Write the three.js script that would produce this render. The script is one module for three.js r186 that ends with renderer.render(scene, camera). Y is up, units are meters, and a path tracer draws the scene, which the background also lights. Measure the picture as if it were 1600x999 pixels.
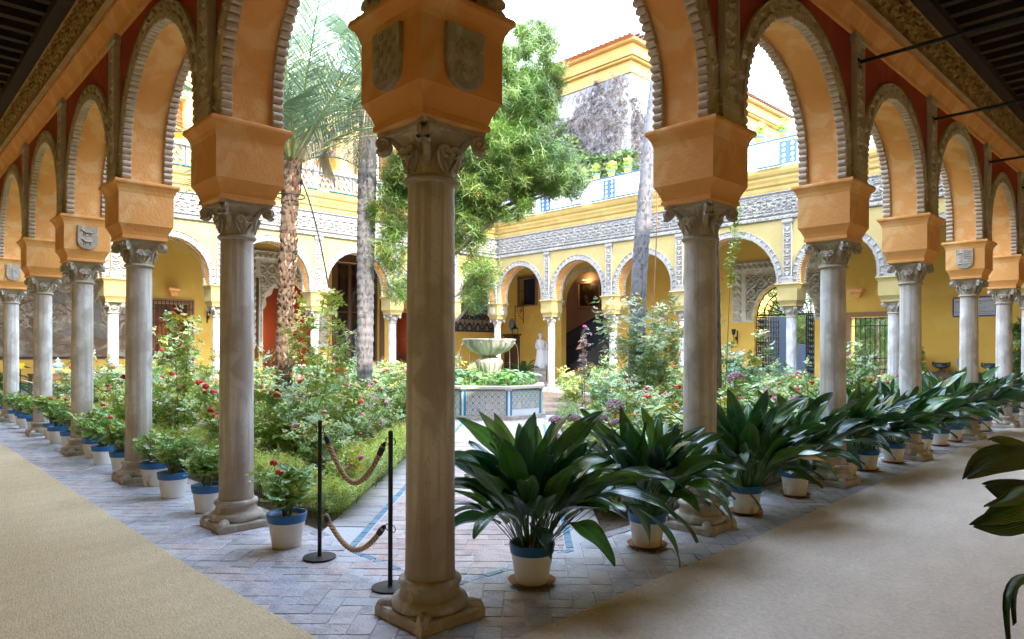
import * as THREE from 'three';
import { mergeGeometries } from 'three/addons/utils/BufferGeometryUtils.js';

// ------------------------------------------------------------------ camera, sky, sun, exposure
// world: x = along the right arcade, -z = along the left arcade, metres, corner column at the origin
const W = 1024, H = 639;
const scene = new THREE.Scene();
const camera = new THREE.PerspectiveCamera(49.81, W / H, 0.05, 400);
camera.setViewOffset(W, H, 0, -30.2, W, H);
camera.position.set(-2.498, 1.6, 3.326);
{ const a = THREE.MathUtils.degToRad(46.36); camera.lookAt(-2.498 + Math.cos(a), 1.6, 3.326 - Math.sin(a)); camera.rotateZ(0.0031); }
const renderer = new THREE.WebGLRenderer({ antialias: true });
renderer.setSize(W, H);
renderer.toneMapping = THREE.LinearToneMapping;
renderer.toneMappingExposure = 5.7;
renderer.shadowMap.enabled = true;
const SUN = new THREE.Vector3(-0.16, 0.86, 1).normalize();
{ // pale bright morning sky, thin high veil
  const w = 256, h = 128, d = new Float32Array(w * h * 4);
  for (let j = 0; j < h; j++) for (let i = 0; i < w; i++) {
    const el = ((j + 0.5) / h - 0.5) * Math.PI, az = ((i + 0.5) / w - 0.5) * 2 * Math.PI;
    const y = Math.sin(el), x = Math.cos(az) * Math.cos(el), z = Math.sin(az) * Math.cos(el);
    const c = x * SUN.x + y * SUN.y + z * SUN.z, t = Math.max(0, y), glow = Math.pow(Math.max(0, c), 6) * 0.5;
    const k = (j * w + i) * 4, g = y < 0 ? 0.35 : 1;
    d[k] = g * (1.66 - 0.92 * t + glow); d[k + 1] = g * (1.9 - 0.9 * t + glow * 0.96); d[k + 2] = g * (2.25 - 0.72 * t + glow * 0.9); d[k + 3] = 1;
  }
  const t = new THREE.DataTexture(d, w, h, THREE.RGBAFormat, THREE.FloatType);
  t.mapping = THREE.EquirectangularReflectionMapping; t.magFilter = THREE.LinearFilter; t.needsUpdate = true;
  scene.background = t; scene.environment = t;
}
const sun = new THREE.DirectionalLight(new THREE.Color(1, 0.91, 0.78), 2.3);
sun.position.copy(SUN).multiplyScalar(60).add(new THREE.Vector3(9, 0, -9)); sun.target.position.set(9, 0, -9);
sun.castShadow = true; sun.shadow.mapSize.set(2048, 2048); sun.shadow.radius = 2;
Object.assign(sun.shadow.camera, { left: -30, right: 30, top: 30, bottom: -30, near: 1, far: 150 });
scene.add(sun, sun.target);

// ------------------------------------------------------------------ helpers
function rng(seed) { let a = seed >>> 0; return () => { a = (a + 0x6D2B79F5) | 0; let t = Math.imul(a ^ (a >>> 15), 1 | a); t = (t + Math.imul(t ^ (t >>> 7), 61 | t)) ^ t; return ((t ^ (t >>> 14)) >>> 0) / 4294967296; }; }
const R0 = rng(77), rr = (a, b, R = R0) => a + (b - a) * R();
const { clamp, lerp, smoothstep } = THREE.MathUtils, PI = Math.PI;
function hash(i, j, s) { let h = Math.imul(i, 374761393) + Math.imul(j, 668265263) + Math.imul(s, 2246822519); h = Math.imul(h ^ (h >>> 13), 1274126177); return ((h ^ (h >>> 16)) >>> 0) / 4294967296; }
// value noise, tiling every p cells
function vn(x, y, s = 1, p = 4096) {
  const i = Math.floor(x), j = Math.floor(y), fx = x - i, fy = y - j, u = fx * fx * (3 - 2 * fx), v = fy * fy * (3 - 2 * fy), m = (k) => ((k % p) + p) % p;
  const a = hash(m(i), m(j), s), b = hash(m(i + 1), m(j), s), c = hash(m(i), m(j + 1), s), d = hash(m(i + 1), m(j + 1), s);
  return a + (b - a) * u + (c - a) * v + (a - b - c + d) * u * v;
}
function fbm(x, y, o = 4, s = 1, p = 4096) { let t = 0, a = 0.5, n = 0; for (let k = 0; k < o; k++) { t += a * vn(x, y, s + k, p); n += a; x *= 2; y *= 2; p *= 2; a *= 0.5; } return t / n; }
const enc = (c) => { c = clamp(c, 0, 1); return 255 * (c <= 0.0031308 ? c * 12.92 : 1.055 * Math.pow(c, 1 / 2.4) - 0.055); };
function texture(w, h, fn, metres, srgb = true) {       // fn(x, y) in 0..1 gives linear colour (array) or a grey (number)
  const d = new Uint8Array(w * h * 4);
  for (let j = 0; j < h; j++) for (let i = 0; i < w; i++) {
    const c = fn(i / w, j / h), k = (j * w + i) * 4, a = c.length ? c : [c, c, c];
    for (let q = 0; q < 3; q++) d[k + q] = srgb ? enc(a[q]) : 255 * clamp(a[q], 0, 1);
    d[k + 3] = 255;
  }
  const t = new THREE.DataTexture(d, w, h); t.wrapS = t.wrapT = THREE.RepeatWrapping; t.magFilter = THREE.LinearFilter; t.minFilter = THREE.LinearMipmapLinearFilter; t.generateMipmaps = true;
  if (srgb) t.colorSpace = THREE.SRGBColorSpace;
  if (metres) t.repeat.set(1 / metres, 1 / (metres * (h / w)));
  t.needsUpdate = true; return t;
}
const mix3 = (a, b, t) => [lerp(a[0], b[0], t), lerp(a[1], b[1], t), lerp(a[2], b[2], t)];
function mat(color, o = {}) { return new THREE.MeshStandardMaterial({ color: new THREE.Color().setRGB(...color), roughness: 0.85, ...o }); }
function phys(color, o = {}) { return new THREE.MeshPhysicalMaterial({ color: new THREE.Color().setRGB(...color), roughness: 0.5, ...o }); }
const used = {};
function numbered(n) { const k = used[n] = (used[n] ?? -1) + 1; return k ? n + '_' + String(k).padStart(3, '0') : n; }
function tag(o, label, category, group) { o.userData.label = label; o.userData.category = category; o.userData.kind = 'thing'; if (group) o.userData.group = group; return o; }
// u, v are metres along the right and the left arcade
function thing(name, label, category, [u, y, v] = [0, 0, 0], turn = 0, group) { const o = new THREE.Group(); o.name = numbered(name); o.position.set(u, y, -v); o.rotation.y = turn; scene.add(o); return tag(o, label, category, group); }
function part(name, geo, m, parent) { const o = new THREE.Mesh(geo, m); o.name = name; o.castShadow = o.receiveShadow = true; parent.add(o); return o; }
function struct(name, geo, m) { const o = part(numbered(name), geo, m, scene); o.userData.kind = 'structure'; return o; }
function flat(g) { const n = g.index ? g.toNonIndexed() : g; for (const k of Object.keys(n.attributes)) if (!['position', 'normal', 'uv'].includes(k)) n.deleteAttribute(k); if (!n.attributes.uv) n.setAttribute('uv', new THREE.BufferAttribute(new Float32Array(n.attributes.position.count * 2), 2)); if (!n.attributes.normal) n.computeVertexNormals(); return n; }
const merge = (list) => { const g = mergeGeometries(list.map(flat)); g.clearGroups(); return g; };
// uv in metres from position, by the way each face looks
function boxUV(g, ox = 0, oy = 0) {
  g = flat(g); const p = g.attributes.position, uv = g.attributes.uv, a = new THREE.Vector3(), b = new THREE.Vector3(), c = new THREE.Vector3();
  for (let i = 0; i < p.count; i += 3) {
    a.fromBufferAttribute(p, i); b.fromBufferAttribute(p, i + 1); c.fromBufferAttribute(p, i + 2);
    const n = b.clone().sub(a).cross(c.clone().sub(a)), ax = Math.abs(n.x), ay = Math.abs(n.y), az = Math.abs(n.z);
    for (let k = 0; k < 3; k++) { const x = p.getX(i + k), y = p.getY(i + k), z = p.getZ(i + k); if (ay >= ax && ay >= az) uv.setXY(i + k, x + ox, z + oy); else if (ax >= az) uv.setXY(i + k, z + ox, y + oy); else uv.setXY(i + k, x + ox, y + oy); }
  }
  return g;
}
function box(x0, x1, y0, y1, z0, z1) { const g = new THREE.BoxGeometry(x1 - x0, y1 - y0, z1 - z0); g.translate((x0 + x1) / 2, (y0 + y1) / 2, (z0 + z1) / 2); return g; }
// box with chamfered edges
function cbox(w, h, d, c = 0.01) { const s = new THREE.Shape(); const a = w / 2 - c, b = h / 2 - c; s.moveTo(-a, -b); s.lineTo(a, -b); s.lineTo(a, b); s.lineTo(-a, b); s.closePath(); const g = new THREE.ExtrudeGeometry(s, { depth: d - 2 * c, bevelEnabled: true, bevelSize: c, bevelThickness: c, bevelSegments: 1 }); g.translate(0, 0, -d / 2 + c); return flat(g); }
function lathe(pts, seg = 24) { return new THREE.LatheGeometry(pts.map(([r, y]) => new THREE.Vector2(r, y)), seg); }
function tube(pts, r, seg = 20, rad = 6, closed = false) { return new THREE.TubeGeometry(new THREE.CatmullRomCurve3(pts.map((p) => new THREE.Vector3(...p)), closed), seg, r, rad, closed); }
// tapered tube along points, radius from list
function taper(pts, radii, seg = 24, rad = 8) {
  const c = new THREE.CatmullRomCurve3(pts.map((p) => new THREE.Vector3(...p))), g = new THREE.TubeGeometry(c, seg, 1, rad), p = g.attributes.position, q = new THREE.Vector3();
  for (let i = 0; i <= seg; i++) { const t = i / seg; c.getPointAt(t, q); const f = t * (radii.length - 1), k = Math.min(Math.floor(f), radii.length - 2), r = lerp(radii[k], radii[k + 1], f - k); for (let j = 0; j <= rad; j++) { const n = i * (rad + 1) + j; p.setXYZ(n, q.x + (p.getX(n) - q.x) * r, q.y + (p.getY(n) - q.y) * r, q.z + (p.getZ(n) - q.z) * r); } }
  g.computeVertexNormals(); return g;
}
// a square stack of mouldings: rows of [half width, y]
function squareStack(rows, top = true) { const pts = rows.map(([h, y]) => new THREE.Vector2(h * Math.SQRT2, y)); if (top) { pts.unshift(new THREE.Vector2(0.001, rows[0][1])); pts.push(new THREE.Vector2(0.001, rows[rows.length - 1][1])); } const g = new THREE.LatheGeometry(pts, 4, PI / 4); const n = flat(g); n.computeVertexNormals(); return boxUV(n); }
function ext(shape, depth, o = {}) { return flat(new THREE.ExtrudeGeometry(shape, { depth, bevelEnabled: false, curveSegments: 24, ...o })); }
function rectShape(x0, x1, y0, y1) { const s = new THREE.Shape(); s.moveTo(x0, y0); s.lineTo(x1, y0); s.lineTo(x1, y1); s.lineTo(x0, y1); s.closePath(); return s; }
function rectHole(x0, x1, y0, y1) { const s = new THREE.Path(); s.moveTo(x0, y0); s.lineTo(x0, y1); s.lineTo(x1, y1); s.lineTo(x1, y0); s.closePath(); return s; }
function ellipseShape(rx, ry) { const s = new THREE.Shape(); s.absellipse(0, 0, rx, ry, 0, 2 * PI); return s; }
// a relief: a sheet in x, y whose height above z = 0 is depth * fn(x, y)
function relief(w, h, nx, ny, fn, depth, x0 = 0, y0 = 0) {
  const g = new THREE.PlaneGeometry(w, h, nx, ny), p = g.attributes.position, uv = g.attributes.uv;
  for (let i = 0; i < p.count; i++) { const x = p.getX(i) + w / 2 + x0, y = p.getY(i) + h / 2 + y0; const e = (x - x0 < 1e-4 || x0 + w - x < 1e-4 || y - y0 < 1e-4 || y0 + h - y < 1e-4); p.setXYZ(i, x, y, e ? -0.02 : depth * fn(x, y)); uv.setXY(i, x, y); }
  g.computeVertexNormals(); return g;
}
const inst = (name, geo, m, list, parent, colors) => {    // a part made of many small copies nobody could count
  const o = new THREE.InstancedMesh(geo, m, list.length); list.forEach((x, i) => { o.setMatrixAt(i, x); if (colors) o.setColorAt(i, colors[i]); });
  o.name = name; o.castShadow = o.receiveShadow = true; o.userData.kind = 'stuff'; parent.add(o); return o;
};
const M4 = (pos, quat, s) => new THREE.Matrix4().compose(pos, quat, typeof s === 'number' ? new THREE.Vector3(s, s, s) : s);
const V3 = (x, y, z) => new THREE.Vector3(x, y, z), Q = (x, y, z, o = 'YXZ') => new THREE.Quaternion().setFromEuler(new THREE.Euler(x, y, z, o));
const nth = ['corner', 'first', 'second', 'third', 'fourth', 'fifth', 'sixth', 'seventh', 'eighth', 'ninth', 'tenth', 'eleventh', 'twelfth', 'thirteenth', 'fourteenth', 'fifteenth', 'sixteenth', 'seventeenth', 'eighteenth', 'nineteenth', 'twentieth'];

// ------------------------------------------------------------------ plan of the courtyard
const U = [0, 3.0185, 6.0082, 8.8786, 12.1684, 14.9418, 17.4755];   // columns of the right arcade
const V = [0, 2.9074, 5.8837, 8.778, 11.8249, 15.4142, 18.5306];    // columns of the left arcade
const VW = [0, 2.909, 5.6782, 9.3239, 12.272, 15.3559, 18.5306];    // far right arcade
const UX = [0, 2.7612, 5.6556, 8.95, 12.1168, 14.9, 17.4755];       // far left arcade
const UE = U[6], VE = V[6], GD = 4.2, T = 0.23, SPR = 3.57;         // gallery depth, half wall thickness, spring line
const UB = UE + GD, VB = VE + GD;

// ------------------------------------------------------------------ surfaces
const fine = texture(256, 256, (x, y) => 0.5 * fbm(x * 32, y * 32, 4, 5, 32) + 0.5 * fbm(x * 6, y * 6, 3, 9, 6), 0.6, false);
function plaster(base, light, dark, metres, seed, contrast = 1) {
  return texture(512, 512, (x, y) => {
    const wx = fbm(x * 5, y * 5, 3, seed + 11, 5) * 1.4, wy = fbm(x * 5, y * 5, 3, seed + 17, 5) * 1.4;
    const a = fbm(x * 6 + wx, y * 6 + wy, 5, seed, 6), b = fbm(x * 24, y * 24, 4, seed + 31, 24), c = fbm(x * 3 + 0.4 * wy, y * 3, 3, seed + 41, 3);
    let k = mix3(base, light, clamp(smoothstep(a, 0.5, 0.66) * (0.35 + 0.65 * b) * 1.3 * contrast, 0, 1));
    k = mix3(k, dark, clamp(smoothstep(c, 0.55, 0.8) * 0.6 * contrast + smoothstep(b, 0.6, 0.8) * 0.2, 0, 1));
    return k;
  }, metres);
}
const orangeMap = plaster([0.82, 0.385, 0.115], [0.87, 0.51, 0.21], [0.72, 0.29, 0.07], 1.7, 3);
const M = {
  orange: mat([1, 1, 1], { map: orangeMap, bumpMap: fine, bumpScale: 0.006, roughness: 0.9 }),
  yellow: mat([1, 1, 1], { map: plaster([0.36, 0.275, 0.105], [0.385, 0.30, 0.125], [0.31, 0.22, 0.07], 2.6, 60, 0.7), bumpMap: fine, bumpScale: 0.003, roughness: 0.9 }),
  ochre: mat([1, 1, 1], { map: plaster([0.80, 0.50, 0.095], [0.84, 0.57, 0.14], [0.70, 0.38, 0.055], 2.8, 90, 0.9), bumpMap: fine, bumpScale: 0.004, roughness: 0.9 }),
  red: mat([1, 1, 1], { map: plaster([0.36, 0.055, 0.026], [0.42, 0.085, 0.04], [0.26, 0.036, 0.018], 1.9, 120, 0.8), bumpMap: fine, bumpScale: 0.004, roughness: 0.85 }),
  cornice: mat([1, 1, 1], { map: plaster([0.37, 0.25, 0.072], [0.41, 0.285, 0.095], [0.30, 0.19, 0.045], 2.2, 75, 0.8), bumpMap: fine, bumpScale: 0.003 }),
  white: mat([0.7, 0.72, 0.74], { bumpMap: fine, bumpScale: 0.003 }),
  stucco: mat([1, 1, 1], { map: plaster([0.55, 0.47, 0.36], [0.66, 0.59, 0.48], [0.40, 0.33, 0.25], 1.1, 150), bumpMap: fine, bumpScale: 0.004 }),
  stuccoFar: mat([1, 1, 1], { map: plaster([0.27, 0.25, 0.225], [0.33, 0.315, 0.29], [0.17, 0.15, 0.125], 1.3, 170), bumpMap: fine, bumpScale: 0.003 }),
  stuccoGold: mat([1, 1, 1], { map: plaster([0.46, 0.31, 0.14], [0.55, 0.40, 0.20], [0.33, 0.21, 0.09], 0.9, 190), bumpMap: fine, bumpScale: 0.004 }),
  wood: mat([1, 1, 1], { map: texture(256, 256, (x, y) => { const g = fbm(x * 3, y * 48, 4, 7, 3), b = fbm(x * 2, y * 5, 3, 8, 2); return mix3([0.075, 0.032, 0.015], [0.17, 0.08, 0.035], g * 0.8 + b * 0.3 - 0.15); }, 1.1), roughness: 0.6 }),
  beam: mat([1, 1, 1], { map: texture(256, 256, (x, y) => { const g = fbm(x * 4, y * 40, 4, 27, 4), b = fbm(x * 3, y * 5, 3, 28, 3); return mix3([0.022, 0.012, 0.007], [0.07, 0.04, 0.02], g * 0.7 + b * 0.4 - 0.15); }, 0.9), roughness: 0.75 }),
  iron: mat([0.02, 0.02, 0.022], { roughness: 0.55, metalness: 0.3 }),
  glass: phys([0.9, 0.92, 0.92], { transmission: 1, thickness: 0, roughness: 0.05 }),
  dark: mat([0.018, 0.014, 0.012], { roughness: 0.8 }),
  terracotta: mat([0.34, 0.13, 0.065], { bumpMap: fine, bumpScale: 0.003 }),
};

// ------------------------------------------------------------------ columns
const shaftMap = (() => { const t = texture(512, 1024, (x, y) => {
  const warp = fbm(x * 4, y * 8, 4, 301, 4) * 1.6, vein = Math.abs(Math.sin((x * 2 + y * 5 + warp * 1.4) * PI * 3)), cl = fbm(x * 6 + warp, y * 10, 5, 305, 6), st = fbm(x * 22, y * 2.2, 4, 311, 22), sp = fbm(x * 60, y * 120, 2, 313, 60);
  let c = mix3([0.49, 0.455, 0.41], [0.73, 0.71, 0.68], smoothstep(cl, 0.3, 0.7));
  c = mix3(c, [0.33, 0.33, 0.34], (1 - smoothstep(vein, 0, 0.25)) * 0.28);
  c = mix3(c, [0.40, 0.31, 0.22], smoothstep(st, 0.48, 0.72) * 0.55);
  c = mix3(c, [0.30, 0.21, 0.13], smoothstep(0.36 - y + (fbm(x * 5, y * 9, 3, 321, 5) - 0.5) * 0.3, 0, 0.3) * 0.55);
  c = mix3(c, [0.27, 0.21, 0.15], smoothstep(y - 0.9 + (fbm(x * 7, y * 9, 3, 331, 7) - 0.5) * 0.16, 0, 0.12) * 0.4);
  c = mix3(c, [0.2, 0.16, 0.12], smoothstep(sp, 0.78, 0.88) * 0.35);
  return c;
}); t.repeat.set(1, 1); return t; })();
const shaftBump = texture(256, 512, (x, y) => fbm(x * 24, y * 48, 4, 341, 24) * 0.6 + fbm(x * 5, y * 8, 3, 343, 5) * 0.4, 0, false);
M.marble = mat([1, 1, 1], { map: shaftMap, bumpMap: shaftBump, bumpScale: 0.004, roughness: 0.62 });
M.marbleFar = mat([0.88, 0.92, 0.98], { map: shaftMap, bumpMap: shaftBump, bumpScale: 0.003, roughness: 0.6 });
M.stone = mat([1, 1, 1], { map: plaster([0.42, 0.36, 0.28], [0.55, 0.50, 0.43], [0.25, 0.19, 0.13], 0.5, 360, 1.1), bumpMap: fine, bumpScale: 0.006, roughness: 0.75 });
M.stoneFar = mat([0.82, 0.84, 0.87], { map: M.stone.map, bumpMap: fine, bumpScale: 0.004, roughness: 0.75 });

const shaftGeo = (() => { const g = lathe([[0.148, 0.245], [0.153, 0.262], [0.149, 0.29], [0.1465, 0.6], [0.1455, 1.3], [0.143, 2.0], [0.139, 2.585]], 40), p = g.attributes.position, uv = g.attributes.uv; for (let i = 0; i < p.count; i++) uv.setXY(i, uv.getX(i), (p.getY(i) - 0.24) / 2.36); return g; })();
const plinthGeo = boxUV(merge([
  squareStack([[0.232, 0], [0.236, 0.012], [0.236, 0.055], [0.226, 0.07]]),
  ...[[1, 1], [1, -1], [-1, 1], [-1, -1]].map(([a, b]) => { // leaf spurs reaching from the torus to the corners
    const pts = [], g = new THREE.SphereGeometry(1, 10, 6, 0, PI * 2, 0, PI / 2); g.scale(0.042, 0.05, 0.075); g.rotateY(Math.atan2(a, b)); g.translate(a * 0.178, 0.066, b * 0.178); return g; }),
]));
const baseGeo = (() => { const g = lathe([[0.02, 0.066], [0.205, 0.066], [0.226, 0.082], [0.23, 0.105], [0.218, 0.132], [0.2, 0.141], [0.186, 0.144], [0.178, 0.163], [0.172, 0.188], [0.171, 0.2], [0.183, 0.206], [0.19, 0.222], [0.184, 0.24], [0.172, 0.247], [0.14, 0.249]], 40); const p = g.attributes.position, uv = g.attributes.uv; for (let i = 0; i < p.count; i++) uv.setXY(i, uv.getX(i) * 1.2, p.getY(i)); return g; })();
const ringGeo = lathe([[0.13, 2.575], [0.152, 2.58], [0.166, 2.594], [0.166, 2.606], [0.152, 2.62], [0.13, 2.625]], 36);
const bellGeo = (() => { // vase of the capital: round below, squarer and flared above, with broad leaves
  const n = 48, m = 16, pos = [], uv = [], idx = [];
  for (let j = 0; j <= m; j++) for (let i = 0; i <= n; i++) {
    const t = j / m, a = i / n * 2 * PI, sq = Math.pow(1 / Math.max(Math.abs(Math.cos(a)), Math.abs(Math.sin(a))), 0.9), corner = Math.pow(Math.abs(Math.sin(2 * a)), 3);
    const leaf = 0.5 + 0.5 * Math.cos(8 * a), up = smoothstep(t, 0.55, 1);
    let r = 0.142 + 0.014 * t + 0.022 * up * up + corner * 0.05 * up * up + 0.012 * leaf * smoothstep(t, 0.05, 0.3) * (1 - smoothstep(t, 0.45, 0.6));
    r = lerp(r, r * sq, up * 0.25);
    pos.push(Math.cos(a) * r, 2.62 + t * 0.255, Math.sin(a) * r); uv.push(i / n, t * 0.25);
  }
  for (let j = 0; j < m; j++) for (let i = 0; i < n; i++) { const a = j * (n + 1) + i, b = a + 1, c = a + n + 1, d = c + 1; idx.push(a, c, b, b, c, d); }
  const g = new THREE.BufferGeometry(); g.setAttribute('position', new THREE.Float32BufferAttribute(pos, 3)); g.setAttribute('uv', new THREE.Float32BufferAttribute(uv, 2)); g.setIndex(idx); g.computeVertexNormals(); return g;
})();
const abacusGeo = (() => { const s = new THREE.Shape(), k = 0.222; s.moveTo(-k, -k); for (const [ax, ay, cx, cy] of [[k, -k, 0, -0.15], [k, k, 0.15, 0], [-k, k, 0, 0.15], [-k, -k, -0.15, 0]]) s.quadraticCurveTo(cx, cy, ax, ay); const g = new THREE.ExtrudeGeometry(s, { depth: 0.026, bevelEnabled: true, bevelSize: 0.008, bevelThickness: 0.008, bevelSegments: 1, curveSegments: 6 }); g.rotateX(-PI / 2); g.translate(0, 2.872, 0); return boxUV(g); })();
const volutePts = []; for (let k = 0; k <= 26; k++) { const a = k / 26 * PI * 3.4, r = 0.05 * (1 - k / 32); volutePts.push([Math.cos(a) * r, Math.sin(a) * r, 0]); }
const voluteGeo = (() => { // corner scroll with its stalk, pointing along +x
  const sc = [1, -1].map((s) => { const g = taper(volutePts, [0.016, 0.013, 0.009], 30, 6); g.rotateX(PI); g.rotateZ(-0.9); g.translate(0.292, 2.822, s * 0.026); return g; });
  const drum = new THREE.CylinderGeometry(0.03, 0.03, 0.052, 12); drum.rotateX(PI / 2); drum.translate(0.292, 2.822, 0);
  const stalk = taper([[0.142, 2.66, 0], [0.155, 2.74, 0], [0.185, 2.81, 0], [0.24, 2.862, 0], [0.295, 2.866, 0]], [0.02, 0.026, 0.028, 0.026, 0.02], 14, 8);
  return boxUV(merge([...sc, drum, stalk]));
})();
const flowerGeo = (() => { // face ornament half way up: two small scrolls and a leaf
  const sc = [1, -1].map((s) => { const g = taper(volutePts.map(([x, y, z]) => [x * 0.8, y * 0.8, z]), [0.013, 0.011, 0.007], 26, 6); if (s < 0) g.rotateY(PI); g.translate(s * 0.036, 2.745, 0.178); return g; });
  const bud = new THREE.SphereGeometry(0.02, 8, 6); bud.translate(0, 2.72, 0.188); const tip = new THREE.ConeGeometry(0.022, 0.07, 7); tip.rotateX(PI); tip.translate(0, 2.68, 0.172);
  const st = [1, -1].map((s) => taper([[s * 0.02, 2.64, 0.145], [s * 0.06, 2.7, 0.15], [s * 0.075, 2.745, 0.165]], [0.014, 0.012, 0.01], 8, 6));
  return boxUV(merge([...sc, bud, tip, ...st]));
})();
const impostGeo = squareStack([[0.225, 2.898], [0.25, 2.902], [0.25, 2.935], [0.242, 2.94], [0.256, 2.985], [0.278, 3.03], [0.296, 3.062], [0.3, 3.066], [0.3, 3.425], [0.305, 3.44], [0.313, 3.47], [0.334, 3.51], [0.352, 3.528], [0.357, 3.536], [0.357, 3.558], [0.35, 3.57]]);
const shieldShape = (k = 1) => { const s = new THREE.Shape(), w = 0.125 * k, h = 0.165 * k; s.moveTo(-w, h); s.lineTo(w, h); s.lineTo(w, -h * 0.3); s.bezierCurveTo(w, -h * 0.75, w * 0.5, -h * 0.95, 0, -h); s.bezierCurveTo(-w * 0.5, -h * 0.95, -w, -h * 0.75, -w, -h * 0.3); s.closePath(); return s; };
const shieldGeo = boxUV(ext(shieldShape(), 0.022, { bevelEnabled: true, bevelSize: 0.008, bevelThickness: 0.008, bevelSegments: 2 }));
// charges carved on the shields, in front of z = 0.03
const wiggle = (pts, r = 0.008) => taper(pts.map(([x, y]) => [x, y, 0.032]), [r, r * 1.2, r * 0.8], 16, 5);
const charges = {
  chequers: () => { const l = []; for (let i = 0; i < 5; i++) for (let j = 0; j < 6; j++) if ((i + j) % 2) { for (let k = 0; k < 3; k++) for (let q = 0; q < 2; q++) l.push(cbox(0.009, 0.016, 0.016, 0.002).translate(-0.094 + i * 0.043 + k * 0.014, 0.118 - j * 0.046 + q * 0.02, 0.03)); } else l.push(cbox(0.038, 0.04, 0.008, 0.002).translate(-0.08 + i * 0.041, 0.125 - j * 0.046, 0.028)); return l.filter((g) => { g.computeBoundingBox(); return g.boundingBox.min.y > -0.14; }); },
  baskets: () => { const l = []; for (const y of [0.05, -0.085]) { const b = new THREE.SphereGeometry(0.042, 12, 6, 0, 2 * PI, PI / 2, PI / 2); b.scale(1, 1, 0.5); b.translate(0, y, 0.03); l.push(b); for (const s of [-1, 1]) for (let k = 0; k < 6; k++) { const a = -0.9 + k * 0.55; l.push(wiggle([[s * 0.034, y + 0.01], [s * (0.05 + 0.018 * Math.cos(a)), y + 0.028 + 0.012 * Math.sin(a)], [s * (0.06 + 0.035 * Math.cos(a)), y + 0.018 + 0.04 * Math.sin(a)]], 0.004)); } l.push(wiggle([[-0.035, y], [-0.02, y + 0.042], [0.02, y + 0.042], [0.035, y]], 0.005)); } return l; },
  beasts: () => { const l = []; for (const y of [0.07, -0.06]) { l.push(wiggle([[-0.06, y + 0.03], [-0.03, y + 0.005], [0.02, y + 0.008], [0.05, y + 0.002]], 0.017)); l.push(wiggle([[-0.06, y + 0.03], [-0.075, y + 0.042], [-0.09, y + 0.03]], 0.012)); for (const x of [-0.045, -0.02, 0.03, 0.05]) l.push(wiggle([[x, y], [x - 0.01, y - 0.025], [x - 0.004, y - 0.045]], 0.006)); l.push(wiggle([[0.05, y], [0.085, y + 0.01], [0.09, y + 0.05]], 0.006)); } return l; },
  escutcheons: () => { const l = []; for (const [x, y] of [[0, 0.075], [0, 0], [0, -0.08], [-0.062, 0], [0.062, 0]]) l.push(ext(shieldShape(0.2), 0.012).translate(x, y, 0.028)); return l; },
  castle: () => { const l = [cbox(0.006, 0.28, 0.012, 0.002).translate(0, 0.01, 0.03)]; for (let k = 0; k < 6; k++) l.push(wiggle([[0.015, 0.12 - k * 0.04], [0.06, 0.128 - k * 0.04], [0.108, 0.12 - k * 0.04]], 0.007)); l.push(cbox(0.05, 0.09, 0.012, 0.003).translate(-0.062, 0.0, 0.03)); for (const y of [0.1, -0.09]) l.push(wiggle([[-0.1, y], [-0.06, y + 0.012], [-0.025, y]], 0.011)); return l; },
};
const shields = [];
function addShield(...a) { shields.push(a); }
function carveShield(block, kind, turn, m) { const s = part('carved_shield', shieldGeo, m, block); s.position.set(Math.sin(turn) * 0.3, 3.245, Math.cos(turn) * 0.3); s.rotation.y = turn; part('carved_charge', boxUV(merge(charges[kind]())), m, s); s.scale.setScalar(1.02); return s; }
function makeColumn(near, label, block) {
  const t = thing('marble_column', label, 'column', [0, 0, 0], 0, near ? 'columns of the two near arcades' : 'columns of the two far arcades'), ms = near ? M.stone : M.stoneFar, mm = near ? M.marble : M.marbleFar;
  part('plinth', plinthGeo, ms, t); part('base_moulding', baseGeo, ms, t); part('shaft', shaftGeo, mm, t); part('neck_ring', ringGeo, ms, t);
  const cap = part('capital', bellGeo, ms, t); part('abacus', abacusGeo, ms, cap);
  for (let k = 0; k < 4; k++) { const v = part('volute', voluteGeo, ms, cap); v.rotation.y = PI / 4 + k * PI / 2; const f = part('carved_scroll', flowerGeo, ms, cap); f.rotation.y = k * PI / 2; }
  part('impost_block', impostGeo, block, t); return t;
}
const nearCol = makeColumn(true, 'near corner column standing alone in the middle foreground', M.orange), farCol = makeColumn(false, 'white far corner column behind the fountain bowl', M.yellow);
let usedNear = false, usedFar = false; const blockOf = (c) => c.children[c.children.length - 1];
function placeColumn(u, v, near, label, turn) {
  let c; if (near) { c = usedNear ? nearCol.clone() : nearCol; usedNear = true; } else { c = usedFar ? farCol.clone() : farCol; usedFar = true; }
  if (c !== nearCol && c !== farCol) { c.name = numbered('marble_column'); scene.add(c); }
  c.userData = { ...c.userData, label }; c.position.set(u, 0, -v);
  c.children[2].rotation.y = turn; return c;
}
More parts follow.
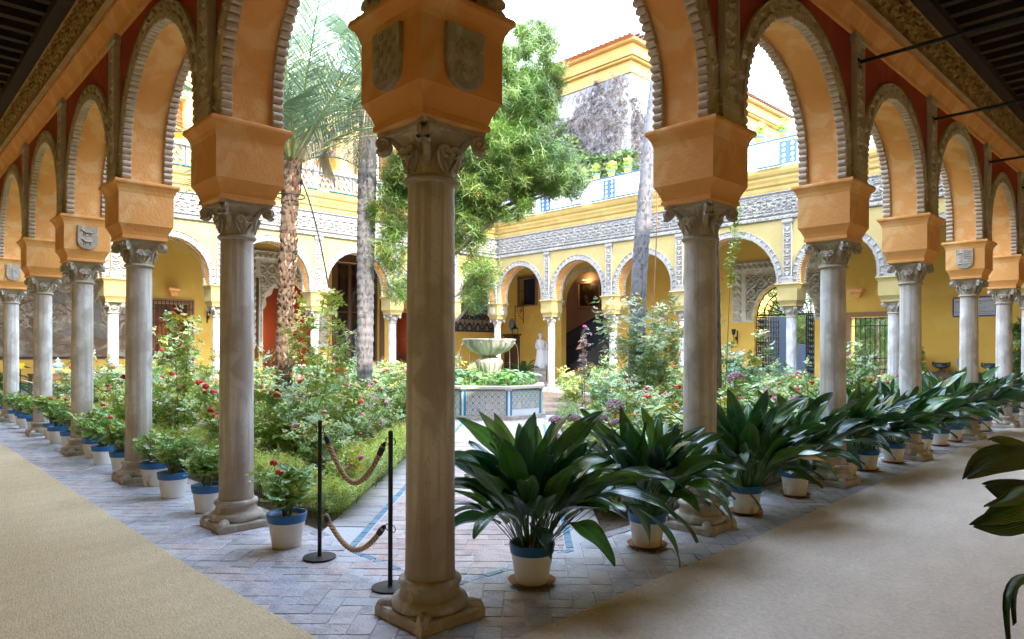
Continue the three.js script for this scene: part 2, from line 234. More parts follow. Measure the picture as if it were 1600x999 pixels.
{
  const c = placeColumn(0, 0, true, 'nearest marble column, at the corner, with two carved shields on its block', 0.4);
  addShield(blockOf(c), 'chequers', -PI / 2, M.stone); addShield(blockOf(c), 'baskets', 0, M.stone);
  for (let k = 1; k < 6; k++) { const a = placeColumn(0, V[k], true, `${nth[k]} marble column to the left of the corner column, behind the flower pots`, k * 1.1); if (k === 3) { a.userData.label = 'third column left of the corner, under a shield with two beasts'; addShield(blockOf(a), 'beasts', 0, M.stone); } if (k === 5) { a.userData.label = 'fifth column left of the corner, under a shield of five escutcheons'; addShield(blockOf(a), 'escutcheons', 0, M.stone); } }
  for (let k = 1; k < 6; k++) { const a = placeColumn(U[k], 0, true, `${nth[k]} marble column to the right of the corner column, among the dark leafy pots`, k * 1.7 + 0.5); if (k === 4) { a.userData.label = 'fourth column right of the corner, under a shield split in two'; addShield(blockOf(a), 'castle', -PI / 2, M.stone); } }
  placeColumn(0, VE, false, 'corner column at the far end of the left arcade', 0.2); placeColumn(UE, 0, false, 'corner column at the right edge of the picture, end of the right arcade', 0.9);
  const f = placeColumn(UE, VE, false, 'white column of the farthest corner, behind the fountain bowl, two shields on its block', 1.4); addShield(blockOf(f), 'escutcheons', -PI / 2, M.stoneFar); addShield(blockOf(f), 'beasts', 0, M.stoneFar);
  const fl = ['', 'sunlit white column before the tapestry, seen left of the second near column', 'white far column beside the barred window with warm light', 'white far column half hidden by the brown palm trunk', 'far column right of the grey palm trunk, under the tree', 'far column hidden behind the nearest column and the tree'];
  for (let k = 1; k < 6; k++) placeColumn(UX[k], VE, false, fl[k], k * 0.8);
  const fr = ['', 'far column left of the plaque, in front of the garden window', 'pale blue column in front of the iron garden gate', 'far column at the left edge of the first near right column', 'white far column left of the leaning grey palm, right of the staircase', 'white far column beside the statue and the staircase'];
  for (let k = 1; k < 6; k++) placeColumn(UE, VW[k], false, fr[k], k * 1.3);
}

shields.forEach((a) => carveShield(...a));

// ------------------------------------------------------------------ carved plaster
// leafy arabesque, mirrored inside each cell
function arab(x, y, cx, cy, s) {
  let a = x / cx, b = y / cy; a = a - Math.floor(a); b = b - Math.floor(b); const mx = Math.abs(a - 0.5) * cx, my = b * cy;
  const wx = (fbm(mx * 9, my * 9, 2, s) - 0.5) * 0.16, wy = (fbm(mx * 9, my * 9, 2, s + 5) - 0.5) * 0.16;
  const n = fbm((mx + wx) * 13, (my + wy) * 13, 2, s + 9), r = 1 - Math.abs(n - 0.5) * 6, n2 = fbm((mx + wx) * 26, (my + wy) * 26, 1, s + 19);
  return clamp(0.05 + 0.85 * smoothstep(r, 0.0, 0.35) + 0.3 * (n2 - 0.5) - 0.4 * smoothstep(n2, 0.6, 0.68), 0, 1);
}
function rosettes(x, y, c, s) { // rings with a flower in the middle, for friezes
  let a = x / c; a = a - Math.floor(a) - 0.5; const dx = a * c, dy = y, r = Math.hypot(dx, dy), th = Math.atan2(dy, dx);
  const ring = 1 - smoothstep(Math.abs(r - c * 0.4), 0.012, 0.03), fl = 1 - smoothstep(r - c * (0.14 + 0.06 * Math.cos(6 * th)), 0, 0.02), el = (1 - smoothstep(Math.abs(Math.abs(dx) - c * 0.25 - 0.05 * Math.cos(dy * 22)), 0.01, 0.026));
  return clamp(Math.max(ring, fl, el * 0.8), 0, 1);
}
const friezeFn = (y0, y1) => (x, y) => { const t = (y - y0) / (y1 - y0); if (t < 0.14 || t > 0.92) return 0.75 + 0.25 * Math.sign(Math.sin(x * 2 * PI / 0.055)) * (t < 0.1 || t > 0.95 ? 1 : 0); if (t < 0.18 || t > 0.88) return 0.05; return Math.max(arab(x, y - y0, 0.3, 0.6, 51), rosettes(x, y - (y0 + (y1 - y0) * 0.52), 0.6, 3) * 0.8 * (0.55 + 0.45 * vn(x * 9, y * 9, 5))); };
const innerFn = (y0, y1) => (x, y) => { const t = (y - y0) / (y1 - y0); if (t < 0.1 || t > 0.93) return 0.9; if (t < 0.15) return 0.1; return arab(x, y - y0, 0.5, 0.62, 77) * 0.9; };
const pilFn = (w) => (x, y) => { const e = Math.min(x + w / 2, w / 2 - x); if (e < 0.03) return 0.9; if (e < 0.042) return 0.1; return arab(x + 0.085, y, 0.17, 0.33, 91) * 0.9; };
const PW = 0.27, PY0 = 3.575;
function pilasterGeo(y1) {
  const h = y1 - PY0, nx = 27, ny = Math.round(h / 0.011), body = relief(PW, h - 0.32, nx, ny, pilFn(PW), 0.042, -PW / 2, PY0 + 0.2); body.translate(0, 0, 0.03);
  const back = box(-PW / 2 + 0.003, PW / 2 - 0.003, PY0, y1, -0.02, 0.026), foot = [[0.165, 0, 0.05], [0.15, 0.05, 0.13], [0.16, 0.13, 0.15], [0.145, 0.15, 0.2]].map(([hw, a, b]) => box(-hw, hw, PY0 + a, PY0 + b, -0.015, hw - 0.09)), head = [[0.15, 0.12, 0.09], [0.165, 0.09, 0.05], [0.155, 0.05, 0]].map(([hw, a, b]) => box(-hw, hw, y1 - a, y1 - b, -0.015, hw - 0.085));
  return boxUV(merge([body, back, ...foot, ...head]));
}
// outline helpers for one arch: centre 0, radius r, springing at y = s, legs down to SPR
const archR = (a, b) => (b - a) / 2 - 0.3, archS = (r) => (r > 1.35 ? 3.62 : 3.8);
function bandGeo(r, s) { // carved band round the arch
  const leg = s - SPR - 0.005, L = 2 * leg + PI * (r + 0.1), n = Math.round(L / 0.0125), m = 12, pos = [], uv = [], idx = [];
  for (let i = 0; i <= n; i++) for (let j = 0; j <= m; j++) {
    const t = i / n * L, q = 0.02 + 0.14 * j / m; let x, y;
    if (t < leg) { x = -(r + q); y = SPR + 0.005 + t; } else if (t > L - leg) { x = r + q; y = SPR + 0.005 + (L - t); } else { const a = PI - (t - leg) / (r + 0.1); x = Math.cos(a) * (r + q); y = s + Math.sin(a) * (r + q); }
    const rim = j >= m - 1 || j <= 1, z = (j === 0 || j === m) ? -0.02 : rim ? 0.034 : 0.003 + 0.036 * arab(t, q, 0.21, 0.16, 131);
    pos.push(x, y, z); uv.push(t, q);
  }
  for (let i = 0; i < n; i++) for (let j = 0; j < m; j++) { const a = i * (m + 1) + j, b = a + 1, c = a + m + 1, d = c + 1; idx.push(a, b, c, b, d, c); }
  const g = new THREE.BufferGeometry(); g.setAttribute('position', new THREE.Float32BufferAttribute(pos, 3)); g.setAttribute('uv', new THREE.Float32BufferAttribute(uv, 2)); g.setIndex(idx); g.computeVertexNormals(); return g;
}
function cuspGeo(r, s, seed) { // the scalloped edge that hangs into the opening
  const leg = s - SPR - 0.006, L = 2 * leg + PI * r, n = Math.round(L / 0.072), out = [], inn = [], k = 7, at = (t, q) => { if (t < leg) return [-(r + q), SPR + 0.006 + t]; if (t > L - leg) return [r + q, SPR + 0.006 + (L - t)]; const a = PI - (t - leg) / r; return [Math.cos(a) * (r + q), s + Math.sin(a) * (r + q)]; };
  for (let i = 0; i <= 60; i++) out.push(at(i / 60 * L, 0.03));
  for (let i = 0; i < n; i++) { const w = 0.05 + 0.012 * (hash(i, 3, seed) - 0.5); for (let q = 0; q < k; q++) { const f = q / k; inn.push(at((i + f) / n * L, 0.004 - w * Math.pow(Math.sin(PI * f), 0.55))); } }
  inn.push(at(L, 0.004)); inn.reverse();
  const sh = new THREE.Shape([...out, ...inn].map(([x, y]) => new THREE.Vector2(x, y)));
  return boxUV(ext(sh, 0.085, { bevelEnabled: true, bevelSize: 0.006, bevelThickness: 0.008, bevelSegments: 1 }));
}
// ------------------------------------------------------------------ one arcade wall: local x along it, local z towards the court
const cache = {}, once = (k, f) => (cache[k] ??= f());
function archHole(c, r, s) { const p = new THREE.Path(); p.moveTo(c - r, SPR - 1); p.lineTo(c - r, s); p.absarc(c, s, r, PI, 0, true); p.lineTo(c + r, SPR - 1); p.closePath(); return p; }
function wallShape(x0, x1, y1, cols) { // one outline with the arches cut in from below
  const s = new THREE.Shape(); s.moveTo(x0, SPR); s.lineTo(x0, y1); s.lineTo(x1, y1); s.lineTo(x1, SPR);
  for (let k = cols.length - 1; k > 0; k--) { const r = archR(cols[k - 1], cols[k]), c = (cols[k - 1] + cols[k]) / 2, sp = archS(r); s.lineTo(c + r, SPR); s.lineTo(c + r, sp); s.absarc(c, sp, r, 0, PI, false); s.lineTo(c - r, SPR); }
  s.closePath(); return s;
}
function arcade(label, at, turn, cols, through, far, opts = {}) {
  const t = thing('arcade_wall', label, 'arcade', at, turn), L = cols[cols.length - 1], e = through ? T : -T;
  part('masonry', boxUV(ext(wallShape(-e, L + e, 6.96, cols), 2 * T).translate(0, 0, -T)), M.orange, t);
  const ci = through ? T : T + 0.0145, gi = through ? T + 0.0155 : T;
  part('court_plaster', boxUV(ext(wallShape(ci, L - ci, 6.4, cols), 0.014).translate(0, 0, T)), M.yellow, t);
  part('gallery_plaster', boxUV(ext(wallShape(-gi, L + gi, 6.2, cols), 0.014).translate(0, 0, -T - 0.014)), M.red, t);
  const zc = T + 0.014, zg = -T - 0.014;
  for (let k = 1; k < cols.length; k++) {
    const r = archR(cols[k - 1], cols[k]), c = (cols[k - 1] + cols[k]) / 2, s = archS(r), key = r.toFixed(3), band = once('b' + key, () => bandGeo(r, s)), cusp = once('c' + key, () => cuspGeo(r, s, k));
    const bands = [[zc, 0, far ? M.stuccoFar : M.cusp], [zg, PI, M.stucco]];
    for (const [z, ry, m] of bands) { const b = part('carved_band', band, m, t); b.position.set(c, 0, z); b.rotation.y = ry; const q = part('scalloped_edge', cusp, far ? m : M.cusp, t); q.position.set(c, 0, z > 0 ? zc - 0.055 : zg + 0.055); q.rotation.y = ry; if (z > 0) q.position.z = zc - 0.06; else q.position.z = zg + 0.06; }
  }
  for (let k = 0; k < cols.length; k++) {
    const end = k === 0 || k === cols.length - 1;
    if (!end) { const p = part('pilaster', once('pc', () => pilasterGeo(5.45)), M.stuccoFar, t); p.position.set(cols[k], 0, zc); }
    if (!end || through) { const p = part('pilaster', once('pg', () => pilasterGeo(5.3)), M.stucco, t); p.position.set(cols[k] + (end ? (k ? 0.09 : -0.09) : 0), 0, zg); p.rotation.y = PI; }
  }
  const x0 = T + 0.02, x1 = L - T - 0.02;
  // court side: frieze, cornice
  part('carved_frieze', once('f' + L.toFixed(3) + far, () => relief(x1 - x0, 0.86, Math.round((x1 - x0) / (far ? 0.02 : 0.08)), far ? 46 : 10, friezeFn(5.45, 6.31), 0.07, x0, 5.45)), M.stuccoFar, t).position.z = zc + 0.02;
  const prof = new THREE.Shape(); [[0, 6.3], [0.06, 6.3], [0.075, 6.36], [0.075, 6.45], [0.12, 6.5], [0.135, 6.58], [0.17, 6.66], [0.17, 6.72], [0.22, 6.78], [0.25, 6.86], [0.25, 6.98], [0, 6.98]].forEach(([a, b], i) => i ? prof.lineTo(a, b) : prof.moveTo(a, b));
  { const g = ext(prof, x1 - x0 + 0.02); g.rotateY(PI / 2); g.scale(1, 1, -1); const p = g.attributes.position; // profile to z, length to x
    const q = []; for (let i = 0; i < p.count; i += 3) for (const k of [0, 2, 1]) q.push(p.getX(i + k), p.getY(i + k), p.getZ(i + k)); const w = new THREE.BufferGeometry(); w.setAttribute('position', new THREE.Float32BufferAttribute(q, 3)); w.computeVertexNormals(); part('cornice', boxUV(w).translate(x0 - 0.01, 0, T), M.cornice, t); }
  // gallery side: sloping band, carved frieze
  const gx0 = through ? -T - 0.166 : -T - 0.0135, gx1 = L - gx0;
  const cove = new THREE.Shape(); [[0, 5.28], [0.03, 5.29], [0.045, 5.34], [0.10, 5.42], [0.135, 5.47], [0.15, 5.475], [0.15, 5.53], [0.135, 5.54], [0.135, 6.2], [0, 6.2]].forEach(([a, b], i) => i ? cove.lineTo(a, b) : cove.moveTo(a, b));
  { const g = ext(cove, gx1 - gx0); g.rotateY(PI / 2); g.translate(gx0, 0, zg); part('sloping_band', boxUV(g), M.orange, t); }
  part('inner_frieze', relief(gx1 - gx0, 0.58, Math.round((gx1 - gx0) / (far ? 0.08 : 0.014)), far ? 8 : 38, innerFn(5.54, 6.12), 0.07, -(gx1), 5.54), M.stuccoGold, t).rotation.y = PI;
  t.children[t.children.length - 1].position.z = zg - 0.14;
  return t;
}
M.cusp = mat([1, 1, 1], { map: plaster([0.55, 0.43, 0.32], [0.68, 0.57, 0.46], [0.38, 0.28, 0.20], 0.5, 155), bumpMap: fine, bumpScale: 0.004 });
const rev = (a) => a.map((x) => a[a.length - 1] - x).reverse();
arcade('near left arcade wall of orange scalloped arches with red spandrels', [0, 0, 0], PI / 2, V, true, false);
arcade('near right arcade wall of orange scalloped arches with red spandrels', [UE, 0, 0], PI, rev(U), false, false);
arcade('far right yellow arcade wall with carved frieze, under the white parapet', [UE, 0, VE], -PI / 2, rev(VW), true, true);
arcade('far left yellow arcade wall with carved frieze, under the stone balustrade', [0, 0, VE], 0, UX, false, true);

// ------------------------------------------------------------------ ground, floors, paths
const soilMap = texture(512, 512, (x, y) => { const a = fbm(x * 8, y * 8, 5, 401, 8), b = fbm(x * 60, y * 60, 3, 405, 60); return mix3(mix3([0.11, 0.075, 0.05], [0.19, 0.14, 0.1], a), [0.05, 0.035, 0.025], smoothstep(b, 0.55, 0.75) * 0.7); }, 2.4);
M.soil = mat([1, 1, 1], { map: soilMap, bumpMap: fine, bumpScale: 0.03, roughness: 1 });
struct('ground', boxUV(new THREE.PlaneGeometry(600, 600, 8, 8).rotateX(-PI / 2).translate(9, -0.12, -9)), mat([0.2, 0.18, 0.15]));
{ // earth of the beds, slightly uneven
  const g = new THREE.PlaneGeometry(UE - 0.6, VE - 0.6, 120, 120).rotateX(-PI / 2).translate(UE / 2, 0, -VE / 2), p = g.attributes.position;
  for (let i = 0; i < p.count; i++) p.setY(i, -0.055 + 0.05 * (fbm(p.getX(i) * 2, p.getZ(i) * 2, 3, 411) - 0.5));
  g.computeVertexNormals(); struct('garden_soil', boxUV(g), M.soil);
}
const E0 = 0.42;                                     // edge of the gallery paving towards the beds
const brickMap = texture(256, 256, (x, y) => { const a = fbm(x * 6, y * 6, 5, 421, 6), b = fbm(x * 30, y * 30, 3, 425, 30); const k = 0.5 + 0.85 * a + 0.3 * (b - 0.5); return [k, k * (0.98 + 0.06 * (a - 0.5)), k]; }, 0.7, true);
const brickBump = texture(256, 256, (x, y) => fbm(x * 20, y * 20, 4, 431, 20), 0.35, false);
const BR = (c) => mat(c, { map: brickMap, bumpMap: brickBump, bumpScale: 0.008, roughness: 0.48 });
const greyBricks = [[0.48, 0.47, 0.49], [0.52, 0.49, 0.50], [0.46, 0.47, 0.51], [0.53, 0.46, 0.45], [0.49, 0.49, 0.53], [0.55, 0.53, 0.53]].map(BR), redBricks = [[0.56, 0.43, 0.38], [0.60, 0.48, 0.43], [0.54, 0.40, 0.35], [0.62, 0.52, 0.47], [0.57, 0.46, 0.43]].map(BR);
M.mortar = mat([0.56, 0.55, 0.54], { bumpMap: brickBump, bumpScale: 0.006, roughness: 0.9 });
function brickGeos(a, b) { return [0, 1, 2, 3, 4, 5, 6, 7].map((k) => { const g = cbox(a, b, 0.03, 0.004); g.rotateX(-PI / 2); const p = g.attributes.position; for (let i = 0; i < p.count; i++) if (p.getY(i) > 0) p.setY(i, p.getY(i) + (hash(Math.round(p.getX(i) * 50) + 40, Math.round(p.getZ(i) * 50) + 40, k) - 0.5) * 0.004); g.computeVertexNormals(); return boxUV(g.translate(0, -0.015, 0), k * 0.31, k * 0.17); }); }
// lays bricks in a parent; the 300 nearest as bricks of their own, the rest joined
function lay(parent, spots, geos, mats, name = 'brick') {
  spots.sort((p, q) => p.d - q.d);
  const rest = mats.map(() => []);
  spots.forEach((s, i) => {
    const k = Math.floor(hash(i, 7, 3) * geos.length), m = Math.floor(hash(i, 9, 4) * mats.length);
    const y = 0.002 + (hash(i, 2, 8) - 0.5) * 0.004, q = Q((hash(i, 4, 1) - 0.5) * 0.012, s.a, (hash(i, 5, 1) - 0.5) * 0.012), sc = V3(s.w ?? 1, 1, s.dp ?? 1);
    if (i < 300) { const b = part(name, geos[k], mats[m], parent); b.position.set(s.u, y, -s.v); b.quaternion.copy(q); b.scale.copy(sc); } else rest[m].push(geos[k].clone().applyMatrix4(M4(V3(s.u, y, -s.v), q, sc)));
  });
  rest.forEach((l, m) => { if (l.length) part(name + '_field', merge(l), mats[m], parent).userData.kind = 'stuff'; });
}
function herring(b, gap, inside, ang, ext2) { // 45 degree herringbone of bricks 2b by b
  const out = [], c = Math.cos(ang), s = Math.sin(ang);
  for (let j = -ext2; j < ext2; j++) for (let k = -ext2; k < ext2; k++) for (const q of [0, 1]) {
    const x = j + 4 * k, px = q ? (x + 3 + 0.5) * b : (x + 1) * b, py = q ? (j + 1) * b : (j + 0.5) * b, u = c * px - s * py, v = s * px + c * py;
    if (inside(u, v)) out.push({ u, v, a: ang + (q ? PI / 2 : 0), d: Math.hypot(u + 2.5, v + 3.3) });
  }
  return out;
}
const HALF = 1.14 / Math.SQRT2;                      // half width of the diagonal path
{
  const s = new THREE.Shape(); s.moveTo(-GD, -GD); s.lineTo(UB, -GD); s.lineTo(UB, VB); s.lineTo(-GD, VB); s.closePath();
  s.holes.push(rectHole(E0, UE - E0, E0, VE - E0));
  const floor = struct('gallery_floor', boxUV(ext(s, 0.1).rotateX(-PI / 2).translate(0, -0.1035, 0)), BR([0.56, 0.56, 0.58]));
  const b = 0.145, near = (u, v) => (u > -0.86 && u < E0 - 0.07 && v > -0.9 && v < 13.5) || (v > -0.75 && v < E0 - 0.07 && u > -0.86 && u < 11);
  lay(floor, herring(b, 0.006, near, PI / 4, 70), brickGeos(2 * b - 0.005, b - 0.005), greyBricks);
  // long kerb stones along the beds
  const ks = brickGeos(0.42, 0.11), km = [[0.36, 0.33, 0.30], [0.42, 0.39, 0.36], [0.33, 0.31, 0.30]].map(BR), spots = [];
  for (let x = 2.25; x < 16.8; x += 0.43) { spots.push({ u: x, v: E0 - 0.005, a: 0, d: Math.hypot(x, 0) }); spots.push({ u: E0 - 0.005, v: x, a: PI / 2, d: x }); }
  lay(floor, spots, ks, km, 'kerb_stone');
}
{ // diagonal path to the fountain, with its blue tile line and stone margins
  const sh = new THREE.Shape(); sh.moveTo(E0, E0); sh.lineTo(2.15, E0); sh.lineTo(9.9, 9.9 - 1.73); sh.lineTo(8.3, 8.3 + 1.73); sh.lineTo(E0, 2.15); sh.closePath();
  const path = struct('garden_path', boxUV(ext(sh, 0.08).rotateX(-PI / 2).translate(0, -0.0835, 0)), M.mortar);
  const b = 0.15, fc = [8.74, 9.27], wob = 0.07;
  const spots = [], S2 = Math.SQRT2, onPath = (p, q, a, d, w, dp) => ({ u: (p + q) / S2, v: (p - q) / S2, a, d, w, dp });
  for (let j = 0; j < 88; j++) { // running bond across the path, cut at its edges
    const p = 0.62 + (j + 0.5) * b, e = p - 0.57, q0 = Math.max(-0.795, -e), q1 = Math.min(0.885, e); if (q1 - q0 < 0.1) continue;
    for (let q = q0 - (j % 2) * b * 1.0 - hash(j, 1, 77) * 0.03; q < q1; q += 2 * b) { const s0 = Math.max(q, q0), s1 = Math.min(q + 2 * b, q1), m = onPath(p, (s0 + s1) / 2, -PI / 4, p, (s1 - s0 - 0.007) / (2 * b - 0.007)); if (s1 - s0 < 0.03 || Math.hypot(m.u - fc[0], m.v - fc[1]) < 1.4) continue; spots.push(m); }
  }
  lay(path, spots, brickGeos(2 * b - 0.007, b - 0.007), redBricks);
  const blue = [[0.10, 0.25, 0.40], [0.14, 0.31, 0.46], [0.18, 0.34, 0.44]].map((c) => mat(c, { map: brickMap, roughness: 0.35 })), bs = [], line = (a, c, st) => { const n = Math.round(Math.hypot(c[0] - a[0], c[1] - a[1]) / 0.15); for (let i = 0; i < n; i++) { const t = (i + 0.5) / n; bs.push({ u: lerp(a[0], c[0], t), v: lerp(a[1], c[1], t), a: Math.atan2(c[1] - a[1], c[0] - a[0]), d: t }); } };
  line([0.36, 1.5], [0.36, 0.38]); line([0.42, 0.33], [1.66, 0.33]); line([0.4, 1.59], [7.4, 8.59]); line([1.68, 0.37], [8.3, 6.99]);
  lay(path, bs, brickGeos(0.142, 0.062), blue, 'border_tile');
  const ms = []; for (let k = 0; k < 24; k++) for (const [q, w] of [[-1.045, 1.7], [1.09, 1.5]]) { const p = 1.0 + Math.abs(q) + 0.21 + k * 0.43; ms.push(onPath(p, q, PI / 4, k, 1, w)); }
  lay(path, ms.filter((s) => s.u > 0.46 && s.v > 0.46), brickGeos(0.42, 0.2), [[0.50, 0.46, 0.43], [0.55, 0.49, 0.45], [0.45, 0.42, 0.41]].map(BR), 'kerb_stone');
}
{ // fibre runners
  const cm = texture(1024, 1024, (x, y) => { const a = hash(Math.floor(x * 1024), Math.floor(y * 1024), 9), b = fbm(x * 360, y * 120, 2, 443, 120), c = fbm(x * 3, y * 7, 5, 441, 1); const k = 0.74 + 0.26 * (a - 0.5) + 0.3 * (b - 0.5) + 0.3 * (c - 0.5); return [k, k * 0.99, k * 0.97]; }, 2.3);
  const cb = texture(256, 256, (x, y) => hash(Math.floor(x * 256), Math.floor(y * 256), 5) * 0.5 + 0.5 * fbm(x * 64, y * 20, 2, 449, 20), 0.4, false);
  const runner = (pts, c, seed) => { const s = new THREE.Shape(pts.map(([a, b]) => new THREE.Vector2(a, b))); const g = ext(s, 0.012, { bevelEnabled: true, bevelSize: 0.004, bevelThickness: 0.004, bevelSegments: 2 }).rotateX(-PI / 2).translate(0, 0.004, 0); return [boxUV(g), mat(c, { map: cm, bumpMap: cb, bumpScale: 0.006, roughness: 1 })]; };
  let [g, m] = runner([[-3.5, -3.2], [-0.66, -3.2], [-0.665, 0], [-0.745, 2], [-0.75, 6], [-0.73, 22], [-3.5, 22]], [0.88, 0.70, 0.43]);
  tag(struct('carpet_runner', g, m), 'tan fibre carpet runner along the left gallery', 'carpet').userData.kind = undefined;
  [g, m] = runner([[-0.64, -3.2], [21, -3.0], [21, 0.02], [16.1, -0.05], [7.1, -0.37], [3.3, -0.52], [0.17, -0.62], [-0.64, -0.64]], [0.88, 0.75, 0.60]);
  tag(struct('carpet_runner', g, m), 'beige fibre carpet runner along the right gallery', 'carpet').userData.kind = undefined;
}
// ------------------------------------------------------------------ ceilings and flat roofs
{
  const ring = (o, i) => { const s = rectShape(-o, UE + o, -o, VE + o); s.holes.push(rectHole(-i, UE + i, -i, VE + i)); return s; };
  const boards = struct('gallery_ceiling', boxUV(ext(ring(GD, 0.2), 0.06).rotateX(-PI / 2).translate(0, 6.34, 0)), M.beam);
  const bl = boxUV(box(-1.95, 1.95, 6.2, 6.34, -0.065, 0.065)), bd = boxUV(box(-0.065, 0.065, 6.2, 6.34, -1.95, 1.95));
  for (let v = -0.4; v < 16.5; v += 0.42) part('ceiling_beam', bl, M.beam, boards).position.set(-2.3, 0, -v);
  for (let u = 0.0; u < 18; u += 0.42) part('ceiling_beam', bd, M.beam, boards).position.set(u, 0, 2.3);
  part('wall_plate', boxUV(box(-0.62, -0.3, 6.1, 6.24, -VE - 2, 0.62)), M.beam, boards); part('wall_plate', boxUV(box(-0.3, UE + 2, 6.1, 6.24, 0.3, 0.62)), M.beam, boards);
  struct('roof_terrace', boxUV(ext(ring(GD + 0.2, -0.2), 0.5).rotateX(-PI / 2).translate(0, 6.45, 0)), mat([0.42, 0.26, 0.18]));
}
// ------------------------------------------------------------------ outer walls of the galleries
const wallOf = (label, at, turn, shape, m, d = 0.35) => { const t = thing('gallery_wall', label, 'wall', at, turn); part('plaster_wall', boxUV(ext(shape, d).translate(0, 0, -d)), m, t); return t; };
{ // near ones: plain
  wallOf('plain ochre wall at the back of the near left gallery', [-GD, 0, -GD - 0.35], PI / 2, rectShape(0, VB + GD + 0.7, 0, 7.8), M.ochre);
  wallOf('plain ochre wall at the back of the near right gallery', [UB, 0, -GD], PI, rectShape(0, UB + GD, 0, 7.8), M.ochre);
}
// far left gallery wall: local x = u
const wallL = (() => {
  const s = rectShape(-GD, UB, 0, 6.95);
  s.holes.push(rectHole(5.05, 6.22, 0.95, 3.2));                      // window
  { const p = new THREE.Path(); p.moveTo(8.95, 0.05); p.lineTo(8.95, 3.1); p.absarc(10.1, 3.1, 1.15, PI, 0, true); p.lineTo(11.25, 0.05); p.closePath(); s.holes.push(p); }
  s.holes.push(rectHole(12.15, 14.25, 0.05, 5.3)); s.holes.push(rectHole(14.95, 16.45, 0.05, 3.3));
  return wallOf('ochre far left gallery wall with doors, barred window and tapestries', [0, 0, VB], 0, s, M.ochre);
})();
// far right gallery wall: local x = VB - v
const XR = (v) => VB - v;
const wallR = (() => {
  const s = rectShape(-0.4, XR(-GD) + 0.4, 0, 6.95);
  { const p = new THREE.Path(), c = XR(7.87); p.moveTo(c - 1.12, 0.05); p.lineTo(c - 1.12, 2.9); p.absarc(c, 2.9, 1.12, PI, 0, true); p.lineTo(c + 1.12, 0.05); p.closePath(); s.holes.push(p); }
  s.holes.push(rectHole(XR(5.55), XR(4.1), 0.3, 2.72));
  { const p = new THREE.Path(), c = XR(17.2); p.moveTo(c - 1.45, 0.05); p.lineTo(c - 1.45, 3.75); p.absarc(c, 3.75, 1.45, PI, 0, true); p.lineTo(c + 1.45, 0.05); p.closePath(); s.holes.push(p); }
  s.holes.push(rectHole(XR(21.45), XR(20.35), 3.85, 5.15));
  return wallOf('ochre far right gallery wall with iron gate, staircase arch and plaque', [UB, 0, VB], -PI / 2, s, M.ochre);
})();
// tile dado with painted repeat, glazed
const azulejo = (seed, a, b, c) => texture(128, 128, (x, y) => {
  const u = Math.abs(x - 0.5) * 2, v = Math.abs(y - 0.5) * 2, r = Math.hypot(x - 0.5, y - 0.5) * 2, th = Math.atan2(y - 0.5, x - 0.5), rc = Math.hypot(1 - u, 1 - v), n = fbm(x * 9, y * 9, 3, seed, 9);
  let k = [0.72, 0.72, 0.66];
  if (Math.abs(r - 0.72) < 0.07) k = a; if (r < 0.3 + 0.14 * Math.cos(4 * th)) k = b; if (r < 0.12) k = c; if (rc < 0.36) k = rc < 0.18 ? c : a; if (Math.abs(u - v) < 0.07 && r > 0.5 && r < 0.95) k = b;
  return mix3(k, [0.45, 0.43, 0.38], 0.3 * n);
});
const tileMaps = [azulejo(501, [0.05, 0.14, 0.36], [0.5, 0.22, 0.06], [0.04, 0.28, 0.3]), azulejo(503, [0.04, 0.25, 0.29], [0.10, 0.2, 0.42], [0.55, 0.3, 0.08])];
const tileMats = tileMaps.map((t) => { const q = t.clone(); q.repeat.set(1, 1); q.needsUpdate = true; return phys([0.78, 0.77, 0.74], { map: q, roughness: 0.28, clearcoat: 0.5 }); });
const dadoMap = tileMaps[0].clone(); dadoMap.repeat.set(1 / 0.14, 1 / 0.14); dadoMap.needsUpdate = true; const dadoMat = phys([0.75, 0.8, 0.95], { map: dadoMap, roughness: 0.3, clearcoat: 0.4 });
for (const [a, b] of [[-GD + 0.05, 5], [6.3, 8.3], [16.5, UB - 0.03]]) part('tile_dado', boxUV(box(a, b, 0, 0.5, 0.001, 0.02)), dadoMat, wallL);
for (const [a, b] of [[0.03, 1.9], [XR(15.7), XR(9.9)], [XR(6.6), XR(5.6)], [XR(4.0), XR(-4.1)]]) part('tile_dado', boxUV(box(a, b, 0, 0.5, 0.001, 0.02)), dadoMat, wallR);

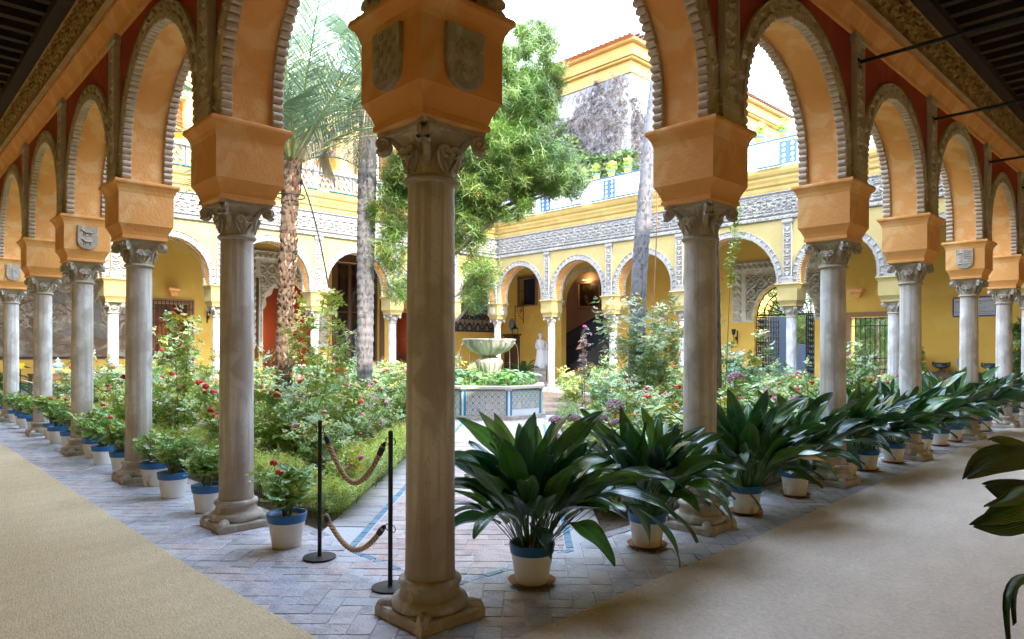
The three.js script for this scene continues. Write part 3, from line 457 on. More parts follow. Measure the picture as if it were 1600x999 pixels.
// rooms seen through the openings: thin shells of their own
M.redroom = mat([0.22, 0.06, 0.025], { bumpMap: fine, bumpScale: 0.003 });
function room(label, at, turn, x0, x1, h, d, m, floorM) { // local z = 0 is the back of the wall; the room lies at negative z
  const t = thing('room_interior', label, 'room', at, turn);
  part('back_wall', boxUV(box(x0, x1, 0, h, -d - 0.1, -d)), m, t); part('side_wall', boxUV(box(x0 - 0.1, x0, 0, h, -d, -0.36)), m, t); part('side_wall', boxUV(box(x1, x1 + 0.1, 0, h, -d, -0.36)), m, t); part('ceiling', boxUV(box(x0 - 0.1, x1 + 0.1, h, h + 0.1, -d - 0.1, -0.36)), M.beam, t); part('floor', boxUV(box(x0, x1, -0.1, 0.01, -d, -0.36)), floorM ?? M.terracotta, t); return t;
}
function lamp(label, [u, y, v], k = 1) {              // lit wall lamp with a shade, its light just before it
  const t = thing('wall_lamp', label, 'lamp', [u, y, v]);
  part('lamp_shade', lathe([[0.07, -0.08], [0.12, 0.1]].reverse(), 16), new THREE.MeshStandardMaterial({ color: new THREE.Color().setRGB(0.9, 0.5, 0.2), emissive: new THREE.Color().setRGB(1, 0.42, 0.1), emissiveIntensity: 0.5 * k, roughness: 0.9, side: THREE.DoubleSide }), t); part('lamp_stand', new THREE.CylinderGeometry(0.015, 0.02, 0.4, 8).translate(0, -0.28, 0), M.iron, t); part('lamp_foot', lathe([[0.001, -0.5], [0.07, -0.5], [0.07, -0.485], [0.02, -0.47]], 14), M.iron, t);
  const l = new THREE.PointLight(new THREE.Color(1, 0.48, 0.16), 1.7 * k, 0, 2); l.position.set(0, 0.22, 0); l.castShadow = true; l.shadow.radius = 4; t.add(l); return t;
}
room('warm lit room behind the barred window of the far left gallery', [0, 0, VB], 0, 4.4, 7.4, 4, 2.6, mat([0.07, 0.032, 0.02]));
room('red room behind the carved plaster doorway', [0, 0, VB], 0, 8.2, 11.7, 4.8, 3.2, M.redroom);
room('dark room behind the tall wooden glazed door', [0, 0, VB], 0, 11.9, 14.5, 5.5, 2.6, mat([0.1, 0.05, 0.035]));
room('red room behind the grille door under the tree', [0, 0, VB], 0, 14.7, 17.0, 4, 2.6, M.redroom);
// lamps stand on small cabinets
function cabinet(label, [u, y, v], w, h, d) { const t = thing('side_table', label, 'table', [u, y, v]); part('table_top', cbox(w, 0.04, d, 0.008).translate(0, h - 0.02, 0), M.wood, t); part('apron', box(-w / 2 + 0.03, w / 2 - 0.03, h - 0.16, h - 0.041, -d / 2 + 0.03, d / 2 - 0.03), M.wood, t); for (const a of [-1, 1]) for (const b of [-1, 1]) part('leg', taper([[a * (w / 2 - 0.05), h - 0.05, b * (d / 2 - 0.05)], [a * (w / 2 - 0.045), h / 2, b * (d / 2 - 0.045)], [a * (w / 2 - 0.05), 0, b * (d / 2 - 0.05)]], [0.028, 0.02, 0.024], 6, 6), M.wood, t); return t; }
for (const [u, v, lab, k] of [[6.1, VB + 1.9, 'barred window', 0.7], [9.35, VB + 2.3, 'carved doorway', 1.5], [16.0, VB + 1.6, 'grille door under the tree', 0.35]]) { cabinet('small table with a lamp inside the ' + lab, [u, 0.01, v], 0.5, 1.4, 0.4); lamp('glowing orange lamp inside the ' + lab, [u, 1.9, v], k); }

// ------------------------------------------------------------------ openings of the far left wall
function bars(t, x0, x1, y0, y1, z, n, rows, r = 0.011) { const gv = new THREE.CylinderGeometry(r, r, y1 - y0, 6), gh = boxUV(box(x0 - 0.02, x1 + 0.02, -0.012, 0.012, -0.008, 0.008)); for (let i = 0; i < n; i++) part('upright_bar', gv, M.iron, t).position.set(lerp(x0, x1, i / (n - 1)), (y0 + y1) / 2, z); for (const y of rows) part('cross_bar', gh, M.iron, t).position.set(0, y, z + 0.014); }
M.surround = mat([0.34, 0.19, 0.10], { bumpMap: fine, bumpScale: 0.003 });
function surround(t, x0, x1, y0, y1, w, m = M.surround, d = 0.04) { const s = rectShape(x0 - w, x1 + w, y0 - w * 0.4, y1 + w); s.holes.push(rectHole(x0, x1, y0, y1)); part('window_surround', boxUV(ext(s, d).translate(0, 0, 0.002)), m, t); }
function casement(t, x0, x1, y0, y1, z, nx, ny, m = M.wood) { // wooden leaves with panes
  const w = (x1 - x0) / nx; for (let i = 0; i < nx; i++) { const a = x0 + i * w, b = a + w, s = rectShape(a + 0.004, b - 0.004, y0, y1), hs = []; const hh = (y1 - y0 - 0.09 - 0.04 * (ny - 1)) / ny; for (let j = 0; j < ny; j++) { const q = y0 + 0.045 + j * (hh + 0.04); s.holes.push(rectHole(a + 0.07, b - 0.07, q, q + hh)); hs.push([q, hh]); } const f = part('window_leaf', boxUV(ext(s, 0.05).translate(0, 0, z)), m, t); for (const [q, h2] of hs) part('pane', box(a + 0.06, b - 0.06, q - 0.01, q + h2 + 0.01, z + 0.02, z + 0.026), M.glass, f); }
}
{
  const t = thing('barred_window', 'barred window glowing warm behind the roses, far left gallery', 'window', [0, 0, VB]);
  surround(t, 5.05, 6.22, 0.95, 3.2, 0.17); casement(t, 5.06, 6.21, 0.96, 3.19, -0.22, 2, 3); bars(t, 4.98, 6.29, 0.9, 3.3, 0.16, 11, [0.95, 1.4, 1.95, 2.5, 3.0, 3.28]);
  part('sill', boxUV(box(4.85, 6.42, 0.76, 0.88, 0.001, 0.2)), M.stoneFar, t);
  for (const [x, y] of [[4.98, 1.4], [6.29, 1.4], [4.98, 3.0], [6.29, 3.0]]) part('bar_anchor', new THREE.CylinderGeometry(0.012, 0.012, 0.16, 6).rotateX(PI / 2).translate(x, y, 0.08), M.iron, t);
}
M.carved = mat([1, 1, 1], { map: plaster([0.62, 0.55, 0.42], [0.74, 0.68, 0.56], [0.46, 0.38, 0.27], 1.1, 150), roughness: 0.9 });
function plasterGate(label, at, turn, x0, x1, y0, y1, ox0, ox1, spring, m = M.carved) { // carved alfiz frame over a round opening
  const t = thing('carved_plaster_surround', label, 'doorway', at, turn), c = (ox0 + ox1) / 2, r = (ox1 - ox0) / 2;
  const s = new THREE.Shape(); s.moveTo(x0, y0); s.lineTo(ox0, y0); s.lineTo(ox0, spring); s.absarc(c, spring, r, PI, 0, true); s.lineTo(ox1, y0); s.lineTo(x1, y0); s.lineTo(x1, y1); s.lineTo(x0, y1); s.closePath();
  part('plaster_panel', boxUV(ext(s, 0.03)), m, t);
  // carved sheets: three borders and two spandrels
  const bw = 0.42; const sheet = (a, b, q, w, fn, d) => part('carved_border', relief(b - a, w - q, Math.round((b - a) / 0.018), Math.round((w - q) / 0.018), fn, d, a, q), m, t).position.z = 0.032;
  const f1 = (x, y) => Math.max(arab(x, y, 0.21, 0.26, 611), 0); sheet(x0 + 0.05, x1 - 0.05, y1 - bw - 0.02, y1 - 0.06, f1, 0.07); sheet(x0 + 0.05, x0 + bw - 0.05, y0 + 0.05, y1 - bw - 0.05, f1, 0.07); sheet(x1 - bw + 0.05, x1 - 0.05, y0 + 0.05, y1 - bw - 0.05, f1, 0.07);
  const a = x0 + bw + 0.12, b = x1 - bw - 0.12, top = y1 - bw - 0.14, star = (x, y) => { if (Math.hypot(x - c, y - spring) < r + 0.05 || (y < spring && Math.abs(x - c) < r + 0.05)) return -0.6; let q = 0; const px = ((x - c) / 0.4), py = (y - spring) / 0.4, dx = px - Math.round(px), dy = py - Math.round(py), rr2 = Math.hypot(dx, dy), th = Math.atan2(dy, dx); q = Math.max(1 - smoothstep(Math.abs(Math.cos(6 * th)) * rr2, 0.03, 0.09), 1 - smoothstep(Math.abs(rr2 - 0.42), 0.03, 0.07)); return q; };
  const sg = relief(b - a, top - y0 - 0.05, Math.round((b - a) / 0.018), Math.round((top - y0) / 0.018), star, 0.07, a, y0 + 0.05).toNonIndexed(), sp = sg.attributes.position, keep = []; for (let i = 0; i < sp.count; i += 3) { const x = (sp.getX(i) + sp.getX(i + 1) + sp.getX(i + 2)) / 3, y = (sp.getY(i) + sp.getY(i + 1) + sp.getY(i + 2)) / 3; if (!(Math.hypot(x - c, y - spring) < r || (y < spring && Math.abs(x - c) < r))) keep.push(i, i + 1, i + 2); } sg.setIndex(keep); part('carved_spandrel', flat(sg), m, t).position.z = 0.03; return t;
}
{
  const t = plasterGate('carved plaster doorway round the red room, behind the brown palm', [0, 0.001, VB - 0.002], 0, 8.3, 11.75, 1.6, 5.5, 8.95, 11.25, 3.1);
  const cusp = new THREE.Shape(), inn = []; for (let i = 0; i <= 44; i++) { const a = PI * i / 44, q = 1.15 - 0.13 * Math.abs(Math.sin(a * 7)); inn.push([10.1 + Math.cos(a) * q, 3.1 + Math.sin(a) * q]); }
  cusp.moveTo(11.3, 2.2); cusp.lineTo(11.3, 3.1); cusp.absarc(10.1, 3.1, 1.2, 0, PI, false); cusp.lineTo(8.9, 2.2); for (const [x, y] of inn.reverse()) cusp.lineTo(x, y); cusp.closePath(); part('lobed_arch', boxUV(ext(cusp, 0.12).translate(0, 0, -0.14)), M.stucco, t);
  const d = thing('wooden_door', 'tall dark panelled wooden door leaf standing open beside the carved doorway', 'door', [8.72, 0, VB - 0.12], -1.25);
  part('door_leaf', boxUV(box(-1.3, 0, 0.02, 4.35, -0.03, 0.03)), M.wood, d); for (let j = 0; j < 3; j++) for (let i = 0; i < 3; i++) part('door_panel', cbox(0.34, [0.9, 1.5, 1.2][j], 0.03, 0.012).translate(-0.23 - i * 0.42, [0.6, 1.95, 3.5][j], 0.035), M.wood, d);
}
{
  const t = thing('glazed_door', 'tall dark wooden glazed door behind the grey palm trunk', 'door', [0, 0, VB]);
  surround(t, 12.15, 14.25, 0.1, 5.3, 0.22, M.wood, 0.07); casement(t, 12.16, 14.24, 1.1, 5.28, -0.2, 3, 2); part('door_board', boxUV(box(12.16, 14.24, 0.05, 1.1, -0.2, -0.15)), M.wood, t);
  for (let i = 0; i < 3; i++) part('door_panel', cbox(0.5, 0.7, 0.03, 0.012).translate(12.51 + i * 0.69, 0.58, -0.14), M.wood, t);
  part('cornice_board', boxUV(box(11.85, 14.55, 5.53, 5.7, 0.002, 0.16)), M.wood, t);
}
{ const t = thing('barred_doorway', 'barred doorway before a red lit room, right of the far column under the tree', 'door', [0, 0, VB]); surround(t, 14.95, 16.45, 0.1, 3.3, 0.14); bars(t, 15.0, 16.4, 0.06, 3.28, -0.1, 12, [0.4, 1.3, 2.2, 3.1]); part('door_board', boxUV(box(14.97, 16.43, 0.06, 0.9, -0.22, -0.17)), M.wood, t); }

// ------------------------------------------------------------------ openings and things on the far right wall (local x = VB - v, local z towards the court)
function scroll(cx, cy, r, turns, a0, dir = 1) { const p = []; for (let i = 0; i <= 18; i++) { const t = i / 18, a = a0 + dir * t * turns * 2 * PI, q = r * (1 - 0.8 * t); p.push([cx + Math.cos(a) * q, cy + Math.sin(a) * q, 0]); } return taper(p, [0.02, 0.017, 0.012], 22, 4); }
{
  plasterGate('carved plaster surround of the iron garden gate', [UB - 0.002, 0, VB], -PI / 2, XR(9.85), XR(6.0), 2.66, 4.95, XR(8.99), XR(6.75), 2.9);
  const g = thing('iron_gate', 'black wrought iron gate with scrolled fan, opening to the garden', 'gate', [UB, 0, VB], -PI / 2), c = XR(7.87), r = 1.1, z = -0.2, y0 = 2.9;
  const fan = []; for (const q of [1.08, 0.82, 0.2]) { const p = []; for (let i = 0; i <= 30; i++) { const a = PI * i / 30; p.push([c + Math.cos(a) * q, y0 + Math.sin(a) * q, z]); } fan.push(tube(p, 0.026, 40, 5)); }
  for (let i = 0; i <= 12; i++) { const a = PI * i / 12; fan.push(tube([[c + Math.cos(a) * 0.2, y0 + Math.sin(a) * 0.2, z], [c + Math.cos(a) * 0.82, y0 + Math.sin(a) * 0.82, z]], 0.02, 4, 5)); if (i < 12) { const b = a + PI / 24; for (const s of [-1, 1]) fan.push(scroll(c + Math.cos(b + s * 0.045) * 0.6, y0 + Math.sin(b + s * 0.045) * 0.6, 0.075, 1.3, b, s).translate(0, 0, z)); fan.push(scroll(c + Math.cos(b) * 0.95, y0 + Math.sin(b) * 0.95, 0.1, 1.4, b, 1).translate(0, 0, z)); } }
  part('scrolled_fan', boxUV(merge(fan)), M.iron, g); part('transom_bar', boxUV(box(c - r, c + r, y0 - 0.03, y0 + 0.03, z - 0.02, z + 0.02)), M.iron, g);
  const leafG = (w) => { const l = []; for (let i = 0; i <= 5; i++) l.push(box(i * w / 5 - 0.014, i * w / 5 + 0.014, 0.1, y0 - 0.04, -0.014, 0.014)); for (const y of [0.12, 1.0, 1.9, y0 - 0.06]) l.push(box(0, w, y - 0.02, y + 0.02, -0.012, 0.012)); for (let j = 0; j < 13; j++) for (let i = 0; i < 2; i++) { l.push(scroll((i + 0.25) * w / 2, 0.25 + j * 0.2, 0.07, 1.2, 0.5, 1)); l.push(scroll((i + 0.75) * w / 2, 0.25 + j * 0.2, 0.07, 1.2, 2.6, -1)); } return boxUV(merge(l)); };
  const fixedG = once('gl', () => leafG(0.34)), openG = once('gl2', () => leafG(0.72));
  const a = part('side_panel', fixedG, M.iron, g); a.position.set(c - r, 0, z); const b = part('side_panel', fixedG, M.iron, g); b.position.set(c + r - 0.34, 0, z);
  const d = part('gate_leaf', openG, M.iron, g); d.position.set(c - r + 0.36, 0, z); d.rotation.y = 1.35; const e = part('gate_leaf', openG, M.iron, g); e.position.set(c + r - 0.36, 0, z); e.rotation.y = PI - 1.3;
}
{
  const t = thing('grille_window', 'brown framed garden window with a black iron grille, left of the plaque', 'window', [UB, 0, VB], -PI / 2);
  surround(t, XR(5.55), XR(4.1), 0.3, 2.72, 0.16); bars(t, XR(5.5), XR(4.15), 0.32, 2.7, 0.1, 10, [0.5, 1.0, 1.36, 2.42, 2.66], 0.013);
  const s = thing('grille_window', 'small dark barred window high above the lantern', 'window', [UB, 0, VB], -PI / 2), x0 = XR(21.45), x1 = XR(20.35);
  surround(s, x0, x1, 3.85, 5.15, 0.16, M.surround, 0.05); part('shutter', boxUV(box(x0 + 0.25, x1 - 0.15, 3.86, 5.14, -0.25, -0.2)), mat([0.02, 0.025, 0.05], { roughness: 0.3 }), s); part('reveal_board', boxUV(box(x0, x1, 3.86, 5.14, -0.32, -0.28)), M.dark, s); bars(s, x0 - 0.02, x1 + 0.02, 3.72, 5.2, 0.12, 9, [3.8, 4.5, 5.15]);
}
{ // staircase hall: plaster room, flight of steps, sloping tile dado, picture with its lamp
  M.pink = mat([0.52, 0.33, 0.22], { bumpMap: fine, bumpScale: 0.002 });
  const t = room('staircase hall with a pale pink wall seen through the arch', [UB, 0, VB], -PI / 2, XR(21.9), XR(15.2), 6.9, 2.9, M.pink);
  const dd = new THREE.Shape(); dd.moveTo(XR(21.3), 0.5); dd.lineTo(XR(21.3), 2.3); dd.lineTo(XR(15.3), 4.83); dd.lineTo(XR(15.3), 3.3); dd.closePath();
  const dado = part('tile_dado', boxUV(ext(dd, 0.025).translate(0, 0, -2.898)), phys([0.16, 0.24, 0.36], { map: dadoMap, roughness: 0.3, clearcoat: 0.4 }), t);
  const edge = (o, w) => { const p = new THREE.Shape(); p.moveTo(XR(21.3), 2.3 + o); p.lineTo(XR(21.3), 2.3 + o + w); p.lineTo(XR(15.3), 4.83 + o + w); p.lineTo(XR(15.3), 4.83 + o); p.closePath(); return boxUV(ext(p, 0.034).translate(0, 0, -2.897)); };
  part('tile_border', edge(-0.14, 0.13), mat([0.05, 0.06, 0.14], { roughness: 0.35 }), dado); part('tile_border', edge(-0.86, 0.06), mat([0.03, 0.03, 0.05], { roughness: 0.4 }), dado);
  M.stepStone = mat([0.09, 0.08, 0.075], { bumpMap: fine, bumpScale: 0.004 });
  const stair = thing('stone_staircase', 'dark stone steps climbing to the right behind the arch', 'staircase', [UB, 0, VB], -PI / 2);
  for (let k = 0; k < 18; k++) part('step', boxUV(box(XR(20.6) + k * 0.3, XR(20.6) + (k + 1) * 0.3 + 0.03, 0, 0.17 * (k + 1), -2.86, -1.3)), M.stepStone, stair);
  const p = thing('framed_painting', 'dark oil painting with a lit picture lamp, above the stairs', 'painting', [UB + 2.86, 4.41, 19.33], -PI / 2);
  const pm = texture(256, 256, (x, y) => { const a = fbm(x * 5, y * 5, 5, 701), b = fbm(x * 14, y * 9, 4, 705), f = smoothstep(0.45 - Math.abs(x - 0.5), 0, 0.4) * smoothstep(0.7 - y, 0, 0.5); return mix3([0.02, 0.012, 0.007], [0.22, 0.12, 0.045], smoothstep(a * 0.6 + b * 0.5, 0.5, 0.75) * (0.35 + f)); });
  part('canvas', new THREE.PlaneGeometry(1.34, 1.2).translate(0, 0, 0.012), mat([1, 1, 1], { map: pm, roughness: 0.4 }), p); const fs = rectShape(-0.75, 0.75, -0.68, 0.68); fs.holes.push(rectHole(-0.66, 0.66, -0.59, 0.59)); part('frame', boxUV(ext(fs, 0.06, { bevelEnabled: true, bevelSize: 0.012, bevelThickness: 0.012, bevelSegments: 1 })), M.surround, p);
  const pl = thing('picture_lamp', 'small lit picture lamp over the dark painting', 'lamp', [UB + 2.62, 5.16, 19.33], -PI / 2); part('lamp_tube', new THREE.CylinderGeometry(0.02, 0.02, 0.5, 10).rotateZ(PI / 2), new THREE.MeshStandardMaterial({ color: new THREE.Color(1, 0.8, 0.5), emissive: new THREE.Color().setRGB(1, 0.62, 0.25), emissiveIntensity: 0.4 }), pl); part('lamp_arm', tube([[0, 0.02, 0], [0, 0.06, -0.1], [0, -0.02, -0.2]], 0.008, 8, 5), M.iron, pl);
  const l = new THREE.PointLight(new THREE.Color(1, 0.66, 0.32), 0.35, 0, 2); l.position.set(0, -0.04, 0); l.castShadow = true; l.shadow.radius = 8; pl.add(l);
  const im = part('impost_moulding', boxUV(box(XR(18.75), XR(18.35), 3.72, 3.86, 0.002, 0.1)), M.stoneFar, wallR); part('impost_moulding', boxUV(box(XR(15.85), XR(15.55), 3.72, 3.86, 0.002, 0.1)), M.stoneFar, wallR);
  const ab = part('arch_border', bandGeo(1.45, 3.76), M.carved, wallR); ab.position.set(XR(17.2), 0, 0.004);
}
{ // tile plaque
  const cv = document.createElement('canvas'); cv.width = 640; cv.height = 300; const c = cv.getContext('2d');
  c.fillStyle = '#cfd3d8'; c.fillRect(0, 0, 640, 300); c.strokeStyle = '#aab0b8'; c.lineWidth = 2; for (let x = 80; x < 640; x += 80) { c.beginPath(); c.moveTo(x, 0); c.lineTo(x, 300); c.stroke(); } for (let y = 75; y < 300; y += 75) { c.beginPath(); c.moveTo(0, y); c.lineTo(640, y); c.stroke(); }
  c.fillStyle = '#2b2440'; c.textAlign = 'center'; const line = (s, y, f) => { c.font = f; c.fillText(s, 320, y); };
  line('Antonio Machado en esta casa 1939', 66, 'bold 34px serif'); line('(Sevilla 1875 - 1939)', 110, '26px serif'); line('Aquí nació', 146, 'bold 28px serif'); line('En la luz, bajo el azul de la tarde', 184, '26px serif'); line('fue el patio su recuerdo', 214, '26px serif'); line('Mi infancia son recuerdos de un patio de Sevilla', 250, 'bold 26px serif'); line('y un huerto claro donde madura el limonero', 284, 'bold 26px serif');
  const tx = new THREE.CanvasTexture(cv); tx.colorSpace = THREE.SRGBColorSpace;
  const t = thing('tile_plaque', 'white tile plaque with dark lettering and blue border on the end wall', 'plaque', [UB - 0.003, 2.93, 2.02], -PI / 2);
  part('lettered_tile', new THREE.PlaneGeometry(1.02, 0.5).translate(0, 0, 0.026), phys([0.82, 0.82, 0.82], { map: tx, roughness: 0.3 }), t); part('backing', box(-0.52, 0.52, -0.255, 0.255, 0, 0.024), M.white, t);
  const bg = cbox(0.098, 0.045, 0.03, 0.004), bm = [phys([0.05, 0.06, 0.26], { roughness: 0.3 }), phys([0.22, 0.05, 0.08], { roughness: 0.3 })]; let q = 0; for (let i = 0; i < 11; i++) for (const y of [-0.278, 0.278]) part('border_tile', bg, bm[q++ % 2], t).position.set(-0.5 + i * 0.1, y, 0.015); for (let j = 0; j < 5; j++) for (const x of [-0.54, 0.54]) { const b = part('border_tile', bg, bm[q++ % 2], t); b.position.set(x, -0.2 + j * 0.1, 0.015); b.rotation.z = PI / 2; }
}
function sconce(label, at, turn) { const t = thing('wall_sconce', label, 'sconce', at, turn); part('back_plate', boxUV(box(-0.02, 0.02, -0.35, 0.15, 0, 0.02)), M.iron, t); part('arm', merge([tube([[0, -0.1, 0.01], [0, -0.22, 0.12], [0, -0.16, 0.26], [0, -0.02, 0.28]], 0.012, 16, 6), scroll(0.0, -0.02, 0.06, 1.2, 0.2).rotateY(PI / 2).translate(0, -0.12, 0.12)]), M.iron, t); part('bowl', lathe([[0.02, 0], [0.05, 0.02], [0.075, 0.13], [0.08, 0.22], [0.07, 0.22], [0.065, 0.13], [0.02, 0.03]], 12).translate(0, -0.02, 0.28), M.iron, t); return t; }
sconce('black iron wall sconce left of the garden gate', [UB, 2.2, 9.65], -PI / 2); sconce('black iron wall sconce right of the barred window with warm light', [6.85, 2.9, VB], 0);
function bracket(label, at, turn) { const t = thing('wall_bracket', label, 'bracket', at, turn); part('bracket_body', squareStack([[0.09, -0.26], [0.13, -0.2], [0.17, -0.08], [0.2, -0.04], [0.23, -0.03], [0.23, 0.03]]), M.orange, t); part('scroll_ornament', merge([scroll(-0.07, -0.12, 0.05, 1.2, 0, 1).translate(0, 0, 0.16), scroll(0.07, -0.12, 0.05, 1.2, PI, -1).translate(0, 0, 0.16)]), M.orange, t); return t; }
bracket('small plaster wall bracket above the warm barred window', [5.65, 3.72, VB - 0.16], 0); bracket('small carved plaster bracket above the garden window grille', [UB - 0.16, 3.62, 5.3], -PI / 2);
{ // lantern on its wall bracket
  const t = thing('hanging_lantern', 'black hanging lantern on a scrolled iron bracket near the far corner', 'lantern', [UB, 0, 21.2], -PI / 2);
  part('bracket_arm', merge([box(-0.015, 0.015, 2.9, 3.75, 0, 0.02), box(-0.012, 0.012, 3.72, 3.75, 0, 0.62), tube([[0, 3.1, 0.02], [0, 3.3, 0.3], [0, 3.68, 0.48]], 0.012, 12, 5), scroll(0, 0, 0.1, 1.4, 0).rotateY(PI / 2).translate(0, 3.52, 0.18)]), M.iron, t);
  for (let k = 0; k < 7; k++) part('chain_bead', new THREE.SphereGeometry(0.035, 8, 6), M.iron, t).position.set(0, 3.66 - k * 0.13, 0.58); part('chain', new THREE.CylinderGeometry(0.008, 0.008, 1.0, 5).translate(0, 3.22, 0.58), M.iron, t);
  part('lantern_roof', lathe([[0.001, 2.86], [0.03, 2.84], [0.05, 2.76], [0.17, 2.66], [0.17, 2.63], [0.02, 2.63]].reverse(), 8).translate(0, 0, 0.58), M.iron, t); part('lantern_glass', lathe([[0.13, 2.3], [0.155, 2.63]].reverse(), 8).translate(0, 0, 0.58), M.glass, t); part('lantern_base', lathe([[0.14, 2.31], [0.15, 2.28], [0.08, 2.22], [0.001, 2.19]], 8).translate(0, 0, 0.58), M.iron, t);
  for (let k = 0; k < 8; k++) part('lantern_rib', tube([[Math.cos(k * PI / 4) * 0.135, 2.3, 0.58 + Math.sin(k * PI / 4) * 0.135], [Math.cos(k * PI / 4) * 0.16, 2.63, 0.58 + Math.sin(k * PI / 4) * 0.16]], 0.008, 2, 4), M.iron, t);
  const c = thing('wall_plate_dish', 'grey blue oval dish hung on the wall left of the lantern', 'wall dish', [UB - 0.002, 2.87, 22.0], -PI / 2); part('dish', lathe([[0.001, 0.03], [0.2, 0.02], [0.27, 0.05], [0.28, 0.04], [0.2, 0.0], [0.001, 0]], 24).rotateX(PI / 2).scale(0.8, 1.15, 1), phys([0.30, 0.33, 0.38], { roughness: 0.3 }), c); part('painted_rim', new THREE.TorusGeometry(0.21, 0.015, 6, 24).scale(0.8, 1.15, 1).translate(0, 0, 0.035), phys([0.1, 0.14, 0.28], { roughness: 0.3 }), c);
  const d = thing('wooden_door', 'dark low wooden door in the far corner behind the fountain bowl', 'door', [UB - 0.003, 0, 22.0], -PI / 2); part('door_leaf', boxUV(box(-0.55, 0.55, 0.05, 2.3, 0, 0.05)), M.wood, d); for (let j = 0; j < 2; j++) for (let i = 0; i < 2; i++) part('door_panel', cbox(0.36, 0.85, 0.03, 0.012).translate(-0.25 + i * 0.5, 0.65 + j * 1.0, 0.055), M.wood, d); const fs = rectShape(-0.67, 0.67, 0, 2.42); fs.holes.push(rectHole(-0.555, 0.555, -0.01, 2.305)); part('door_frame', boxUV(box(-0.67, 0.67, 2.305, 2.4, 0, 0.07)), M.wood, d);
}
// ------------------------------------------------------------------ tapestries
function tapestryTex(seed, base, hi, lo, accent) { return texture(768, 576, (x, y) => {
  const wx = fbm(x * 5, y * 5, 3, seed) * 0.5, wy = fbm(x * 5 + 9, y * 5, 3, seed + 3) * 0.5, a = fbm(x * 14 + wx * 8, y * 14 + wy * 8, 4, seed + 7), b = fbm(x * 40 + wx * 8, y * 40, 3, seed + 11), fold = Math.abs(Math.sin((x * 14 + y * 4 + wx * 14 + a * 4) * PI)), hills = smoothstep(y + 0.25 * (wx - 0.2), 0.25, 0.32);
  let c = mix3(lo, base, smoothstep(a, 0.3, 0.6)); c = mix3(c, hi, smoothstep(fold, 0.6, 0.95) * smoothstep(b, 0.35, 0.6) * hills); c = mix3(c, lo, smoothstep(b, 0.58, 0.72) * 0.7); c = mix3(c, accent, smoothstep(fbm(x * 7, y * 7, 3, seed + 21), 0.62, 0.7) * 0.7);
  const e = Math.min(x, 1 - x, (1 - y) * 0.75, y * 0.75); if (e < 0.018) c = [0.10, 0.06, 0.05]; const th = Math.sin(x * 900) * 0.03; return c.map((q) => q + th * q); }); }
function tapestry(label, at, turn, w, h, tx) { const t = thing('wall_tapestry', label, 'tapestry', at, turn), g = new THREE.PlaneGeometry(w, h, 60, 10), p = g.attributes.position; for (let i = 0; i < p.count; i++) p.setZ(i, 0.03 + 0.012 * Math.sin(p.getX(i) * 7) * (0.4 + 0.6 * (0.5 - p.getY(i) / h))); g.computeVertexNormals(); part('woven_cloth', g, mat([1, 1, 1], { map: tx, roughness: 1, side: THREE.DoubleSide }), t); part('hanging_rod', new THREE.CylinderGeometry(0.02, 0.02, w + 0.2, 8).rotateZ(PI / 2).translate(0, h / 2, 0.035), M.wood, t); return t; }
tapestry('large beige tapestry behind the blue jar, left end of the far gallery', [2.45, 3.0, VB - 0.002], 0, 3.9, 3.5, tapestryTex(801, [0.42, 0.36, 0.28], [0.66, 0.6, 0.5], [0.22, 0.15, 0.10], [0.24, 0.25, 0.25]));
{
  const dk = tapestryTex(821, [0.16, 0.11, 0.07], [0.42, 0.3, 0.18], [0.05, 0.035, 0.025], [0.05, 0.07, 0.1]); tapestry('dark tapestry in the far corner, seen through the arch left of the fountain', [19.4, 4.35, VB - 0.002], 0, 4.0, 2.0, dk);
  const bt = texture(512, 128, (x, y) => { let a = x * 7; a = Math.abs(a - Math.floor(a) - 0.5) * 2; const n = 1 - Math.abs(fbm(a * 3 + 2, y * 5, 3, 831) - 0.5) * 7, e = Math.min(y, 1 - y); return e < 0.07 ? [0.05, 0.03, 0.02] : mix3([0.30, 0.23, 0.15], [0.03, 0.035, 0.05], smoothstep(n, 0.1, 0.5)); }); tapestry('patterned dark blue border cloth hung under the corner tapestry', [19.4, 2.9, VB - 0.002], 0, 4.0, 0.85, bt);
}
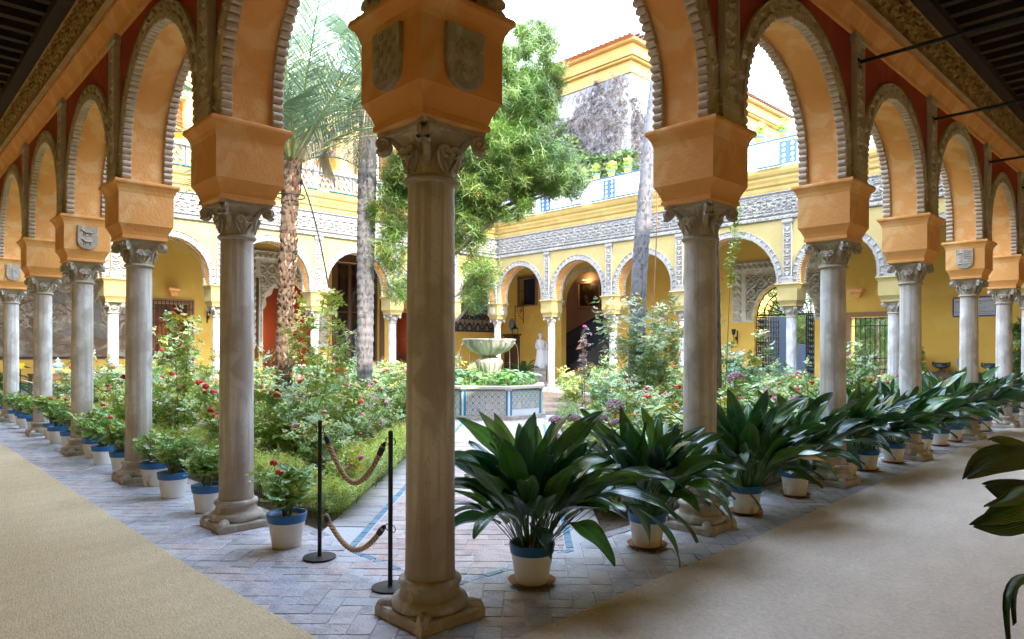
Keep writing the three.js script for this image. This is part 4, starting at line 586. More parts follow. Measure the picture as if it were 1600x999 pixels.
// ------------------------------------------------------------------ tables, jars, urns, statue, signs
function jarProfile(k) { return [[0.001, 0], [0.075, 0], [0.075, 0.02], [0.06, 0.05], [0.1, 0.14], [0.135, 0.22], [0.13, 0.29], [0.085, 0.34], [0.075, 0.37], [0.09, 0.385]].map(([r, y]) => [r * k, y * k]); }
{
  const gl = phys([1, 1, 1], { roughness: 0.2, clearcoat: 0.6, map: texture(256, 256, (x, y) => { const b = Math.floor(y * 9) % 3, n = fbm(x * 20, y * 20, 3, 841, 20); const k = b === 0 ? [0.06, 0.16, 0.42] : b === 1 ? [0.12, 0.42, 0.46] : [0.55, 0.62, 0.55]; return mix3(k, [0.7, 0.72, 0.62], smoothstep(n, 0.52, 0.6) * 0.7); }) });
  const t = cabinet('narrow dark console table under the beige tapestry', [2.2, 0, VB - 0.45], 1.7, 0.81, 0.45); part('iron_brace', merge([tube([[-0.45, 0.7, 0], [-0.1, 0.3, 0], [0.35, 0.05, 0]], 0.012, 16, 5), tube([[0.45, 0.7, 0], [0.1, 0.3, 0], [-0.35, 0.05, 0]], 0.012, 16, 5)]), M.iron, t);
  const j = thing('lidded_jar', 'blue and green lidded ceramic jar on the console table', 'jar', [2.12, 0.81, VB - 0.45]); const uvm = (g) => { const p = g.attributes.position, uv = g.attributes.uv; for (let i = 0; i < p.count; i++) uv.setXY(i, uv.getX(i), p.getY(i) / 0.5); return g; };
  part('jar_body', uvm(lathe(jarProfile(1), 24)), gl, j); part('lid', uvm(lathe([[0.09, 0.385], [0.085, 0.41], [0.04, 0.45], [0.02, 0.46], [0.022, 0.49], [0.001, 0.5]], 20)), gl, j); for (const s of [-1, 1]) part('handle', new THREE.TorusGeometry(0.045, 0.01, 6, 12, PI * 1.1).rotateZ(s > 0 ? -PI / 2 : PI / 2).translate(s * 0.12, 0.28, 0), gl, j);
  // end wall of the right gallery
  cabinet('long dark console table against the end wall, under the plaque', [UB - 0.4, 0, 1.9], 2.6, 0.97, 0.5).rotation.y = -PI / 2;
  const urn = (label, at) => { const u = thing('handled_urn', label, 'urn', at); const um = phys([0.22, 0.22, 0.2], { map: gl.map, roughness: 0.25 }); part('foot', lathe([[0.001, 0], [0.12, 0], [0.12, 0.02], [0.05, 0.05], [0.03, 0.09]], 18), um, u); part('bowl', lathe([[0.03, 0.085], [0.12, 0.11], [0.2, 0.15], [0.215, 0.19], [0.19, 0.2], [0.2, 0.215], [0.19, 0.22], [0.1, 0.16], [0.001, 0.14]], 24), um, u); part('rim_gallery', lathe([[0.17, 0.22], [0.185, 0.26], [0.2, 0.275], [0.19, 0.28], [0.165, 0.26]], 24), um, u); for (const s of [-1, 1]) part('handle', new THREE.TorusGeometry(0.06, 0.014, 6, 12).translate(0, 0.235, s * 0.22).rotateY(0), um, u); return u; };
  urn('blue green handled urn on the table, left of the fourth right column', [UB - 0.4, 0.97, 2.78]); urn('blue green handled urn on the table, between the fourth and fifth right columns', [UB - 0.4, 0.97, 1.52]);
  const b = thing('lidded_jar', 'grey blue jar on the table, half behind the fourth right column', 'jar', [UB - 0.42, 0.97, 2.2]); part('jar_body', uvm(lathe(jarProfile(1.25), 20)), phys([0.22, 0.3, 0.42], { roughness: 0.25 }), b); part('lid', lathe([[0.11, 0.48], [0.1, 0.5], [0.03, 0.54], [0.001, 0.58]], 16), phys([0.2, 0.24, 0.32], { roughness: 0.3 }), b);
}
{
  const t = thing('sign_post', 'small yellow notice on a thin black post before the tapestry', 'sign', [0.8, 0, 19.8], 0.2); part('notice_board', boxUV(box(-0.09, 0.09, 1.03, 1.2, 0, 0.01)), mat([0.8, 0.58, 0.02]), t); part('post', new THREE.CylinderGeometry(0.012, 0.012, 1.05, 8).translate(0, 0.52, -0.012), M.iron, t); part('post_base', lathe([[0.001, 0], [0.15, 0], [0.15, 0.012], [0.001, 0.02]].reverse(), 18), M.iron, t);
  const r = thing('barrier_rope', 'white rope slung from the yellow notice post to the column', 'rope', [0.8, 0, 19.8]); part('rope', tube([[0, 0.72, 0], [0.6, 0.56, 0], [1.4, 0.56, 0], [2.0, 0.72, 0]], 0.018, 20, 6), mat([0.7, 0.64, 0.5]), r);
  const p = thing('rope_post', 'thin black rope post under the beige tapestry, right end of the white rope', 'post', [2.8, 0, 19.8]); part('post', new THREE.CylinderGeometry(0.012, 0.012, 0.95, 8).translate(0, 0.475, 0), M.iron, p); part('post_base', lathe([[0.001, 0], [0.15, 0], [0.15, 0.012], [0.001, 0.02]].reverse(), 18), M.iron, p);
}
{ // marble statue of a draped woman on a plinth: one continuous body
  const t = thing('marble_statue', 'white marble statue of a draped standing woman beside the staircase', 'statue', [20.5, 0, 18.9], -0.8);
  const n = 40, m = 70, pos = [], idx = [], H0 = 0.75;
  const prof = [[0, 0.26], [0.1, 0.27], [0.35, 0.235], [0.6, 0.215], [0.8, 0.21], [0.92, 0.17], [1.0, 0.155], [1.12, 0.185], [1.26, 0.205], [1.33, 0.16], [1.365, 0.07], [1.4, 0.06], [1.43, 0.085], [1.5, 0.105], [1.57, 0.095], [1.62, 0.06], [1.635, 0.01]], rad = (y) => { for (let i = 1; i < prof.length; i++) if (y <= prof[i][0]) { const t2 = (y - prof[i - 1][0]) / (prof[i][0] - prof[i - 1][0]); return lerp(prof[i - 1][1], prof[i][1], t2 * t2 * (3 - 2 * t2)); } return 0.01; };
  for (let j = 0; j <= m; j++) for (let i = 0; i <= n; i++) { const y = j / m * 1.635, a = i / n * 2 * PI, sway = 0.05 * Math.sin(y * 2.1), dr = y < 1.3 ? 0.016 * Math.sin(a * 9 + y * 3 + 2 * Math.sin(y * 4)) * (1.1 - y * 0.6) + 0.01 * Math.sin(a * 5 - y * 7) : 0, fx = y > 1.36 ? 0.85 : 1, fz = y > 1.36 ? 1.05 : 0.72, nose = y > 1.45 && y < 1.53 ? 0.02 * Math.exp(-Math.pow(Math.atan2(Math.sin(a - PI / 2), Math.cos(a - PI / 2)) * 4, 2)) : 0, r = rad(y) + dr + nose; pos.push(Math.cos(a) * r * fx + sway, H0 + y, Math.sin(a) * r * fz + 0.02 * Math.cos(y * 2)); }
  for (let j = 0; j < m; j++) for (let i = 0; i < n; i++) { const a = j * (n + 1) + i, b = a + 1, c = a + n + 1, d = c + 1; idx.push(a, c, b, b, c, d); }
  const g = new THREE.BufferGeometry(); g.setAttribute('position', new THREE.Float32BufferAttribute(pos, 3)); g.setIndex(idx); g.computeVertexNormals();
  const arms = [1, -1].map((s) => taper([[0.05 + s * 0.17, H0 + 1.24, 0], [0.06 + s * 0.25, H0 + 1.05, 0.03], [0.05 + s * 0.2, H0 + 0.9, 0.14], [0.04 + s * 0.05, H0 + 0.93, 0.22]], [0.062, 0.052, 0.044, 0.03], 18, 8)), fold = taper([[0.28, H0 + 0.95, 0.1], [0.3, H0 + 0.6, 0.06], [0.27, H0 + 0.1, 0.02]], [0.05, 0.06, 0.08], 10, 8);
  part('statue_body', boxUV(merge([g, ...arms, fold])), mat([0.72, 0.70, 0.68], { roughness: 0.6, bumpMap: fine, bumpScale: 0.004 }), t); const hair = new THREE.SphereGeometry(0.105, 14, 10); hair.scale(0.95, 0.95, 1.1); hair.translate(0.045, H0 + 1.53, -0.03); part('carved_hair', hair, mat([0.66, 0.64, 0.62], { bumpMap: fine, bumpScale: 0.02 }), t);
  part('pedestal', squareStack([[0.34, 0], [0.34, 0.1], [0.3, 0.13], [0.27, 0.16], [0.27, 0.62], [0.3, 0.66], [0.33, 0.7], [0.33, 0.75]]), M.stoneFar, t);
}
// iron tie rods across the right gallery
for (let k = 1; k < 6; k++) { const t = thing('tie_rod', `black iron tie rod from the ${nth[k + 0]} right column's pilaster to the ceiling side`, 'tie rod', [U[k], 0, 0]); part('rod', new THREE.CylinderGeometry(0.022, 0.022, 3.95, 8).rotateX(PI / 2).translate(0, 4.98, 2.25), M.iron, t); part('anchor_plate', boxUV(box(-0.05, 0.05, 4.93, 5.03, 0.27, 0.3)), M.iron, t); }

// ------------------------------------------------------------------ parapets, balustrade, upper buildings
const teal = phys([0.03, 0.19, 0.22], { roughness: 0.3 }), blueGlaze = phys([0.02, 0.085, 0.27], { roughness: 0.25 });
function parapet(label, at, turn, L) { const t = thing('roof_parapet', label, 'parapet', at, turn); part('parapet_wall', boxUV(box(-0.1, L + 0.1, 7.001, 7.86, -0.14, 0.06)), M.white, t); part('cap', boxUV(box(-0.1, L + 0.1, 7.861, 7.9, -0.17, 0.09)), blueGlaze, t); const n = Math.round((L - 0.9) / 0.4); const dg = cbox(0.37, 0.035, 0.12, 0.006); for (let i = 0; i < n; i++) if (hash(i, 3, 12) > 0.25) part('edge_tile', dg, hash(i, 5, 2) > 0.7 ? blueGlaze : teal, t).position.set(0.5 + i * 0.4 + 0.2, 7.012, 0.44); return t; }
parapet('white parapet of the near left roof', [0.1, 0, -0.1], PI / 2, VE); parapet('white parapet of the near right roof', [UE + 0.1, 0, 0.1], PI, UE);
const parC = parapet('white far right parapet with blue tile lattices and a row of pots', [UE - 0.1, 0, VE + 0.1], -PI / 2, VE);
{
  const s = rectShape(-0.26, 0.26, 0, 0.66); for (let j = 0; j < 4; j++) for (let i = 0; i < 2; i++) { const p = new THREE.Path(); p.absarc(-0.13 + i * 0.26, 0.09 + j * 0.16, 0.068, 0, 2 * PI, true); s.holes.push(p); } const g = boxUV(ext(s, 0.03));
  for (const v of [12.35, 15.55, 5.72, 9.0, 2.6]) part('tile_lattice', g, blueGlaze, parC).position.set(VE + 0.1 - v, 7.12, 0.061);
}
const twigM = mat([0.33, 0.27, 0.20], { roughness: 1 });
{
  const s = new THREE.Shape(); // tracery panel: four lobed openings
  const W2 = 0.66, pan = rectShape(-W2 / 2, W2 / 2, 7.1, 7.7); for (let j = 0; j < 3; j++) for (let i = 0; i < 3 - (j % 2); i++) { const cx = (i - 1 + (j % 2) * 0.5) * 0.2, cy = 7.22 + j * 0.18, p = new THREE.Path(); for (let k = 0; k <= 24; k++) { const a = -k / 24 * 2 * PI, r = 0.055 + 0.028 * Math.abs(Math.cos(2 * a)); k ? p.lineTo(cx + Math.cos(a) * r, cy + Math.sin(a) * r * 1.15) : p.moveTo(cx + Math.cos(a) * r, cy + Math.sin(a) * r * 1.15); } pan.holes.push(p); }
  const pg = boxUV(ext(pan, 0.09, { bevelEnabled: true, bevelSize: 0.006, bevelThickness: 0.012, bevelSegments: 1 }).translate(0, 0, -0.045)), t = thing('stone_balustrade', 'pale stone balustrade of pierced tracery on the far left roof edge', 'balustrade', [0, 0, VE - 0.05]);
  for (let k = 0; k < 24; k++) { const x = 0.75 + k * 0.71; if (x > UE - 0.3) break; part('tracery_panel', pg, M.stuccoFar, t).position.set(x, 0, 0); if (k % 4 === 0) part('post', boxUV(box(x - 0.43, x - 0.28, 7.0, 7.9, -0.09, 0.09)), M.stuccoFar, t); }
  part('base_rail', boxUV(box(0.2, UE, 7.0, 7.1, -0.1, 0.1)), M.stuccoFar, t); part('hand_rail', boxUV(box(0.2, UE, 7.7, 7.84, -0.13, 0.13)), M.stuccoFar, t); const dg = cbox(0.37, 0.035, 0.12, 0.006); for (let i = 0; i < 41; i++) if (hash(i, 3, 16) > 0.35) part('edge_tile', dg, teal, t).position.set(0.6 + i * 0.4, 7.012, 0.43);
}
M.cream = mat([0.72, 0.60, 0.36], { bumpMap: fine, bumpScale: 0.003 });
const tileG = (() => { const g = new THREE.CylinderGeometry(0.085, 0.1, 0.42, 8, 1, true, 0, PI); g.rotateX(PI / 2); return flat(g.rotateZ(PI / 2)); })();
const tileMat = mat([0.20, 0.11, 0.075], { side: THREE.DoubleSide, bumpMap: fine, bumpScale: 0.004 });
function eaves(t, x0, x1, y, z, m) { // stepped cornice along local x, tile ends above
  for (const [a, b, d] of [[0, 0.34, 0.18], [0.36, 0.42, 0.26], [0.44, 0.8, 0.34], [0.82, 0.9, 0.5]]) part('cornice_course', boxUV(box(x0 - d, x1 + d, y + a, y + b, z - 0.3, z + d)), m, t);
}
function tileRow(x0, x1, y, z, rows, pitch, list) { for (let j = 0; j < rows; j++) for (let x = x0; x < x1; x += 0.24) list.push(M4(V3(x, y + j * 0.36 * Math.sin(pitch) + 0.02, z - j * 0.36 * Math.cos(pitch)), Q(pitch, 0, 0), 1)); }
{ // upper storey of the far left wing: loggia
  const t = thing('upper_loggia', 'ochre upper storey with a pillared loggia, behind the palms and balustrade', 'building', [0, 0, VB]);
  part('back_wall', boxUV(box(-GD, UB + 0.3, 7, 12.1, -2.6, -2.3)), M.ochre, t); const s = rectShape(-GD, UB, 7.0, 12.1); for (let x = -2.6; x < UB - 3; x += 3.1) s.holes.push(rectHole(x, x + 2.5, 7.05, 10.6)); part('front_wall', boxUV(ext(s, 0.4).translate(0, 0, -0.4)), M.orange, t); part('roof_slab', boxUV(box(-GD, UB + 0.3, 12.1, 12.3, -2.7, 0)), M.terracotta, t);
  const cg = boxUV(merge([squareStack([[0.2, 7.0], [0.2, 7.15], [0.16, 7.2]]), lathe([[0.14, 7.2], [0.13, 10.3], [0.15, 10.32], [0.2, 10.5], [0.21, 10.6]], 14)])); for (let x = -2.6; x < UB - 3; x += 3.1) part('pillar', cg, M.white, t).position.set(x + 1.25, 0, -0.2); eaves(t, -GD, UB, 12.1, 0, M.yellow); const l = []; tileRow(-GD, UB, 13.02, 0.5, 7, 0.36, l); inst('roof_tiles', tileG, tileMat, l, t); part('roof_bed', boxUV(box(-GD, UB, 12.98, 13.0, -3, 0.48)), M.terracotta, t);
}
{ // tower block with tiled roof above the far right wing
  const t = thing('corner_tower', 'white upper tower with yellow cornice and tiled roof, dry creeper on its face', 'building', [UB + 0.02, 0, 14.94]), X1 = 14.4, Z1 = 9.5; // local x = u, local -z = v
  part('tower_wall', boxUV(box(0.36, X1, 7.0, 13.8, -Z1, 0)), M.white, t); part('tower_base', boxUV(box(4, X1, 0, 6.99, -Z1, 0)), M.ochre, t);
  for (const [a, b, d] of [[0, 0.5, 0.12], [0.52, 0.6, 0.3], [0.62, 1.1, 0.4], [1.12, 1.25, 0.62]]) part('cornice_course', boxUV(box(0.36 - d, X1 + d, 13.76 + a, 13.76 + b, -Z1 - d, d)), M.cornice, t);
  const hip = new THREE.CylinderGeometry(0.2, 1, 2.6, 4, 1); hip.rotateY(PI / 4); hip.scale(11.2, 1, 7.6); hip.translate((X1 + 0.36) / 2, 16.3, -Z1 / 2); part('roof', boxUV(hip), M.terracotta, t); const l = []; for (let v = -0.5; v < Z1 + 0.5; v += 0.26) l.push(M4(V3(-0.2, 15.03, -v), Q(0, -PI / 2, 0), 1)); for (let x = -0.1; x < X1 + 0.6; x += 0.26) l.push(M4(V3(x, 15.03, 0.58), Q(0, 0, 0), 1)); inst('eave_tiles', tileG, tileMat, l, t);
  const dr = new THREE.Shape(), pts = []; dr.moveTo(0, 0); dr.lineTo(0.34, 0); dr.lineTo(0.34, -0.2); dr.lineTo(0.27, -0.24); dr.lineTo(0.25, -0.4); dr.lineTo(0.17, -0.58); dr.lineTo(0.09, -0.4); dr.lineTo(0.07, -0.24); dr.lineTo(0, -0.2); dr.closePath(); const dg = boxUV(ext(dr, 0.05)), ornM = mat([0.2, 0.2, 0.22]); for (let k = 0; k < 26; k++) { const a = part('hanging_ornament', dg, ornM, t); a.rotation.y = -PI / 2; a.position.set(0.355, 13.74, -9.3 + k * 0.36 - 0.0); }
}

// ------------------------------------------------------------------ leaves
function geo(pos, idx, uv, col) { const g = new THREE.BufferGeometry(); g.setAttribute('position', new THREE.Float32BufferAttribute(pos, 3)); if (uv) g.setAttribute('uv', new THREE.Float32BufferAttribute(uv, 2)); g.setIndex(idx); g.computeVertexNormals(); return g; }
// a flat pointed leaf in the xz plane along +z, folded on its midrib
function blade(l, w, fold = 0.2, droop = 0.25, n = 2) { const pos = [], idx = [], uv = []; for (let i = 0; i <= n; i++) { const t = i / n, q = w / 2 * Math.pow(Math.sin(PI * Math.min(0.999, 0.06 + 0.94 * t)), 0.8) * (t === 1 ? 0 : 1), y = -droop * l * t * t; pos.push(-q, y + fold * q, t * l, 0, y, t * l, q, y + fold * q, t * l); uv.push(0, t, 0.5, t, 1, t); } for (let i = 0; i < n; i++) { const a = i * 3; idx.push(a, a + 3, a + 1, a + 1, a + 3, a + 4, a + 1, a + 4, a + 2, a + 2, a + 4, a + 5); } return geo(pos, idx, uv); }
function spray(n, f) { const l = []; for (let i = 0; i < n; i++) l.push(f(i)); return merge(l); }
function leafMat(c, o = {}) { return phys(c, { roughness: 0.55, transmission: 0.45, thickness: 0, side: THREE.DoubleSide, ...o }); }
const tint = (R, base, dv = 0.25, dh = 0.12) => { const k = 1 + (R() * 2 - 1) * dv, h = (R() * 2 - 1) * dh; return new THREE.Color().setRGB(base[0] * k * (1 + h), base[1] * k, base[2] * k * (1 - h)); };

// ------------------------------------------------------------------ pots
const potMats = [mat([0.82, 0.80, 0.75], { bumpMap: fine, bumpScale: 0.002, roughness: 0.6 }), mat([0.80, 0.75, 0.66], { bumpMap: fine, bumpScale: 0.002, roughness: 0.6, map: plaster([0.97, 0.96, 0.95], [1, 1, 1], [0.50, 0.38, 0.27], 0.45, 930, 1.2) })], bandMat = mat([0.02, 0.13, 0.36], { roughness: 0.45, bumpMap: fine, bumpScale: 0.001 });
const potBody = lathe([[0.001, 0.004], [0.108, 0.0], [0.112, 0.004], [0.142, 0.196], [0.142, 0.2]], 28), potBand = lathe([[0.141, 0.197], [0.148, 0.2], [0.158, 0.262], [0.157, 0.268], [0.146, 0.268], [0.14, 0.23], [0.001, 0.228]], 28), potSaucer = lathe([[0.001, 0.0], [0.12, 0.0], [0.16, 0.022], [0.164, 0.026], [0.156, 0.026], [0.12, 0.01], [0.001, 0.01]], 28), potSoil = lathe([[0.14, 0.232], [0.08, 0.24], [0.001, 0.246]], 18);
function pot(t, k, saucer) {   const y = saucer ? 0.012 : 0; if (saucer) part('saucer', potSaucer, M.terracotta, t); part('pot', potBody, potMats[k % 4 ? 1 : 0], t).position.y = y; part('painted_rim', potBand, bandMat, t).position.y = y; part('potting_soil', potSoil, M.soil, t).position.y = y; }

// ------------------------------------------------------------------ aspidistras: every leaf a mesh
const veins = texture(128, 64, (x, y) => { const k = 0.5 + 0.32 * Math.sin(x * 2 * PI * 14) + 0.12 * (fbm(x * 30, y * 6, 2, 941) - 0.5), m = Math.exp(-Math.pow((x - 0.5) * 26, 2)); return k - m * 0.5; }, 0, false);
const aspMap = (c, tip) => texture(64, 128, (x, y) => { const v = 0.9 + 0.16 * Math.sin(x * 2 * PI * 14) + 0.3 * (fbm(x * 9, y * 5, 3, 943) - 0.5), e = smoothstep(y, 0.965 + 0.02 * Math.sin(x * 9), 1); let k = c.map((q) => q * v); const mid = Math.exp(-Math.pow((x - 0.5) * 30, 2)); k = mix3(k, [c[0] * 2, c[1] * 1.8, c[2] * 1.5], mid * 0.5); return mix3(k, tip, e); });
const aspMats = [[0.04, 0.145, 0.045], [0.06, 0.20, 0.035], [0.10, 0.28, 0.035], [0.03, 0.115, 0.05], [0.14, 0.33, 0.035]].map((c) => phys([1, 1, 1], { map: aspMap(c, [0.22, 0.11, 0.03]), bumpMap: veins, bumpScale: 0.0035, roughness: 0.3, clearcoat: 1.0, clearcoatRoughness: 0.25, transmission: 0.3, thickness: 0, side: THREE.DoubleSide }));
const aspYellow = phys([0.5, 0.28, 0.03], { bumpMap: veins, bumpScale: 0.002, roughness: 0.5, side: THREE.DoubleSide, transmission: 0.3, thickness: 0 });
function aspLeaf(L, w, pet, tilt, elbow, droop, roll, seed) { // grows from the origin, leaning towards +z: a stalk, an elbow, a broad blade
  const R = rng(seed), n = 13, m = 6, pos = [], idx = [], uv = []; let y = 0, z = 0, x = 0; const side = rr(-0.5, 0.5, R);
  const S = pet + L, K = 26, P = [], s0 = pet / S; for (let i = 0; i <= K; i++) { const s = i / K, ds = S / K, a = tilt + elbow * smoothstep(s, s0 - 0.14, s0 + 0.16) + droop * Math.pow(smoothstep(s, s0, 1.1), 1.4); P.push([x, y, z, a]); y += Math.cos(a) * ds; z += Math.sin(a) * ds; x += side * 0.3 * s * ds; }
  const at = (s) => { const f = clamp(s, 0, 1) * K, k = Math.min(K - 1, Math.floor(f)), q = f - k; return [0, 1, 2, 3].map((i) => lerp(P[k][i], P[k + 1][i], q)); };
  for (let i = 0; i <= n; i++) { const t = i / n, [px, py, pz, pa] = at((pet + t * L) / S), tw = roll * (0.25 + t * 0.9), q = w / 2 * Math.pow(Math.sin(PI * Math.pow(t, 0.82)), 0.72) * (1 - 0.25 * t) + 0.003;
    for (let j = 0; j <= m; j++) { const c = (j / m - 0.5) * 2, lift = Math.abs(c) * q * 0.16 - 0.006 * Math.cos(c * PI * 3) * Math.sin(PI * t) + 0.012 * Math.sin(t * 9 + c * 2 + seed) * Math.abs(c), ux = Math.cos(tw), un = Math.sin(tw), lx = c * q * ux - lift * un, ln = c * q * un + lift * ux; // across, and along the normal (up side)
      pos.push(px + lx, py + ln * Math.sin(pa), pz - ln * Math.cos(pa)); uv.push(j / m, t); } }
  for (let i = 0; i < n; i++) for (let j = 0; j < m; j++) { const p = i * (m + 1) + j, b = p + 1, c = p + m + 1, d = c + 1; idx.push(p, b, c, b, d, c); }
  const o = pos.length / 3; for (let i = 0; i <= 4; i++) { const [px, py, pz] = at(i / 4 * (pet + 0.02) / S); for (let j = 0; j < 3; j++) { const b = j / 3 * 2 * PI; pos.push(px + Math.cos(b) * 0.0045, py, pz + Math.sin(b) * 0.0045); uv.push(0.45 + j * 0.05, 0.02); } } for (let i = 0; i < 4; i++) for (let j = 0; j < 3; j++) { const p = o + i * 3 + j, b = o + i * 3 + (j + 1) % 3; idx.push(p, p + 3, b, b, p + 3, b + 3); }
  return geo(pos, idx, uv);
}
const aspGeos = []; { const R = rng(951); for (let k = 0; k < 30; k++) { const f = k / 29, up = 1 - f; aspGeos.push(aspLeaf(rr(0.4, 0.54, R), rr(0.115, 0.16, R), rr(0.24, 0.44, R) * (1 - 0.2 * f), 0.02 + 0.6 * f + rr(-0.05, 0.12, R), rr(0.05, 0.5, R) * up + f * rr(0.15, 1.0, R), rr(0.0, 0.5, R) * up + f * rr(0.2, 1.5, R), rr(-1.6, 1.6, R) * (0.25 + 0.75 * up), 960 + k)); } }
const aspLong = [0, 1, 2].map((k) => aspLeaf(0.66, 0.13, 0.6, 0.75 + k * 0.12, 0.75 + 0.2 * k, 1.0, 0.4 - 0.3 * k, 995 + k));
function aspidistra(label, at, turn, n, seed, scale = 1, hasPot = true, k = 0) {
  const i0 = k;
  const t = thing('aspidistra_plant', label, 'potted plant', at, turn, hasPot ? 'dark leafy pot plants along the right arcade' : undefined), R = rng(seed); if (hasPot) pot(t, k, true); else pot(t, k, true);
  for (let i = 0; i < n; i++) { const f = Math.pow((i + R()) / n, 0.85), g = Math.min(29, Math.floor(f * 30)), az = i * 2.39996 + rr(-0.35, 0.35, R), r0 = 0.02 + 0.075 * Math.sqrt(f), b = part('leaf', aspGeos[g], R() < 0.008 ? aspYellow : aspMats[Math.floor(R() * 4.6)], t); b.position.set(Math.sin(az) * r0, 0.235, Math.cos(az) * r0); b.rotation.set(rr(-0.12, 0.12, R), az, rr(-0.2, 0.2, R), 'YXZ'); b.scale.setScalar(scale * rr(0.84, 1.16, R)); }
  if (i0 < 2) for (let i = 0; i < 6; i++) { const b = part('leaf', aspLong[i % 3], aspMats[i % 3], t); b.position.set(0.05, 0.235, 0.06); b.rotation.y = 0.35 + i * 0.2 - turn; b.scale.setScalar(rr(0.85, 1.1, R) * (i0 ? 0.85 : 1)); }
  const dry = []; for (let i = 0; i < 26; i++) { const a = R() * 2 * PI, q = rr(0.02, 0.1, R), h = rr(0.04, 0.14, R); dry.push(taper([[Math.sin(a) * q, 0.23, Math.cos(a) * q], [Math.sin(a) * (q + 0.02), 0.23 + h, Math.cos(a) * (q + 0.02)], [Math.sin(a) * (q + 0.05), 0.23 + h * 1.2, Math.cos(a) * (q + 0.05)]], [0.005, 0.004, 0.002], 4, 4)); } part('dry_stubs', merge(dry), mat([0.26, 0.12, 0.05]), t).userData.kind = 'stuff';
  return t;
}
[[0.85, -0.02, 96], [2.16, -0.04, 92], [3.82, -0.03, 86], [4.98, 0.0, 74], [6.5, 0.03, 70], [7.3, 0.06, 66], [8.25, 0.03, 64], [9.75, 0.08, 60], [10.75, 0.1, 56], [11.6, 0.1, 52], [12.95, 0.12, 50], [13.8, 0.12, 48], [15.4, 0.14, 44], [16.4, 0.14, 44]].forEach(([u, v, n], i) => {
  const lab = ['big dark leafy plant in a white and blue pot, right beside the corner column', 'dark leafy plant in a white pot just left of the first right column', 'dark leafy plant in a white and blue pot just right of the first right column', 'fourth leafy pot from the corner, left of the second right column', 'fifth leafy pot from the corner, standing right of the second column', 'sixth leafy pot from the corner along the right arcade', 'seventh leafy pot from the corner, left of the third right column', 'eighth leafy pot from the corner, right of the third right column', 'ninth leafy pot from the corner in the receding row', 'tenth leafy pot from the corner in the receding row', 'eleventh leafy pot from the corner, past the fourth right column', 'twelfth leafy pot from the corner in the receding row', 'thirteenth leafy pot from the corner, past the fifth right column', 'last leafy pot at the far end of the right row'][i];
  aspidistra(lab, [u, 0.008, v], i * 1.9 + 0.4, n, 1000 + i * 7, [1.08, 1.08, 1.14, 1.12, 1.18, 1.14, 1.2, 1.22, 1.2, 1.24, 1.24, 1.22, 1.26, 1.26][i], true, i);
});
